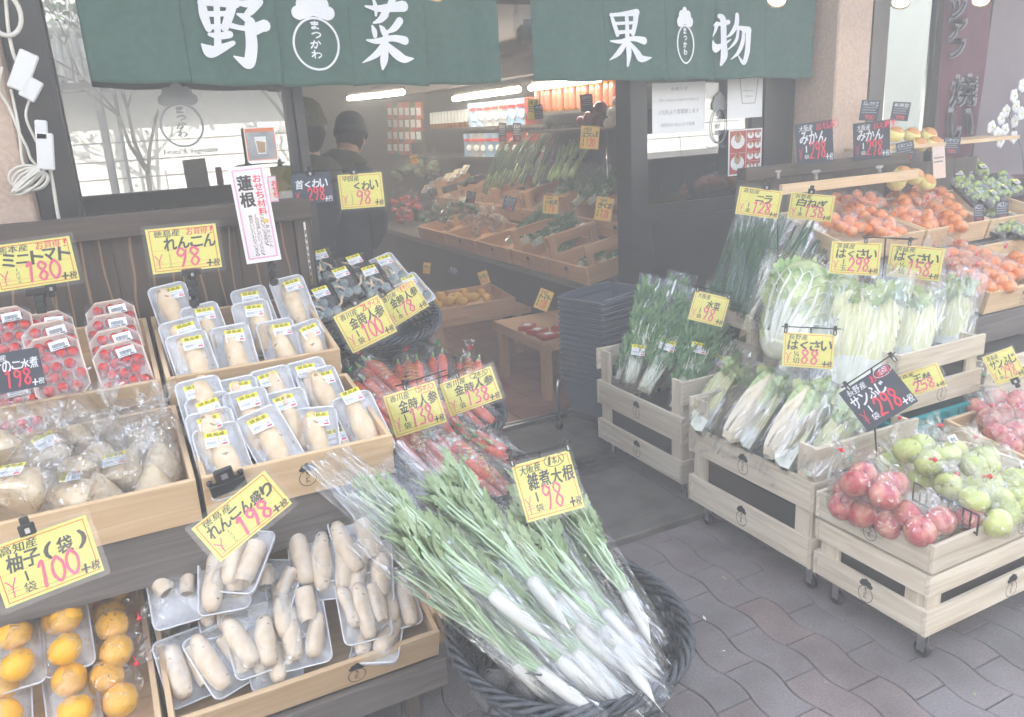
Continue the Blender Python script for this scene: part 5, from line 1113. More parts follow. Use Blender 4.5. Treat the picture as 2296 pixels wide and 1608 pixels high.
# arrowhead basket on charcoal boxes
kb = atY(850, 700, 3.02)
tag(obj('charcoal_box', MB().box(-.26, .24, -.18, .17, -.35, .35, 0, None, .006).mesh('charcoal_box', W['darkbox']), None, T(kb.x+.02, 3.05, .355)), 'charcoal grey box the arrowhead basket stands on', 'box')
wicker('dark wicker basket of packed arrowhead bulbs beside the top crate', Vector((kb.x, 3.02, kb.z-.03)), .24, .17, .10, 22, .85, 6)
for i, (px, py, Y, rl, k, lab) in enumerate([(722, 605, 3.12, 10, 0, 'black tray of arrowhead bulbs at the back left'), (770, 645, 3.02, 12, 1, 'black tray of arrowhead bulbs in the middle, five bulbs'), (835, 640, 3.03, 14, 0, 'black tray of arrowhead bulbs right of the middle one'), (725, 690, 2.92, 10, 1, 'black tray of arrowhead bulbs at the front left beside the crate'), (800, 615, 3.12, 12, 1, 'black tray of arrowhead bulbs half hidden at the back'), (870, 615, 3.15, 20, 2, 'white tray of arrowhead bulbs leaning at the back right'), (925, 660, 3.08, 22, 2, 'white tray at the right rim behind the 78 sign')]):
    proto('arrowhead_pack', KW[k], lab, 'arrowhead pack', T(atY(px, py, Y)) @ RZ(-6) @ RX(42) @ RZ(rl), 'trays of arrowhead bulbs in the small basket')
# ---------------------------------------------------------------- signs, left half
sign((-45, 546), (163, 519), (-22, 668), 2.60, '熊本産', 'ミニトマト', '1パック', '180', 'yellow price card reading 180 for mini tomatoes on a black clip post', 'お買得!', clip=(.62, 0), rod=(88, 700, 2.62, .62))
sign((314, 508), (490, 492), (343, 624), 2.62, '徳島産', 'れんこん', '100g当り', '98', 'yellow price card reading 98 for lotus root above the top crate', 'お買得!', clip=(.55, 0), rod=(440, 670, 2.66, .55))
sign((738, 708), (850, 652), (795, 798), 2.62, '香川産', '金時人参', '1袋', '100', 'yellow price card reading 100 with red 2L, leaning left of the 78 card', '2Lサイズ', clip=(.52, 1))
sign((838, 672), (925, 618), (878, 744), 2.72, '香川産', '金時人参', '1本', '78', 'yellow price card reading 78 beside the arrowhead basket', circ=('1本入', .72, 1), clip=(.2, 1))
sign((850, 885), (978, 845), (885, 990), 2.30, '香川産', '金時人参', '1袋', '138', 'yellow price card reading 138 with a red circle, left of the two', circ=('5本入', .78, 1), bar=(.3, 1.2, .45))
sign((976, 858), (1105, 812), (1000, 945), 2.36, '香川産', '金時人参', '1袋', '138', 'yellow price card reading 138 with a black circle, right of the two', circ=('2本入', .74, 0), bar=(-.3, .6, .38))
sign((1137, 1040), (1280, 1000), (1165, 1185), 1.75, '大阪産', '雑煮大根', '1袋', '98', 'yellow price card reading 98 on a black rod in the radish basket', circ=('1本入', .72, 0), bar=(0, 1.02, .08, .95), rod=(1228, 1270, 1.72, .52), namebox=(.18, .98))
sign((412, 1185), (595, 1040), (490, 1278), 1.72, '徳島産', 'れんこん盛り', '1パック', '198', 'yellow price card reading 198 tilted over the bottom lotus root crate', namebox=(.08, .95))
sign((-50, 1227), (200, 1140), (0, 1382), 1.60, '高知産', '柚子(袋)', '1袋', '100', 'large yellow price card reading 100 at the lower left over the yuzu', clip=(.42, 1))
sign((-58, 802), (85, 778), (-42, 892), 2.36, '福岡産', 'たけのこ水煮', '', '198', 'black price card reading 198 at the left edge in front of the tomatoes', kind='k', namebox=(.08, .95))
sign((650, 392), (740, 385), (668, 460), 2.95, '', '首くわい', '', '298', 'small black card with white writing about arrowhead, hung from the bar', kind='k', clip=(.5, 1), cat='sign', namebox=(.1, .9), tax='円')
sign((750, 388), (860, 380), (762, 476), 2.95, '中国産', 'くわい', '100g当り', '98', 'yellow price card reading 98 for arrowhead hung from the black bar', clip=(.38, 1))
p0, p1 = atY(655, 388, 2.975), atY(800, 378, 2.975)
tag(obj('hanging_bar', MB().tube([p0, p1], .003, 6).tube([(.66, 2.99, p0.z), (.66, 2.99, .9)], .004, 6).mesh('hanging_bar', W['black'])), 'thin black bar at the end of the left stand carrying two cards', 'bar')
def clearclip(px, py, Y, lab, s=1.0, name='clear_clip'):
    t = thing(name, lab, 'clip', T(atY(px, py, Y)) @ SC(s)); obj('jaw', MB().box(-.03, .03, -.004, .004, -.006, .010, 0, None, .002).mesh('jaw', W['clear']), t); obj('stem', MB().box(-.010, .010, -.008, .008, -.055, -.007, 0, None, .002).mesh('stem', W['clear']), t)
clearclip(40, 885, 2.36, 'clear plastic clip holding the black 198 card')
def post(px0, py0, px1, py1, Y, lab):
    a, c = atY(px0, py0, Y), atY(px1, py1, Y); b = MB().tube([a, c], .011, 4, 0); L = (c-a).length
    b.box(-.030, .030, -.012, .012, -.008, .012, 0, T(a), .003)
    for k in range(3): b.box(-.014, .014, -.015, .015, -.01, .01, 0, T(a.lerp(c, .3+.28*k)), .003)
    tag(obj('clip_post', b.mesh('clip_post', W['black'])), lab, 'clip post')
post(83, 655, 95, 700, 2.61, 'black jointed clip post under the 180 card'); post(430, 610, 436, 690, 2.63, 'black jointed clip post under the lotus root 98 card'); post(606, 578, 615, 640, 2.84, 'black jointed clip post under the pink framed sign')
b = MB(); pc = atY(510, 1085, 2.02); b.box(-.045, .045, -.010, .012, -.022, .010, 0, None, .003).box(-.024, .024, -.012, .006, .010, .045, 0, None, .003).box(-.008, .008, -.0135, -.012, .02, .034, 1); b.tube([(-.04, 0, .012), (-.04, 0, .024)], .007, 8).tube([(.04, 0, .012), (.04, 0, .024)], .007, 8)
tag(obj('bulldog_clip', b.mesh('bulldog_clip', [W['black'], W['steel']]), None, T(pc) @ RY(-10)), 'black bulldog clip on the front board above the tilted 198 card', 'clip')
# pink framed vertical sign
def banner(TL, TR, BL, Y, label, full=True):
    c = atY((TR[0]+BL[0])/2, (TR[1]+BL[1])/2, Y); n = (CAM-c).normalized()
    def hit(p):
        d = ray(*p); return CAM+d*((c-CAM).dot(n)/d.dot(n))
    a, u_, v_ = hit(TL), hit(TR), hit(BL); u = u_-a; dn = v_-a; w_ = u.length; dn = dn-u.normalized()*dn.dot(u.normalized()); h = dn.length
    t = thing('paper_sign', label, 'sign', frame(u, -dn, a+dn)); b = MB().box(0, w_, 0, h, -.001, 0, 0)
    b.box(w_*.07, w_*.93, h*.04, h*.97, 0, .0003, 1).box(w_*.12, w_*.88, h*.055, h*.955, .0003, .0006, 2); obj('card', b.mesh('card', [W['paper'], W['pinkp'], W['lilac']]), t)
    b = MB()
    for i, ch in enumerate('おせち材料'): text(b, ch, w_*.62, h*(.90-.085*i-.075), w_*.84, h*(.90-.085*i), .001, 1, .03)
    for i, ch in enumerate('蓮根'): text(b, ch, w_*.16, h*(.90-.17*i-.15), w_*.56, h*(.90-.17*i), .0011, 0, .04)
    for i, ch in enumerate('れんこん'): text(b, ch, w_*.57, h*(.86-.09*i-.02), w_*.62, h*(.86-.09*i), .001, 0, .01)
    for j, s in enumerate(('穴の開いている蓮根は、', '「先の見通しがいい」とされ、', '縁起がいいといわれています。')):
        for i, ch in enumerate(s): text(b, ch, w_*(.62-.16*j), h*(.50-.031*i-.027), w_*(.73-.16*j), h*(.50-.031*i), .001, 0, .012)
    for i, ch in enumerate('酢れんこん'): text(b, ch, w_*.74, h*(.38-.05*i-.035), w_*.84, h*(.38-.05*i), .001, 0, .015)
    b.ball((w_*.76, h*.42, .0012), w_*.09, 10, 2, None, (1, .7, .02))
    obj('lettering', b.mesh('lettering', [W['ink'], W['red'], W['gold']]), t)
banner((511, 377), (591, 368), (560, 592), 2.80, 'tall paper sign with a pink frame about lotus root on a clip post')
b = MB(); a, c = atY(598, 396, 2.93), atY(626, 452, 2.93); b.box(0, c.x-a.x, 0, .002, 0, a.z-c.z, 0, T(a.x, 2.93, c.z)); b.box(.004, c.x-a.x-.004, -.001, 0, .004, a.z-c.z-.004, 1, T(a.x, 2.93, c.z))
_k = len(b.v)
for i, ch in enumerate('おせち'): text(b, ch, .012, -.02*i, .034, -.02*i+.018, 0, 2, .03)
Mx = frame((1, 0, 0), (0, 0, 1), Vector((a.x, 2.9285, c.z+.055))); b.v[_k:] = [tuple(Mx @ Vector(v)) for v in b.v[_k:]]
tag(obj('paper_sign', b.mesh('paper_sign', [W['pinkp'], W['lilac'], W['red']])), 'second pink paper sign half hidden behind the tall one', 'sign')
# posters on the glass
def poster(x0, y0, x1, y1, Y, label, kind):
    a, c = atY(x0, y0, Y), atY(x1, y1, Y); w_ = c.x-a.x; h = a.z-c.z; M = frame((1, 0, 0), (0, 0, 1), Vector((a.x, Y, c.z))); t = thing('poster', label, 'poster', M)
    b = MB().box(0, w_, 0, h, -.001, 0, 0); L = MB()
    if kind == 'juice':
        b.box(w_*.03, w_*.97, h*.03, h*.97, 0, .0003, 1).box(w_*.06, w_*.94, h*.05, h*.86, .0003, .0005, 2); text(L, '名物ミックスジュース', w_*.1, h*.87, w_*.9, h*.95, .001, 0, .0)
        L.add([(w_*.36, h*.2, .001), (w_*.62, h*.2, .001), (w_*.68, h*.72, .001), (w_*.30, h*.72, .001)], [(0, 1, 2, 3)], 1); L.add([(w_*.38, h*.24, .0013), (w_*.6, h*.24, .0013), (w_*.64, h*.55, .0013), (w_*.35, h*.6, .0013)], [(0, 1, 2, 3)], 2)
    elif kind == 'notice':
        text(L, 'お知らせ', w_*.35, h*.84, w_*.66, h*.91, .001, 0, .0); text(L, '元旦〜1/6(日)までお休みさせて頂きます', w_*.12, h*.62, w_*.88, h*.68, .001, 0, .0); text(L, '1/7(月)より営業致します', w_*.12, h*.36, w_*.88, h*.47, .001, 0, .01); text(L, '岡田店は1/5(土)より営業', w_*.16, h*.12, w_*.8, h*.20, .001, 0, .0)
    elif kind == 'menu':
        b.box(w_*.04, w_*.96, h*.03, h*.97, 0, .0003, 3)
        for (u, v, s) in ((.27, .74, .21), (.65, .86, .1), (.87, .86, .1), (.65, .64, .1), (.87, .64, .1), (.27, .27, .21), (.65, .40, .1), (.87, .40, .1), (.65, .17, .1), (.87, .17, .1)):
            L.ball((w_*u, h*v, .001), w_*s, 14, 1, None, (1, .8, .01)); L.ball((w_*u, h*v+w_*s*.5, .002), w_*s*.6, 10, 2, None, (.8, 1.1, .01)); L.ball((w_*u, h*v+w_*s*.8, .003), w_*s*.3, 8, 3, None, (.8, 1.2, .01))
        for (p, q, r, s) in ((.52, .04, .53, .96), (.04, .49, .96, .495), (.53, .75, .96, .755), (.53, .29, .96, .295)): L.box(w_*p, w_*r, h*q, h*s, .0004, .0007, 1)
    else:
        text(L, 'Mix juice', w_*.42, h*.64, w_*.78, h*.70, .001, 0, .0); text(L, '150yen', w_*.46, h*.50, w_*.74, h*.56, .001, 0, .0)
        ribbon(L, [(w_*.34, h*.96, w_*.02), (w_*.42, h*.36, w_*.02), (w_*.78, h*.36, w_*.02), (w_*.86, h*.96, w_*.02)], .0008, 0, 1)
    obj('sheet', b.mesh('sheet', [W['paper'], W['orange'], W['silverp'], W['redp']]), t); obj('printing', L.mesh('printing', [W['greyink'], W['paper'], W['card2'], W['redp']]), t)
poster(545, 287, 625, 358, 3.59, 'small poster of a mixed fruit juice taped to the left window', 'juice')
poster(1462, 187, 1580, 293, 3.59, 'white holiday notice in plastic taped to the sliding door', 'notice')
poster(1632, 175, 1708, 262, 3.59, 'white mix juice poster partly hidden by the curtain', 'mix')
poster(1634, 292, 1706, 388, 3.585, 'red menu sheet with pictures of cakes on the door', 'menu')
# white power cords at the left pillar
t = thing('power_cord', 'bundle of cream power cords with sockets hanging at the left pillar', 'power cord', T(0, 0, 0))
def pth(L, Y=3.36): return [tuple(atY(x, y, Y)) for x, y in L]
b = MB(); b.tube([tuple(p) for p in smooth(pth([(12, -20), (18, 60), (30, 120), (45, 150)]), 5)], .006, 8); b.tube([tuple(p) for p in smooth(pth([(25, 200), (35, 250), (44, 300), (50, 360), (60, 372)]), 5)], .005, 8); b.tube([tuple(p) for p in smooth(pth([(5, 150), (-2, 200), (20, 240), (45, 300), (60, 330), (72, 360), (108, 395), (96, 420), (60, 430)]), 5)], .005, 8); b.tube([tuple(p) for p in smooth(pth([(112, 378), (120, 420), (128, 470), (134, 500)]), 5)], .006, 8); b.tube([tuple(p) for p in smooth(pth([(70, 215), (58, 260), (78, 310), (100, 350), (112, 380)]), 5)], .0045, 8)
obj('cord', b.mesh('cord', W['cord']), t); b = MB()
for k in range(7):
    c = atY(64+rnd.uniform(-6, 6), 405+rnd.uniform(-8, 8), 3.34-.004*k); rr = rnd.uniform(.035, .055); b.tube([(c.x+rr*math.cos(a)*1.1, c.y+.004*math.sin(a*2+k), c.z+rr*.8*math.sin(a+.3*k)) for a in [2*PI*i/20 for i in range(21)]], .0045, 7, 0, None, False)
obj('coiled_cord', b.mesh('coiled_cord', W['cord']), t)
for (x, y, w_, h, a) in ((52, 160, .04, .09, 28), (70, 200, .035, .05, 35), (93, 292, .026, .045, 8), (102, 340, .036, .085, 8)): obj('socket', MB().box(-w_, w_, -.02, .02, -h, h, 0, T(atY(x, y, 3.33)) @ RY(a) @ SC(.75), .006).mesh('socket', W['plw']), t)
c = atY(8, 30, 3.34); obj('loop', MB().tube([(c.x+.05*math.cos(q), c.y, c.z+.07*math.sin(q)) for q in [2*PI*i/20 for i in range(21)]], .008, 8, 0, None, False).mesh('loop', W['cord']), t)
# ---------------------------------------------------------------- right side
def lean(parts, name, a, e, L, label, cat, grp=None, rollY=0, off=0.0):     # stand a long item from foot a to head e
    y = (e-a); s = y.length/L; z = (CAM-a).normalized(); x = y.cross(z).normalized(); M = frame(x, y, a) @ RY(rollY) @ SC(s)
    if off: M = M @ T(0, 0, off)
    return proto(name, parts, label, cat, M, grp)
CR = 'pale slatted crates on castors at the right'
slat_crate('slatted_crate', 'pale slatted crate on castors in front at the right, under the apple box', 1.87, 2.60, 1.245, 1.66, [(.118, .20), (.245, .315)], W['pale'], CR, [(0, 'l', .5), (0, 'f', .53)])
crate('wooden_box', 'low pale box of bagged red and green apples on the front crate', 1.868, 2.60, 1.243, .325, .419, .088, 0, W['pale'], [(.5, 'l'), (.55, 'f')], None)
slat_crate('slatted_crate', 'pale slatted crate on castors holding quartered Chinese cabbages', 1.87, 2.35, 1.672, 2.30, [(.118, .225), (.325, .43), (.452, .55)], W['pale'], CR, [(0, 'l', .52), (1, 'l', .52)], open_=(('l', 2), ('r', 2)))
slat_crate('slatted_crate', 'pale slatted crate on castors holding bagged mizuna greens', 1.94, 2.40, 2.43, 3.07, [(.105, .205), (.285, .40), (.455, .555)], W['pale'], CR, [(0, 'l', .5), (1, 'l', .5)], open_=(('l', 2), ('r', 2)))
slat_crate('slatted_crate', 'pale slatted crate raised on teal crates, holding large cabbage halves', 2.40, 2.87, 1.80, 2.46, [(.51, .60), (.655, .735)], W['pale'], CR, [(0, 'f', .52), (0, 'l', .35)], casters=False, open_=(('l', 1), ('r', 1)))
slat_crate('slatted_crate', 'pale slatted crate behind the mizuna, holding garlic chives and white leeks', 2.42, 2.98, 2.52, 2.97, [(.50, .60), (.66, .73)], W['pale'], CR, (), casters=False, open_=(('f', 1),))
slat_crate('slatted_crate', 'slatted crate in the shade at the far right, behind the 298 card', 3.0, 3.62, 1.86, 2.30, [(.40, .48), (.52, .58)], W['pale'], CR, (), casters=True)
slat_crate('slatted_crate', 'slatted crate on castors under the box of dark red apples at the right edge', 2.64, 3.10, 1.30, 1.72, [(.12, .19), (.225, .285)], W['pale'], CR, ())
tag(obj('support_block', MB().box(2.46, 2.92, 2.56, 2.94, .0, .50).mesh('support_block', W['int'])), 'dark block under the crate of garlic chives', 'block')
crate('wooden_box', 'wooden box of bagged dark red apples at the right edge', 2.62, 3.12, 1.28, .30, .50, .09, 8, W['pine'], (), None)
def teal(z, lab):
    t = thing('plastic_crate', lab, 'plastic crate', T(2.375, 1.79, z), 'teal plastic crates under the raised cabbage crate'); w_, d, h = .49, .40, .20; b = MB()
    for (x0, x1, y0, y1) in ((0, w_, 0, .004), (0, w_, d-.004, d), (0, .004, .0045, d-.0045), (w_-.004, w_, .0045, d-.0045)): b.box(x0, x1, y0, y1, 0, h)
    for zz in (0, .055, .15, h-.012): b.box(-.006, w_+.006, -.010, 0-.0005, zz, zz+.010); b.box(-.010, -.0005, 0, d, zz, zz+.010)
    for k in range(9): x = k*.0605; b.box(x-.002, x+.004, -.0085, -.0006, .01, h-.013)
    for k in range(7): y = .01+k*.062; b.box(-.0085, -.0006, y, y+.005, .011, h-.013)
    for k in range(8):
        for q in range(3): b.box(.018+k*.0605, .046+k*.0605, -.0014, -.0004, .068+q*.028, .086+q*.028, 1)
        if k < 6:
            for q in range(3): b.box(-.0014, -.0004, .025+k*.062, .052+k*.062, .068+q*.028, .086+q*.028, 1)
    obj('shell', b.mesh('shell', [W['teal'], W['int']]), t)
teal(.062, 'lower teal plastic crate with small holes under the cabbage crate'); teal(.285, 'upper teal plastic crate with small holes directly under the cabbage crate')
# mizuna
for (p0, Y0, p1, Y1, k, lab) in [((1410, 862), 2.86, (1468, 650), 3.02, 0, 'mizuna bag at the left, tall and leafy with a price label low down'), ((1478, 800), 2.95, (1525, 635), 3.10, 2, 'mizuna bag standing at the back of its crate'), ((1442, 880), 2.74, (1545, 682), 2.92, 1, 'mizuna bag second from the left showing many white stems'), ((1515, 918), 2.56, (1592, 712), 2.78, 2, 'mizuna bag in the middle front, leaning right'), ((1555, 880), 2.62, (1672, 712), 2.80, 0, 'mizuna bag at the right end of its crate'), ((1520, 840), 2.75, (1612, 672), 2.95, 1, 'mizuna bag behind the water greens card'), ((1385, 850), 2.95, (1410, 760), 3.0, 1, 'short mizuna stems at the left corner of the crate')]:
    t = lean(MZ[k], 'mizuna_bag', atY(*p0, Y0), atY(*p1, Y1), .40, lab, 'bag of mizuna', 'bagged mizuna greens in the middle crate')
    if 'short' not in lab: obj('sticker', STO, t, T(.0, .12+.05*k, .058) @ RZ(8))
# garlic chives, leeks
for (p0, Y0, p1, Y1, pr, lab) in [((1632, 672), 2.66, (1678, 492), 2.86, NI[0], 'bundle of garlic chives at the far left of the rear crate'), ((1650, 690), 2.62, (1706, 500), 2.84, NI[1], 'bundle of garlic chives second from the left, white tag low down'), ((1672, 705), 2.58, (1735, 500), 2.80, NI[0], 'bundle of garlic chives with a white tag, left of the leeks'), ((1600, 655), 2.75, (1662, 510), 2.92, NI[1], 'bundle of garlic chives leaning far left over the dark door'), ((1690, 650), 2.74, (1748, 495), 2.90, NI[0], 'bundle of garlic chives behind the others beside the card rod')]:
    lean(pr, 'garlic_chive_bundle', atY(*p0, Y0), atY(*p1, Y1), .46, lab, 'garlic chives', 'bundles of garlic chives')
for (p0, Y0, p1, Y1, pr, lab) in [((1672, 718), 2.50, (1800, 512), 2.76, NG[0], 'bag of white leeks nearest the garlic chives'), ((1702, 722), 2.50, (1822, 520), 2.74, NG[1], 'bag of white leeks in the middle'), ((1735, 712), 2.52, (1850, 545), 2.72, NG[0], 'bag of white leeks at the right, behind the large cabbage')]:
    lean(pr, 'leek_bag', atY(*p0, Y0), atY(*p1, Y1), .58, lab, 'bag of leeks', 'bagged white leeks')
# Chinese cabbages
for (p0, p1, k, ry, lab) in [((1573, 968), (1660, 828), 0, 10, 'cabbage quarter at the far left of the row, ruffled cut face'), ((1622, 990), (1733, 850), 1, 180, 'cabbage quarter second from the left, smooth cream side up'), ((1680, 1008), (1768, 872), 0, 25, 'cabbage quarter third from the left with white cut ribs'), ((1715, 1028), (1815, 880), 1, 180, 'cabbage quarter fourth from the left, smooth side up'), ((1768, 1052), (1866, 885), 0, 20, 'cabbage quarter in front of the black card, cut face up'), ((1822, 1070), (1915, 925), 1, 0, 'cabbage quarter at the right end, mostly behind the rail')]:
    lean(CQ[k], 'cabbage_quarter', atZ(*p0, .45), atZ(*p1, .60), .27, lab, 'cabbage quarter', 'quartered Chinese cabbages in film', ry)
for (p0, p1, k, lab) in [((1690, 960), (1780, 835), 0, 'cabbage quarter in the back layer, leafy top at the 88 card'), ((1790, 985), (1850, 840), 1, 'cabbage quarter in the back layer behind the card rod')]:
    lean(CQ[k], 'cabbage_quarter', atZ(*p0, .40), atZ(*p1, .56), .27, lab, 'cabbage quarter', 'quartered Chinese cabbages in film', 180)
for (p0, Y0, p1, Y1, pr, L, ry, lab) in [((1738, 785), 2.12, (1815, 602), 2.36, CW[0], .30, 0, 'whole Chinese cabbage with broad white ribs at the left of the raised crate'), ((1838, 800), 2.08, (1895, 632), 2.26, CW[0], .30, 30, 'whole Chinese cabbage behind the 298 card, leafy'), ((1905, 868), 1.92, (1948, 648), 2.08, CH[0], .27, 0, 'large cabbage half with its cut face to the front'), ((2000, 830), 1.92, (2045, 655), 2.08, CH[1], .27, 15, 'cabbage half right of the large one, yellow core'), ((2090, 800), 1.95, (2118, 640), 2.10, CH[0], .30, -20, 'cabbage half second from the right, pale core'), ((2135, 775), 1.98, (2158, 635), 2.12, CQ[0], .27, 0, 'cabbage piece at the right end of the raised crate')]:
    lean(pr, 'chinese_cabbage', atY(*p0, Y0), atY(*p1, Y1), L, lab, 'Chinese cabbage', 'large Chinese cabbages in the raised crate', ry)
# apples
for (px, py, z, key, rz, lab) in [(1958, 1090, .52, ('r', 4), 20, 'bag of four red apples piled on top at the left'), (1915, 1125, .43, ('r', 3), -20, 'bag of red apples with a green tie at the left board'), (1965, 1160, .41, ('r', 3), 60, 'bag of red apples under the piled one'), (2065, 1175, .43, ('r', 3), 10, 'bag of red apples at the front corner'), (2140, 1165, .42, ('r', 2), -30, 'bag of red apples against the black divider'),
                                  (2000, 1030, .44, ('g', 2), 30, 'small bag of green apples at the back left by the rail'), (2075, 1020, .53, ('g', 4), 0, 'bag of green apples on top at the back with a barcode label'), (2095, 1075, .45, ('g', 3), -40, 'bag of green apples with a red tie behind the divider'), (2175, 1030, .50, ('g', 3), 20, 'bag of green apples at the back right, tall red tie'), (2235, 1070, .47, ('g', 3), -20, 'bag of green apples at the right, label on its side'), (2165, 1105, .47, ('g', 3), 35, 'bag of green apples in the middle, large and clear'), (2215, 1150, .42, ('g', 4), 10, 'bag of green apples at the front board right of the divider'), (2275, 1130, .43, ('g', 3), 60, 'bag of green apples at the right edge of the photo'),
                                  (2215, 930, .44, ('r', 3), 10, 'bag of dark red apples with a green tie in the right hand box'), (2268, 985, .42, ('r', 4), -20, 'bag of dark red apples at the right edge'), (2262, 905, .46, ('r', 3), 40, 'bag of glossy red apples at the back of the right hand box')]:
    t = proto('apple_bag', AB[key], lab, 'bag of apples', T(atZ(px, py, z)) @ RZ(rz), 'bags of apples')
    if 'label' in lab: obj('sticker', PSM, t, T(.05, -.05, .06) @ RX(50))
a, c = atZ(2049, 1090, .455), atZ(2194, 1165, .455); b = MB(); n_ = 9
for k in range(n_+1): q = a.lerp(c, k/n_); b.tube([q+Vector((0, 0, -.05)), q+Vector((0, 0, .012))], .003, 6)
for z in (-.045, .012): b.tube([a+Vector((0, 0, z)), c+Vector((0, 0, z))], .003, 6)
tag(obj('divider', b.mesh('divider', W['black'])), 'black plastic grid divider between red and green apples', 'divider')
# ---------------------------------------------------------------- right stand with fruit
SR = thing('display_stand', 'dark wooden fruit display stand at the right with pale shelf strips', 'display stand', T(3.4, 2.8, 0))
def sq(n, b, m): return obj(n, b.mesh(n, m), SR, T(-3.4, -2.8, 0))
for i in range(9): sq('back_plank', MB().box(2.80+i*.19, 2.80+i*.19+.187, 3.0, 3.02, .3, 1.265), W['dark2'])
sq('top_rail', MB().box(2.74, 4.0, 2.965, 3.03, 1.267, 1.325, 0, None, .003), W['dark2']); sq('end_post', MB().box(2.745, 2.797, 2.97, 3.04, .03, 1.265), W['dark2'])
sq('pine_strip', MB().box(2.80, 3.74, 2.79, 2.812, 1.205, 1.252, 0, None, .002), W['pine']); sq('pine_strip', MB().box(2.62, 2.80, 2.86, 2.88, 1.19, 1.21), W['pine'])
sq('upper_shelf', MB().box(3.74, 4.95, 3.04, 3.28, 1.335, 1.355, 0, None, .002), W['pine'])
sq('shelf', MB().box(2.80, 4.6, 2.52, 2.99, .86, .885), W['grey']); sq('shelf', MB().box(2.90, 4.6, 2.10, 2.51, .665, .69), W['grey']); sq('fascia', MB().box(2.90, 4.6, 2.075, 2.095, .56, .685, 0, None, .002), W['grey'])
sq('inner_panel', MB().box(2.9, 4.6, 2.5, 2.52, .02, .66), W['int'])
CF = 'tilted pine crates on the fruit stand'
crate('wooden_crate', 'pine crate of bagged mandarins at the left of the upper fruit tier', 2.93, 3.47, 2.55, .895, .44, .10, 14, W['pine'], (), CF)
crate('wooden_crate', 'pine crate of bagged mandarins at the right of the upper fruit tier', 3.485, 3.95, 2.55, .895, .44, .10, 14, W['pine'], (), CF)
crate('wooden_crate', 'pine crate of grape packs at the far right of the upper fruit tier', 3.965, 4.45, 2.55, .895, .44, .10, 14, W['pine'], (), CF)
crate('wooden_crate', 'pine crate of bagged mandarins on the lower fruit tier, stamp at its front', 3.28, 3.80, 2.08, .692, .44, .10, 12, W['pine'], [(.5, 'f')], CF)
crate('wooden_crate', 'pine crate of dark grape trays at the right edge of the lower fruit tier', 3.815, 4.35, 2.08, .692, .44, .10, 12, W['pine'], (), CF)
for i, (px, py, t_, lab) in enumerate([(1832, 432, 1, 'mandarin bag half hidden behind the leek card'), (1890, 430, 1, 'mandarin bag at the back with a large red tie'), (1886, 462, 1, 'mandarin bag left of the middle in the left crate'), (1937, 455, 1, 'mandarin bag against the divider board, printed mark on the film'), (1889, 510, 1, 'mandarin bag above the 298 card'), (1918, 482, 1, 'mandarin bag in the middle of the left crate'), (1960, 495, 1, 'mandarin bag at the front right of the left crate'), (1978, 522, 1, 'mandarin bag at the lower right corner of the left crate'),
                                       (1998, 436, 2, 'mandarin bag at the back left of the right crate'), (2045, 426, 2, 'mandarin bag at the top of the pile in the right crate'), (2098, 442, 2, 'mandarin bag at the back right of the right crate'), (2022, 466, 2, 'mandarin bag in the left part of the right crate'), (2062, 456, 2, 'mandarin bag in the centre of the right crate'), (2038, 495, 2, 'mandarin bag at the front left of the right crate'), (2098, 484, 2, 'mandarin bag in the front centre of the right crate'), (2130, 478, 2, 'mandarin bag at the right board, red tie showing'), (2133, 505, 2, 'mandarin bag at the front right corner of the right crate'), (2075, 502, 2, 'mandarin bag at the front board of the right crate'),
                                       (2133, 545, 3, 'mandarin bag on top of the lower crate beside the 158 card'), (2148, 588, 3, 'mandarin bag at the left board of the lower crate'), (2190, 583, 3, 'mandarin bag at the back of the lower crate'), (2186, 614, 3, 'mandarin bag in the front centre of the lower crate'), (2244, 612, 3, 'mandarin bag right of the centre of the lower crate'), (2280, 598, 3, 'mandarin bag at the right edge of the photo'), (2180, 640, 3, 'mandarin bag at the front left corner of the lower crate'), (2230, 640, 3, 'mandarin bag at the front board of the lower crate')]):
    mikan_bag(px, py, None, (2.55, .985, .25) if t_ < 3 else (2.08, .785, .2), rnd.uniform(-50, 50), lab, 'red tied bags of mandarins', 16)
def grapepack(seed):
    r = random.Random(seed); parts = [('tray', trayb(.11, .19, .02, .02, False, W['trayblk']))]; b = MB()
    for k in range(34):
        y = r.uniform(-.08, .075); b.ball((r.uniform(-.036, .036), y, .026+r.uniform(0, .03)), .0125, 8, 0, None, (1, 1, 1.1))
    b.tube([(0, -.08, .05), (0, .085, .058)], .002, 5, 1); parts.append(('grapes', b.mesh('grapes', [W['grape'], W['leafd']]))); parts += [('cling_film', wrap(.11, .19, .02, .045, seed, .004)), ('sticker', plainsticker(.045, .034, seed, True), T(.01, -.03, .068))]; return parts
GP = [grapepack(1), grapepack(2)]
for i, (px, py, lab) in enumerate([(2130, 400, 'grape pack left of the slim orange card'), (2148, 395, 'grape pack right of the slim orange card'), (2180, 385, 'grape pack at the top of the heap, its label tilted'), (2250, 420, 'grape pack at the right end of the upper tier'), (2165, 440, 'grape pack at the lower left of the heap'), (2195, 445, 'grape pack in the lower middle of the heap'), (2220, 432, 'grape pack left of the end one')]):
    proto('grape_pack', GP[i % 2], lab, 'grape pack', T(atP(px, py, 2.55, 1.02, .25)) @ RZ(-25+i*7) @ RX(38), 'packs of green grapes')
for i, (px, py, lab) in enumerate([(2240, 500, 'dark tray of grapes at the back of the lower crate'), (2285, 530, 'dark tray of grapes at the right edge'), (2215, 520, 'dark tray of grapes beside the divider board')]):
    proto('grape_pack', GP[i % 2], lab, 'grape pack', T(atP(px, py, 2.10, .80, .25)) @ RZ(15) @ RX(20), 'dark grape trays in the lower crate')
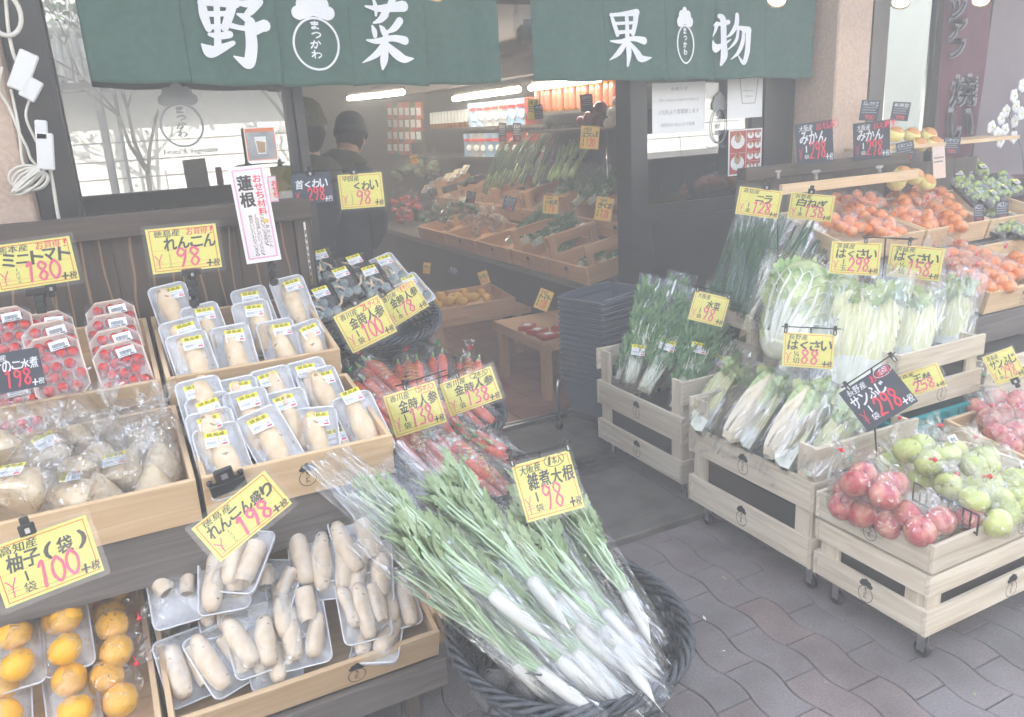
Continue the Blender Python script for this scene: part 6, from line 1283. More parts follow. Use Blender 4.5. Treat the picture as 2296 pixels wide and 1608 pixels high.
pear = [('pear', fruit(.045, W['persimm'], (1, 1, .9), .06, 14, 1, .03)), ('foam_net', MB().lathe([(.020, -.042), (.040, -.03), (.0485, -.005), (.045, .012), (.040, .022)], 18, 0).mesh('foam_net', W['net']))]
for i, (px, py, Y, lab) in enumerate([(2008, 300, 3.18, 'netted pear at the left of the top shelf'), (2045, 302, 3.18, 'netted pear second from the left on the top shelf'), (2082, 302, 3.18, 'netted pear third on the top shelf'), (2060, 325, 3.10, 'netted pear in the front row of the top shelf, left'), (2095, 322, 3.10, 'netted pear in the front row of the top shelf, right'), (2025, 390, 2.9, 'netted pear behind the end of the pine strip'), (2052, 395, 2.86, 'netted pear under the end of the pine strip'), (2078, 408, 2.84, 'netted pear left of the slim orange card'), (2010, 408, 2.88, 'netted pear half hidden by the pine strip')]):
    proto('netted_pear', pear, lab, 'pear', T(atY(px, py, Y)) @ RX(25+i*5 % 20), 'pears in yellow foam nets')
# flowers, banner at the right edge
_q = atY(2290, 420, 3.25); tag(obj('flower_stand', MB().box(_q.x-.10, _q.x+.20, 3.12, 3.38, .03, _q.z-.29).mesh('flower_stand', W['dark2'])), 'dark stand under the white orchid at the right edge', 'flower stand')
t = thing('orchid', 'white orchid in a pink and maroon wrapped pot at the right edge', 'flower', T(atY(2290, 420, 3.25)))
O = t.location.copy()
b = MB(); b.tube([tuple(atY(x, y, 3.25)-O) for x, y in ((2300, 420), (2290, 330), (2262, 262), (2285, 200))], .003, 6); obj('stem', b.mesh('stem', W['leafd']), t)
for (x, y) in ((2273, 215), (2278, 239), (2256, 250), (2245, 267), (2275, 272), (2223, 286), (2236, 300), (2253, 292), (2243, 317), (2273, 308), (2292, 192), (2290, 255)):
    b = MB()
    for k in range(5):
        a = 2*PI*k/5+x; b.ball((.022*math.cos(a), 0, .022*math.sin(a)), .022, 8, 0, None, (1, .25, 1))
    b.ball((0, -.006, 0), .005, 6, 1); obj('blossom', b.mesh('blossom', [W['petal'], W['stky']]), t, T(atY(x, y, 3.22+rnd.uniform(-.03, .03))-O))
b = MB(); leafclump(b, [(.06, 0, .03), (.08, 0, .08)], 6, .10, .035, .01, 3, 0, 2); obj('leaves', b.mesh('leaves', W['leafd']), t)
obj('pot_wrapping', MB().lathe([(.05, -.30), (.09, -.1), (.11, .0), (.14, .05)], 14, 0, T(.05, 0, .02)).mesh('pot_wrapping', W['maroon']), t); obj('paper_corner', MB().add([(-.05, -.06, .16), (.0, -.07, .23), (.06, -.06, .17), (.0, -.07, .10)], [(0, 1, 2, 3)]).mesh('paper_corner', W['wrapp']), t)
a, e, f_ = atY(2123, -40, 3.42), atY(2232, -40, 3.42), atY(2098, 395, 3.42); g_ = atY(2172, 395, 3.42)
t = thing('banner', 'hanging maroon banner with large dark characters beside the side window', 'banner', T(a)); b = MB()
b.grid(lambda u, v: tuple((a.lerp(e, u)).lerp(f_.lerp(g_, u), v)-a+Vector((0, .012*math.sin(u*9+v*4), 0))), 14, 20); obj('cloth', b.mesh('cloth', W['maroon']), t)
b = MB()
for (x0, y0, x1, y1, ch, mi) in ((2128, 175, 2190, 240, '焼', 0), (2120, 250, 2180, 320, 'い', 0), (2128, 2, 2165, 40, 'ツ', 0), (2125, 50, 2165, 90, 'ア', 0), (2122, 95, 2165, 130, 'フ', 0)):
    for mi, g, yy in ((1, .055, 3.395), (0, .02, 3.392)):
        c0, c1 = atY(x0, y1, yy), atY(x1, y0, yy); n0 = len(b.v); text(b, ch, c0.x-g*.1, c0.z-g*.1, c1.x+g*.1, c1.z+g*.1, 0, mi, g); b.v[n0:] = [(v[0]-a.x, yy-a.y, v[1]-a.z) for v in b.v[n0:]]
obj('lettering', b.mesh('lettering', [W['ink'], W['greyink']]), t); obj('pole', MB().tube([tuple(e-a), tuple(g_-a)], .008, 6).mesh('pole', W['frame']), t)
# signs, right half
sign((1655, 412), (1762, 425), (1652, 485), 2.52, '高知産', 'ニラ', '1束', '128', 'yellow price card reading 128 above the garlic chives', clip=(.62, 1), rod=(1745, 600, 2.6, .95))
sign((1770, 425), (1880, 435), (1753, 492), 2.52, '長野産', '白ねぎ', '1束', '138', 'yellow price card reading 138 above the white leeks', clip=(.45, 1), namebox=(.15, .85))
sign((1860, 535), (1985, 540), (1853, 618), 2.12, '茨城産', 'はくさい', '1玉', '298', 'yellow price card reading 298 for whole cabbage', bar=(.6, 1.55, .66), rod=(1978, 640, 2.14, 1.0), namebox=(.1, .92))
sign((1992, 540), (2128, 552), (1987, 625), 2.10, '茨城産', 'はくさい', '½切', '158', 'yellow price card reading 158 for half cabbage', bar=(-.02, .42, .36), namebox=(.1, .92))
sign((1556, 646), (1642, 666), (1552, 722), 2.50, '大阪産', '水菜', '1袋', '98', 'yellow price card for mizuna partly hidden behind the tall bag', bar=(.05, 1.0, .1, .92))
sign((1752, 738), (1880, 745), (1748, 826), 1.98, '長野産', 'はくさい', '¼切', '88', 'yellow price card reading 88 on a black rod for quartered cabbage', bar=(0, 1.04, .08, .94), rod=(1813, 905, 2.02, .52), namebox=(.08, .95))
sign((1880, 882), (1990, 812), (1918, 985), 1.62, '長野産', 'サンふじ', '1袋', '298', 'black price card reading 298 with a white circled character for red apples', 'お買得', kind='k', bar=(.1, 1.2, .2, 1.12), rod=(1966, 1035, 1.6, .72), circ=('袋', .84, 0), namebox=(.06, .72))
sign((1988, 845), (2105, 806), (1992, 912), 1.72, '青森産', '王林', '', '258', 'yellow price card reading 258 behind the black apple card')
sign((2196, 800), (2270, 772), (2190, 885), 1.70, '青森産', 'サンふじ', '1袋', '298', 'yellow price card reading 298 at the right edge over dark red apples', clip=(.6, 0), namebox=(.1, .95))
for (TL, TR, BL, Y, o_, n_, lab) in [((1782, 280), (1866, 268), (1790, 372), 2.86, '大阪産', 'みかん', 'black card reading 298 for mandarins, red S in a circle, left of the pillar'), ((1912, 278), (1995, 268), (1928, 360), 2.86, '大阪産', 'みかん', 'black card reading 298 for mandarins, red M in a circle, right of the pillar')]:
    sign(TL, TR, BL, Y, o_, n_, '1袋', '298', lab, 'おいしい', kind='k', circ=('S' if 'S in' in lab else 'M', 1.0, 1), namebox=(.1, .82))
clearclip(1830, 385, 2.84, 'clear double clip under the left black mandarin card', .9, 'clear_clip'); clearclip(1972, 375, 2.84, 'clear double clip under the right black mandarin card', .9); clearclip(1745, 385, 2.84, 'empty clear clip standing at the left of the pine strip', .6)
def smallcard(TL, TR, BL, Y, head, price, lab, m='k', rows=3):
    c = atY((TR[0]+BL[0])/2, (TR[1]+BL[1])/2, Y); n = (CAM-c).normalized(); hit = lambda p: CAM+ray(*p)*((c-CAM).dot(n)/ray(*p).dot(n))
    a, u_, v_ = hit(TL), hit(TR), hit(BL); u = u_-a; dn = v_-a; w_ = u.length; dn = dn-u.normalized()*dn.dot(u.normalized()); h = dn.length
    t = thing('small_card', lab, 'card', frame(u, -dn, a+dn)); mm = {'k': W['slate'], 'a': W['ycard2'], 'o': W['traypk'], 'y': W['stky']}[m]
    b = MB().box(0, w_, 0, h, -.001, 0, 0)
    if m == 'a': b.box(w_*.05, w_*.95, h*.96-.001, h*.96, 0, .0003, 1).box(w_*.05, w_*.95, h*.04, h*.04+.001, 0, .0003, 1).box(w_*.05, w_*.05+.001, h*.04, h*.96, 0, .0003, 1).box(w_*.95-.001, w_*.95, h*.04, h*.96, 0, .0003, 1)
    obj('card', b.mesh('card', [mm, W['red']]), t); b = MB()
    if m == 'a':
        handtext(b, head[0], w_*.12, h*.80, w_*.6, h*.94, .0006, 0, .02); handtext(b, head[1], w_*.1, h*.50, w_*.94, h*.77, .0006, 0, .03); digits(b, price, w_*.3, h*.12, w_*.8, h*.46, .0008, 1, w_*.05); text(b, '1', w_*.14, h*.3, w_*.2, h*.45, .0006, 0); text(b, '束', w_*.1, h*.12, w_*.24, h*.28, .0006, 0)
    else:
        handtext(b, head[1], w_*.08, h*.72, w_*.92, h*.93, .0006, 0, .02)
        for r_ in range(rows): b.box(w_*.1, w_*(.9-.1*(r_ % 2)), h*(.62-.12*r_), h*(.62-.12*r_)+h*.045, .0003, .0006, 2)
        if price: digits(b, price, w_*.3, h*.08, w_*.8, h*.28, .0008, 1, w_*.04)
    obj('lettering', b.mesh('lettering', [W['ink'] if m in 'ay' else W['white'], W['red'], W['greyink'] if m != 'k' else W['silverp']]), t)
smallcard((1933, 224), (1975, 226), (1930, 270), 3.2, ('', 'ルレクチェ'), '900', 'small black card for pears above the right mandarin card'); smallcard((2003, 228), (2043, 230), (2002, 270), 3.2, ('', '新興梨'), '598', 'small black card for pears in front of the side window glass')
smallcard((2008, 322), (2048, 314), (2020, 364), 2.98, ('', '紅まどんな'), '498', 'small black card tilted over the front of the top shelf'); smallcard((2117, 308), (2155, 308), (2130, 346), 3.0, ('', 'シャイン'), '980', 'small black card with a clear clip at the right end of the top shelf')
smallcard((2090, 330), (2118, 326), (2089, 402), 2.82, ('', 'みかん'), '', 'slim upright orange and pink card before the grape packs', 'o', 2); smallcard((2183, 458), (2206, 456), (2194, 500), 2.56, ('', 'メロン'), '598', 'grey card hung at the left of the upper grape crate'); smallcard((2232, 452), (2262, 450), (2245, 496), 2.56, ('', 'メロン'), '498', 'grey card hung at the right of the upper grape crate')
# ---------------------------------------------------------------- shopping baskets
bk = MB(); L_, D_, H_ = .43, .30, .19
def shell(inset, z0): return [(inset, inset, z0), (L_-inset, inset, z0), (L_-inset, D_-inset, z0), (inset, D_-inset, z0)]
for (i0, za, i1, zb) in ((.045, 0, .012, H_-.03), (.012, H_-.03, .012, H_)):
    A, B = shell(i0, za), shell(i1, zb); C_, E_ = shell(i0+.003, za), shell(i1+.003, zb)
    bk.add(A+B, [(k, (k+1) % 4, 4+(k+1) % 4, 4+k) for k in range(4)]); bk.add(C_+E_, [(k+4, (k+1) % 4+4, (k+1) % 4, k) for k in range(4)])
bk.add(shell(.046, .001), [(0, 1, 2, 3)])
for k in range(26): x = .03+k*.0148; bk.box(x, x+.006, .0095, .0115, H_-.028, H_-.018, 1); bk.box(x, x+.006, D_-.0155, D_-.0145, H_-.05, H_-.018, 1)
b_ = bk; rimP = [(.0, .012), (.012, 0), (L_-.012, 0), (L_, .012), (L_, D_-.012), (L_-.012, D_), (.012, D_), (0, D_-.012)]
bk.tube([(x, y, H_) for x, y in rimP]+[(0, .012, H_)], .007, 6, 0, None, False)
bk.box(-.004, .0, .06, D_-.06, H_-.012, H_+.004)
BKM = bk.mesh('basket_shell', [W['navy'], W['int']])
hd = MB().tube([(.02, .0, H_+.004), (.03, .005, H_+.012), (L_*.5, .012, H_+.014), (L_-.03, .005, H_+.012), (L_-.02, 0, H_+.004)], .005, 6); HDM = hd.mesh('handle', W['navy'])
MBK = T(2.025, 3.14, 0) @ RZ(17)
ords = ['lowest', 'second lowest', 'third lowest', 'fourth lowest', 'fifth lowest', 'sixth lowest', 'seventh lowest', 'middle lower', 'middle upper', 'seventh from the top', 'sixth from the top', 'fifth from the top', 'fourth from the top', 'third from the top', 'second from the top', 'topmost']
for k in range(16):
    t = thing('shopping_basket', f'dark blue shopping basket, {ords[k]} in the stack by the door', 'shopping basket', MBK @ T(0, 0, .13+k*.0280), 'stacked dark shopping baskets')
    obj('basket_shell', BKM, t); obj('handle', HDM, t); obj('handle', HDM, t, T(L_, D_, 0) @ RZ(180))
t = thing('basket_trolley', 'chrome legged trolley under the stack of shopping baskets', 'trolley', MBK)
obj('tray', MB().box(.02, L_-.02, .02, D_-.02, .11, .125).mesh('tray', W['black']), t)
for (x, y) in ((-.02, -.01), (-.02, D_+.0), (L_+.02, 0), (L_+.02, D_)):
    o = obj('leg', MB().tube([(x+.03, y+.01, .30), (x+.01, y+.003, .30), (x, y, .27), (x, y, .06)], .009, 8).mesh('leg', W['chrome']), t); obj('castor', MB().lathe([(.001, -.01), (.024, -.01), (.028, 0), (.024, .01), (.001, .01)], 12, 0, T(x, y, .058) @ RY(90)).mesh('castor', W['black']), o)
# ---------------------------------------------------------------- inside the shop
CI = 'pine crates of vegetables on the long indoor counter'
ct = thing('counter', 'long dark counter along the right wall inside the shop', 'counter', T(2.9, 6, 0))
obj('top', MB().box(-.38, .7, -2.0, 2.6, .58, .62).mesh('top', W['grey']), ct); obj('step', MB().box(.08, .7, -2.0, 2.6, .62, .80).mesh('step', W['int']), ct); obj('base', MB().box(-.10, .7, -1.9, 2.5, .03, .58).mesh('base', W['int']), ct)
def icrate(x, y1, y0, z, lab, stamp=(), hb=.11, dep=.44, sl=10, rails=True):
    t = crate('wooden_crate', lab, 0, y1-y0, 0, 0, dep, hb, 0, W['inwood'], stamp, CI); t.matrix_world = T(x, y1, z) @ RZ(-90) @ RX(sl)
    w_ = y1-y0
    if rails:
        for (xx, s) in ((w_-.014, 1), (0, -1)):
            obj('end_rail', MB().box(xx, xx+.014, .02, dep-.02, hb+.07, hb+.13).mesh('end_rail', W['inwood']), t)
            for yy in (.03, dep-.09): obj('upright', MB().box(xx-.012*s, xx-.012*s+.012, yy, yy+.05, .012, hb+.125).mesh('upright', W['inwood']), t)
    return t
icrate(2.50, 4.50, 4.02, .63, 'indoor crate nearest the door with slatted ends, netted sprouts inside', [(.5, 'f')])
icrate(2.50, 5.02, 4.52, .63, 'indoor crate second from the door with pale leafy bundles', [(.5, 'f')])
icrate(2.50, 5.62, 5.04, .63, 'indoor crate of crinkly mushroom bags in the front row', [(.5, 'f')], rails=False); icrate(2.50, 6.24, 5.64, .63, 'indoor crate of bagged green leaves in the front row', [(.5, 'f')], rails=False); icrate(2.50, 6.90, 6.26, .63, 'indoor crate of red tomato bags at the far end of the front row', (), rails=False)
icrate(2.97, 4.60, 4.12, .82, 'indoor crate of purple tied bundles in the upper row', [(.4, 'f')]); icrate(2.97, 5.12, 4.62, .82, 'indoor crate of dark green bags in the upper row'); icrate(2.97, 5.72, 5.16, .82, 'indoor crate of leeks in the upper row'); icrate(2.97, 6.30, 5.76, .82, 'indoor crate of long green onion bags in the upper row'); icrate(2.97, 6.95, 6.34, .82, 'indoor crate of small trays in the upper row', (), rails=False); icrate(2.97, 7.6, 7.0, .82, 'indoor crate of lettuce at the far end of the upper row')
for (p0, X0, p1, X1, k, L, lab) in [((1086, 432), 3.05, (1143, 300), 3.25, AO[0], .50, 'tall bag of green onions at the left end'), ((1100, 425), 3.05, (1165, 305), 3.25, AO[1], .50, 'tall bag of green onions second from the left'), ((1119, 420), 3.05, (1195, 285), 3.28, AO[0], .50, 'tall bag of green onions in the middle, shiny'), ((1145, 415), 3.05, (1212, 275), 3.28, AO[1], .50, 'tall bag of green onions right of the middle'), ((1170, 412), 3.05, (1235, 272), 3.28, AO[0], .50, 'tall bag of green onions under the bottle shelf'), ((1200, 412), 3.05, (1255, 280), 3.28, AO[1], .50, 'tall bag of green onions at the right end'),
                                    ((1264, 448), 3.08, (1335, 379), 3.25, MZ[0], .40, 'dark bag of spinach in the upper row'), ((1290, 458), 3.02, (1362, 381), 3.2, MZ[1], .40, 'dark bag of spinach with glossy film'), ((1240, 450), 3.05, (1300, 372), 3.25, MZ[2], .40, 'dark bag of spinach behind the others'), ((1320, 455), 3.02, (1400, 385), 3.2, MZ[0], .40, 'bag of greens next to the door post'),
                                    ((1138, 545), 2.62, (1222, 475), 2.9, MZ[1], .40, 'bag of pale stems in the second crate'), ((1165, 550), 2.6, (1250, 480), 2.88, MZ[2], .40, 'bag of pale stems beside the 78 card'), ((1195, 548), 2.6, (1290, 490), 2.85, MZ[0], .40, 'bag of pale stems at the right of the second crate'), ((1245, 580), 2.62, (1290, 530), 2.8, MZ[1], .40, 'netted sprouts in the nearest crate'), ((1290, 600), 2.6, (1350, 560), 2.8, MZ[2], .40, 'greens in the nearest crate behind its slats'), ((1345, 590), 2.7, (1415, 555), 2.85, MZ[0], .40, 'greens at the door end of the nearest crate')]:
    lean(k, 'vegetable_bag', atX(*p0, X0), atX(*p1, X1), L, lab, 'bag of vegetables', 'bags of greens on the indoor counter')
for i, (p0, p1) in enumerate([((1231, 405), (1262, 322)), ((1246, 402), (1282, 318)), ((1262, 400), (1297, 316)), ((1278, 398), (1316, 326))]):
    b = MB(); a, e = atX(*p0, 3.02), atX(*p1, 3.2); y = e-a; stalks(b, 7, (0, 0, 0), (0, y.length, 0), .012, .006, .02, .035, i, 0, 4, .004); bb = MB().tube([(-.032, .16, 0), (.032, .16, .0)], .022, 8, 0, None, True)
    x = y.cross((CAM-a)).normalized(); t = thing('spring_onion_bundle', ['leftmost bundle of pale spring onions with a purple band', 'second bundle of pale spring onions with a purple band', 'third bundle of pale spring onions with a purple band', 'rightmost bundle of pale spring onions with a purple band'][i], 'spring onions', frame(x, y, a), 'purple banded spring onions'); obj('stalks', b.mesh('stalks', W['negil']), t); obj('band', bb.mesh('band', mat('purple_band', (.09, .04, .2), None) if i == 0 else bpy.data.materials['purple_band']), t)
def lumps(name, pts, X, m, lab, cat, r=.05, grp=None, filmed=True):
    for i, (px, py) in enumerate(pts):
        b = MB(); r_ = random.Random(px)
        for k in range(6): b.ball((r_.uniform(-1, 1)*r*.6, r_.uniform(-1, 1)*r*.6, r_.uniform(-.4, .5)*r), r*.5, 8, 0, None, (1, 1, .8), 0, .3)
        t = thing(name, f'{lab}', cat, T(atX(px, py, X)), grp); obj('contents', b.mesh('contents', m), t)
        if filmed: obj('clear_bag', bag_mesh([Vector(v) for v in b.v[::5]], (0, 0, r*1.6), W['bag'], px, .008, .03, .008), t)
lumps('leaf_bag', [(950, 490), (975, 483), (1000, 492), (985, 468), (1015, 476), (1040, 484), (1010, 458), (1038, 462), (1060, 468)], 2.72, W['leafd'], 'dark green leaf bag heaped in the front row crate', 'bag of leaves', .06, 'heaped bags of dark leaves')
lumps('mushroom_bag', [(1015, 505), (1045, 510), (1070, 518), (1052, 490), (1080, 498), (1105, 508), (1085, 480), (1110, 488), (1130, 496)], 2.70, W['mush'], 'crinkly bag of brown mushrooms heaped in the front row crate', 'bag of mushrooms', .06, 'heaped bags of mushrooms')
lumps('tomato_bag', [(885, 455), (905, 448), (925, 455), (890, 475), (912, 470), (935, 462), (895, 492), (918, 486)], 2.75, W['tomato'], 'bag of red tomatoes in the far crate of the front row', 'bag of tomatoes', .06, 'bags of tomatoes inside the shop')
lumps('lettuce', [(905, 380), (925, 372), (950, 368), (975, 372), (890, 395), (945, 388)], 3.1, W['leaf'], 'green lettuce bag at the far end of the upper row', 'lettuce', .08, 'lettuces at the far end')
for i in range(12):
    px, py = 955+(i % 4)*20+(i//4)*14, 425-(i % 4)*9+(i//4)*(-8); t = proto('small_tray', [('tray', TRAYW, SC(.55)), ('contents', RK[0], T(0, 0, .02) @ SC(.5)), ('sticker', STT[0], T(0, .02, .032) @ SC(.6))], 'small white tray of trimmed vegetables in the far upper row crate', 'small tray', T(atX(px, py, 3.12)) @ RZ(-60) @ RX(40), 'small trays in the far upper crate')
for i, (px, py) in enumerate([(960, 400), (975, 392), (1060, 405), (1075, 398), (1045, 412), (1030, 420)]):
    proto('aubergine', [('body', MB().ball((0, 0, 0), .035, 10, 0, None, (1, 2.2, 1)).mesh('body', W['egg'])), ('cap', MB().ball((0, .07, 0), .018, 8, 0).mesh('cap', W['leafd']))], 'dark aubergine lying between the trays in the upper row', 'aubergine', T(atX(px, py, 3.05)) @ RZ(i*30), 'aubergines inside the shop')
PKT = [MB().box(-.05, .05, -.012, .012, -.09, .09, 0, None, .008).box(-.03, .03, -.0135, -.0125, -.05, .03, 1).mesh('packet_body', [m_, W['paper']]) for m_ in (W['orlabel'], W['redp'], W['leafd'])]
# shelves with bottles and pouches
sh = thing('wall_shelf', 'dark wall rack with two shelves along the right wall', 'shelf', T(3.3, 6, 0))
zs = atX(1100, 283, 3.22).z; z2 = atX(1100, 352, 3.22).z; zn = atX(1330, 288, 3.05).z; zb_ = atX(1290, 246, 3.05).z
obj('back_panel', MB().box(.30, .31, -2.2, 3.2, .8, 2.3).mesh('back_panel', W['int']), sh); obj('cream_panel', MB().box(.285, .298, -2.1, -.55, zb_-.02, 2.15).mesh('cream_panel', W['cream']), sh)
obj('shelf_board', MB().box(-.12, .28, -.30, 3.1, zs-.025, zs).mesh('b', W['dark2']), sh); obj('shelf_board', MB().box(-.10, .28, -.30, 3.1, z2-.025, z2).mesh('b', W['dark2']), sh); obj('shelf_board', MB().box(-.28, .28, -2.05, -.32, zn-.02, zn).mesh('b', W['dark2']), sh); obj('shelf_board', MB().box(-.16, .28, -1.6, -.05, zb_-.02, zb_).mesh('b', W['dark2']), sh)
obj('shelf_upright', MB().tube([(-.2, -1.3, .9), (-.2, -1.3, zn-.02)], .008, 6).mesh('u', W['chrome']), sh)
btl = MB().lathe([(.001, 0), (.030, 0), (.032, .01), (.032, .15), (.026, .175), (.013, .195), (.013, .205)], 12, 0).lathe([(.033, .02), (.033, .13)], 12, 1).lathe([(.015, .203), (.017, .205), (.017, .235), (.001, .235)], 10, 2)
BA = [('bottle_body', btl.mesh('bottle_body', [W['amber'], W['orlabel'], W['redcap']]))]
for i in range(15):
    y = 4.55+i*.088; proto('bottle', BA, 'amber bottle with orange label and red cap in the long shelf row', 'bottle', T(3.18+.01*(i % 2), y, zb_+.0005), 'red capped bottles on the shelf')
btw = MB().lathe([(.001, 0), (.024, 0), (.024, .05)], 10, 0).lathe([(.0245, .05), (.0245, .11)], 10, 1).lathe([(.024, .11), (.020, .125), (.020, .165), (.001, .168)], 10, 1)
BW_ = [('bottle_body', btw.mesh('bottle_body', [W['amber'], W['paper']]))]
for i in range(14):
    proto('dressing_bottle', BW_, 'small white capped dressing bottle in the row at the back shelf', 'bottle', T(3.24, 7.15+i*.085, zs+.0005), 'white capped dressing bottles')
def pouch(m1, seed):
    def fn(u, v): return ((u-.5)*.15*(1-.08*math.sin(v*PI)), .018*math.sin(u*PI)*math.sin(v*PI)-.01+.006*noise.noise(Vector((u*5, v*6, seed))), v*.21)
    b = MB().grid(lambda u, v: (fn(u, v)[0], -abs(fn(u, v)[1]), fn(u, v)[2]), 8, 10).grid(lambda u, v: (fn(u, v)[0], abs(fn(u, v)[1]), fn(u, v)[2]), 8, 10)
    b.ball((0, -.022, .08), .03, 10, 1, None, (1, .08, 1)); b.box(-.05, .05, -.026, -.0255, .14, .165, 2); return [('pouch_body', b.mesh('pouch_body', [m1, W['paper'], W['redcap']]))]
PB = [pouch(W['blue'], 1), pouch(W['silverp'], 2), pouch(W['redp'], 3)]
for i in range(8): proto('pouch', PB[[0, 0, 1, 1, 1, 0, 0, 2][i]], ['pale blue pouch on the upper shelf', 'pale blue pouch on the upper shelf', 'silver pouch on the upper shelf', 'silver pouch on the upper shelf', 'silver pouch on the upper shelf', 'pale blue pouch on the upper shelf', 'pale blue pouch on the upper shelf', 'red pouch at the near end of the upper shelf'][i], 'pouch', T(3.20, 7.05-i*.16, zs+.0005) @ RZ(-62+rnd.uniform(-8, 8)), 'stock pouches on the upper shelf')
for i in range(10): proto('pouch', PB[[0, 1, 1, 0, 0, 2, 2, 2, 2, 2][i]], ['pale blue', 'silver', 'silver', 'pale blue', 'pale blue', 'red', 'red', 'red', 'red', 'red'][i]+' pouch in the row on the lower shelf', 'pouch', T(3.22, 7.25-i*.16, z2+.0005) @ RZ(-62+rnd.uniform(-8, 8)), 'stock pouches on the lower shelf')
for i, (px, py) in enumerate([(1305, 272), (1322, 262), (1340, 272), (1336, 250), (1346, 240)]):
    obj_ = proto('red_onion', [('bulb', fruit(.042, W['onion'], (1, 1, .92), .03, 14, i, .02))], ['red onion at the left', 'red onion in the middle', 'red onion with a yellow label', 'red onion upper one', 'red onion at the top'][i]+' of the white sacks on the near shelf', 'red onion', T(atX(px, py, 2.98)), 'red onions on the near shelf')
for i, (px, py) in enumerate([(1368, 275), (1385, 268), (1402, 275), (1375, 252), (1392, 246), (1408, 255), (1388, 226), (1404, 232), (1412, 215), (1400, 208)]):
    proto('garlic_net', [('garlic', fruit(.045, W['garlic'], (1, 1, .8), .0, 12, i, .18))], 'white garlic bulb heaped in a net beside the door post', 'garlic', T(atX(px, py, 3.0)), 'garlic heaped on the near shelf')
# lamps
for yy in (4.4, 5.9, 7.4):  # unseen tubes added to brighten the shop inside
    t = thing('tube_lamp', f'added unseen fluorescent fill tube {["nearest the door", "in the middle", "at the back"][int((yy-4.4)/1.5+.1)]}, hidden above the green curtain', 'tube lamp', T(1.9, yy, 2.1), 'fluorescent tubes inside the shop'); obj('tube', MB().tube([(0, 0, 0), (0, 1.1, 0)], .02, 10).mesh('tube', W['fill_tube']), t); obj('holder', MB().tube([(0, 0, .035), (0, 1.1, .035)], .02, 4).mesh('holder', W['frame2']), t)
for (x0, x1, y0, y1, lab) in ((1018, 1163, 222, 201, 'bright fluorescent tube in the middle of the shop, over the pouches'), (1190, 1345, 197, 176, 'bright fluorescent tube over the red capped bottles'), (782, 845, 221, 214, 'distant fluorescent tube at the back left'), (850, 903, 214, 207, 'distant fluorescent tube right of the back left one')):
    X_ = 3.0 if x0 > 1000 else 2.4; a, e = atX(x0, y0, X_), atX(x1, y1, X_); t = thing('tube_lamp', lab, 'tube lamp', T(a), 'fluorescent tubes inside the shop'); k = .022 if x0 > 1000 else .022
    obj('tube', MB().tube([(0, 0, 0), tuple(e-a)], k, 10).mesh('tube', W['tube']), t); obj('holder', MB().tube([(.01, -.01, .035), tuple(e-a+Vector((.01, .01, .035)))], .02, 4).mesh('holder', W['frame2']), t)
bm_ = atX(900, 232, 2.9); tag(obj('ceiling_beam', MB().box(2.95, 3.1, 4.2, 9.4, 1.93, 2.06).mesh('ceiling_beam', W['dark2'])), 'dark wooden beam running above the shop lamps', 'beam')
# lemon crate on a low bench
lb_ = atY(1045, 700, 4.9); t = thing('low_bench', 'low wooden bench under the crate of lemons', 'bench', T(lb_.x, 5.0, 0)); zt = atY(1050, 712, 4.8).z
obj('top', MB().box(-.3, .45, -.2, .3, zt-.04, zt).mesh('top', W['inwood']), t)
for x in (-.25, .35):
    for y in (-.15, .22): obj('leg', MB().box(x, x+.05, y, y+.05, .03, zt-.041).mesh('leg', W['inwood']), t)
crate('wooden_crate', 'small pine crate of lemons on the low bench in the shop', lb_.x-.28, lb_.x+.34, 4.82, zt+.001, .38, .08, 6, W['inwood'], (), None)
lm = [('lemon', MB().ball((0, 0, 0), .032, 10, 0, None, (1, 1.3, 1)).mesh('lemon', W['lemon']))]
for i in range(14): proto('lemon', lm, 'yellow lemon heaped in the dim low crate of the shop', 'lemon', T(lb_.x-.2+(i % 5)*.09, 4.9+(i//5)*.09, zt+.09+.02*(i % 2)) @ RZ(i*40), 'lemons in the low crate')
t = thing('low_bench', 'low wooden bench with red packets beside the shopping baskets', 'bench', T(2.15, 4.15, 0)); obj('top', MB().box(-.1, .5, -.35, .3, .34, .40).mesh('top', W['inwood']), t)
for x in (-.08, .42):
    for y in (-.32, .24): obj('leg', MB().box(x, x+.05, y, y+.05, .03, .339).mesh('leg', W['inwood']), t)
for k in range(5): proto('red_packet', [('packet', MB().box(-.06, .06, -.045, .045, 0, .03, 0, None, .008).mesh('packet', W['redp'])), ('label', MB().box(-.025, .025, -.02, .02, .0305, .031).mesh('label', W['paper']))], 'flat red packet on the low bench by the baskets', 'packet', T(2.12+(k % 2)*.16, 3.86+(k//2)*.13, .401) @ RZ(12*k), 'red packets on the low bench')
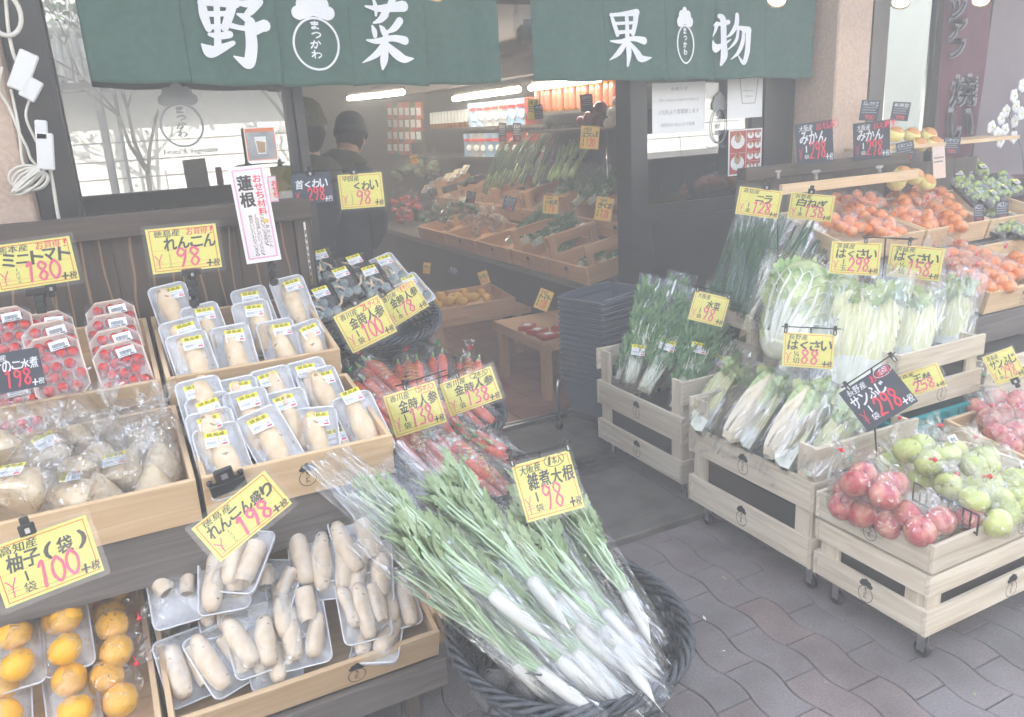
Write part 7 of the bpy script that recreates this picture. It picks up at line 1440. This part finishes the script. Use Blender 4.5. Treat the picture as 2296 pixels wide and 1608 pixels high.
# indoor cards
for a in [((1303, 282), (1345, 284), (1297, 333), 3.9, ('大阪産', 'ほうれん草'), '120', 'amber price card reading 120 hung over the spring onions', 'a'), ((1397, 284), (1436, 286), (1391, 336), 3.9, ('福岡産', '水菜'), '198', 'amber price card reading 198 cut off by the door post', 'a'), ((1219, 438), (1253, 440), (1213, 478), 4.3, ('大阪産', '小松菜'), '78', 'amber price card reading 78 in the second crate', 'a'), ((1340, 440), (1378, 446), (1324, 490), 3.95, ('大阪産', 'きく菜'), '128', 'amber price card reading 128 over the nearest indoor crate', 'a'), ((1070, 612), (1091, 605), (1066, 645), 4.75, ('', 'レモン'), '68', 'amber price card reading 68 over the lemons', 'a'), ((1213, 645), (1243, 657), (1200, 690), 3.85, ('熊本産', 'トマト'), '128', 'amber price card reading 128 left of the shopping baskets', 'a'), ((917, 350), (935, 346), (910, 372), 6.4, ('', 'レタス'), '98', 'tiny amber card over the lettuces', 'a'), ((950, 588), (966, 590), (943, 612), 4.9, ('', 'みかん'), '98', 'dim amber card left of the lemons', 'a'),
          ((1182, 222), (1209, 222), (1188, 268), 4.62, ('', '浅漬'), '', 'bright yellow note on the bottle shelf', 'y'), ((1197, 236), (1216, 234), (1204, 268), 4.55, ('', '浅漬'), '', 'grey card overlapping the bright yellow note', 'k'), ((1300, 213), (1328, 210), (1300, 252), 4.35, ('', '浅漬革命'), '', 'black card with white text before the red capped bottles', 'k'), ((1133, 438), (1160, 446), (1120, 468), 4.4, ('', 'エリンギ'), '198', 'black card beside the slatted crate, mushrooms', 'k'), ((1048, 428), (1068, 432), (1038, 452), 5.3, ('', 'ピーマン'), '98', 'black card for green peppers in the counter row', 'k'), ((1011, 596), (1030, 606), (1001, 612), 4.8, ('', 'レモン'), '', 'small black card left of the lemon price', 'k'), ((1118, 276), (1135, 276), (1116, 318), 5.9, ('', '青ねぎ'), '198', 'black card above the green onions, left one', 'k'), ((1150, 276), (1168, 276), (1148, 318), 5.6, ('', '青ねぎ'), '198', 'black card above the green onions, right one', 'k'), ((960, 425), (975, 420), (945, 450), 6.2, ('', 'なす'), '98', 'black card at the aubergines', 'k')]: smallcard(*a)
# produce pack hanging between the curtains
t = thing('hanging_pack', 'plastic pack hanging from the ceiling between the two curtains', 'pack', T(atY(1172, 60, 3.9))); obj('pack_body', bag_mesh(sphere_pts([(0, 0, .02), (.01, 0, -.05), (0, 0, .08)], .04), (0, 0, .17), W['bagm'], 4, .008), t); obj('contents', MB().ball((0.01, 0, -.03), .045, 10).mesh('contents', W['cream']), t); obj('label', MB().box(-.03, .04, -.062, -.06, .0, .03).mesh('label', W['paper']), t)
for i in range(26):
    px, py = 862+(i % 7)*13, 248+(i//7)*27
    proto('hanging_packet', [('packet_body', PKT[i % 3])], ['orange', 'red', 'dark green'][i % 3]+' packet hanging on the rack at the far end of the shop', 'packet', T(atX(px, py, 3.15)) @ RZ(-60), 'small packets hanging at the far end')
for i in range(9):
    proto('dark_bag', [('bag_body', MB().ball((0, 0, 0), .09, 10, 0, None, (1, .7, 1.1), 0, .3).mesh('bag_body', W['egg' if i % 2 else 'leafd']))], 'dark bag of vegetables on the pale shelf at the back of the shop', 'bag', T(1.4+i*.1, 8.75, 1.14), 'dark bags on the back shelf')
# green crates at the very back and a notice
tag(obj('back_shelf', MB().box(1.3, 2.3, 8.6, 9.1, 1.0, 1.06).mesh('back_shelf', W['inwood'])), 'pale shelf at the back of the shop behind the customers', 'shelf'); c = atY(1025, 355, 9.4)
tag(obj('wall_notice', MB().box(1.95, 2.25, 9.44, 9.46, 1.45, 1.8).mesh('wall_notice', W['paper'])), 'white notice sheet on the back wall of the shop', 'notice')
# ---------------------------------------------------------------- two customers
def body(name, joints, bones, m, parent, sub=2):
    me = bpy.data.meshes.new(name); me.from_pydata([j[0] for j in joints], bones, []); o = obj(name, me, parent); me.materials.append(m)
    sk = o.modifiers.new('skin', 'SKIN'); 
    for i, j in enumerate(joints):
        r = j[1] if isinstance(j[1], tuple) else (j[1], j[1]); me.skin_vertices[0].data[i].radius = r
    me.skin_vertices[0].data[0].use_root = True; sk.use_smooth_shade = True
    s = o.modifiers.new('sub', 'SUBSURF'); s.levels = sub; s.render_levels = sub; return o
def person(lab, base, head, chest, hip, knit, facing, hatm, hairm):
    t = thing('person', lab, 'person', T(base)); B = Vector(base); P = lambda v: tuple(Vector(v)-B)
    H = Vector(head); C_ = Vector(chest); Q = Vector(hip); f = Vector(facing).normalized(); s = f.cross(Vector((0, 0, 1))).normalized()
    J = [(P(Q), (.09, .08)), (P(Q.lerp(C_, .5)), (.10, .09)), (P(C_), (.17, .12)), (P(C_.lerp(H, .55)), .06), (P(H), .085)]
    BN = [(0, 1), (1, 2), (2, 3), (3, 4)]
    for k in (-1, 1):
        n = len(J); J += [(P(C_+s*.19*k), .075), (P(C_+s*.24*k-Vector((0, 0, .26))+f*.05), .055), (P(C_+s*.13*k-Vector((0, 0, .38))+f*.24), .036), (P(C_+s*.09*k-Vector((0, 0, .38))+f*.31), .024)]; BN += [(2, n), (n, n+1), (n+1, n+2), (n+2, n+3)]
        n = len(J); J += [(P(Q+s*.08*k-Vector((0, 0, .08))), .068), (P(Q+s*.10*k-Vector((0, 0, .42))+f*.04), .058), (P((Q.x+s.x*.1*k, Q.y+s.y*.1*k, .12)), .05), (P((Q.x+s.x*.1*k+f.x*.12, Q.y+s.y*.1*k+f.y*.12, .07)), .04)]; BN += [(0, n), (n, n+1), (n+1, n+2), (n+2, n+3)]
    body('body', J, BN, W['skin'], t)
    # clothing shell a little larger than the body
    J2 = [(j[0], (tuple(r*1.16 for r in j[1]) if isinstance(j[1], tuple) else j[1]*1.25)) for i, j in enumerate(J)]; J2[3] = (J2[3][0], .075)
    keep = [0, 1, 2, 5, 6, 7, 9, 10, 11, 13, 14, 15] if False else None
    Jt = [(P(Q-Vector((0, 0, .10))), (.185, .15)), (J2[1][0], (.18, .15)), (J2[2][0], (.205, .15))]+[(tuple((Vector(J2[2][0])*.72+Vector(J2[3][0])*.28)), .11)]; Bt = [(0, 1), (1, 2), (2, 3)]
    for o_ in (5, 13):
        n = len(Jt); Jt += [J2[o_], J2[o_+1], J2[o_+2]]; Bt += [(2, n), (n, n+1), (n+1, n+2)]
    body('jacket', Jt, Bt, W['jacket'], t)
    Jp = [(J2[0][0], (.17, .15))]; Bp = []
    for o_ in (9, 17): n = len(Jp); Jp += [(J2[o_][0], .118), (J2[o_+1][0], .092), (J2[o_+2][0], .07)]; Bp += [(0, n), (n, n+1), (n+1, n+2)]
    body('trousers', Jp, Bp, W['darkbox'], t)
    Mh = frame(s, f, H-B) # x left..., y facing, z up-ish
    hd_ = MB().ball((0, 0, .02), .092, 16, 0, Mh, (.84, 1.02, 1.25)); hd_.ball((0, .096, .0), .014, 8, 0, Mh, (.8, 1, 1.5)); hd_.ball((.078, 0, .0), .02, 8, 0, Mh, (.4, .8, 1.3)); hd_.ball((-.078, 0, .0), .02, 8, 0, Mh, (.4, .8, 1.3))
    hd_.ball((.03, .082, .03), .010, 8, 1, Mh, (1.2, .6, .7)); hd_.ball((-.03, .082, .03), .010, 8, 1, Mh, (1.2, .6, .7)); hd_.ball((0, .088, -.04), .012, 8, 2, Mh, (1.6, .5, .4))
    obj('head', hd_.mesh('head', [W['skin'], W['ink'], W['redp']]), t)
    obj('hair', MB().ball((0, -.022, .03), .098, 16, 0, Mh, (.90, .92, 1.22), 0, .12).mesh('hair', hairm), t)
    hat = MB().lathe([(.104, .035), (.108, .05), (.106, .10), (.094, .145), (.062, .178), (.02, .192), (.001, .194)], 22, 0, Mh, .92, 1.05); hat.lathe([(.108, .03), (.114, .04), (.114, .075), (.107, .082)], 22, 0, Mh, .92, 1.05); obj('knit_cap', hat.mesh('knit_cap', hatm), t)
    hc = P(C_.lerp(H, .42)); obj('hood', MB().ball((0, 0, 0), .15, 14, 0, frame(s, f, Vector(hc)-f*.07-Vector((0, 0, .02))), (1.1, .9, .6), 0, .2).mesh('hood', W['hoodc']), t)
    return t
h1 = atY(697, 290, 4.3); c1 = atY(700, 420, 4.35); q1 = atY(720, 600, 4.45)
person('person in an olive knit cap standing half hidden behind the left door post', (q1.x-.05, 4.5, .03), (h1.x-.01, 4.34, h1.z-.03), (c1.x-.05, 4.38, c1.z-.04), (q1.x-.08, 4.5, .88), True, (-.35, .9, -.1), W['knit'], W['hair'])
h2 = atY(785, 312, 5.0); c2_ = atY(748, 395, 4.85); q2 = atY(775, 560, 4.7)
person('person in a dark cap and navy jacket with olive hood, bending over the goods', (q2.x, 4.8, .03), (h2.x+.02, 5.05, h2.z-.02), (c2_.x, 4.85, c2_.z-.03), (q2.x+.02, 4.75, .86), False, (.45, .85, -.25), W['darkbox'], W['hair'])
# ---------------------------------------------------------------- scraps on the paving
for i in range(16):
    x, y = [(1.35, 2.2), (1.5, 2.05), (1.72, 1.9), (1.45, 1.6), (1.6, 1.35), (1.3, 1.9), (1.78, 2.34), (1.55, 2.5), (1.9, 1.1), (2.2, 1.1), (1.4, 1.15), (1.65, 1.0), (1.2, 2.28), (2.05, .95), (1.75, 1.55), (1.5, 1.75)][i]
    b = MB(); r_ = random.Random(i); s = r_.uniform(.005, .014); b.add([(0, 0, 0), (s, -s*.3, .002), (s*1.8, 0, .004), (s, s*.4, .001)], [(0, 1, 2, 3)])
    z = .032 if y > 2.3 else .0105
    tag(obj('leaf_scrap', b.mesh('leaf_scrap', W[['leafl', 'leafd', 'card2', 'paper'][i % 4]]), None, T(x, y, z) @ RZ(i*53)), 'tiny torn leaf scrap lying on the paving before the crates', 'scrap', 'scraps on the paving')
# ---------------------------------------------------------------- haze added to lift the blacks
def black_lift_box(dens):
    m, n, o = _new('black_lift_haze'); v = n.nodes.new('ShaderNodeVolumePrincipled'); v.inputs['Color'].default_value = (1, .98, .955, 1); v.inputs['Density'].default_value = dens; v.inputs['Anisotropy'].default_value = 0.0
    n.links.new(v.outputs[0], o.inputs['Volume'])
    me = MB().box(-40.5, 45.5, -40.5, 45.5, -1.02, 8.5).mesh('black_lift_haze', m); tag(obj('black_lift_haze', me), None, None, None, 'stuff')
if True: black_lift_box(0.050)
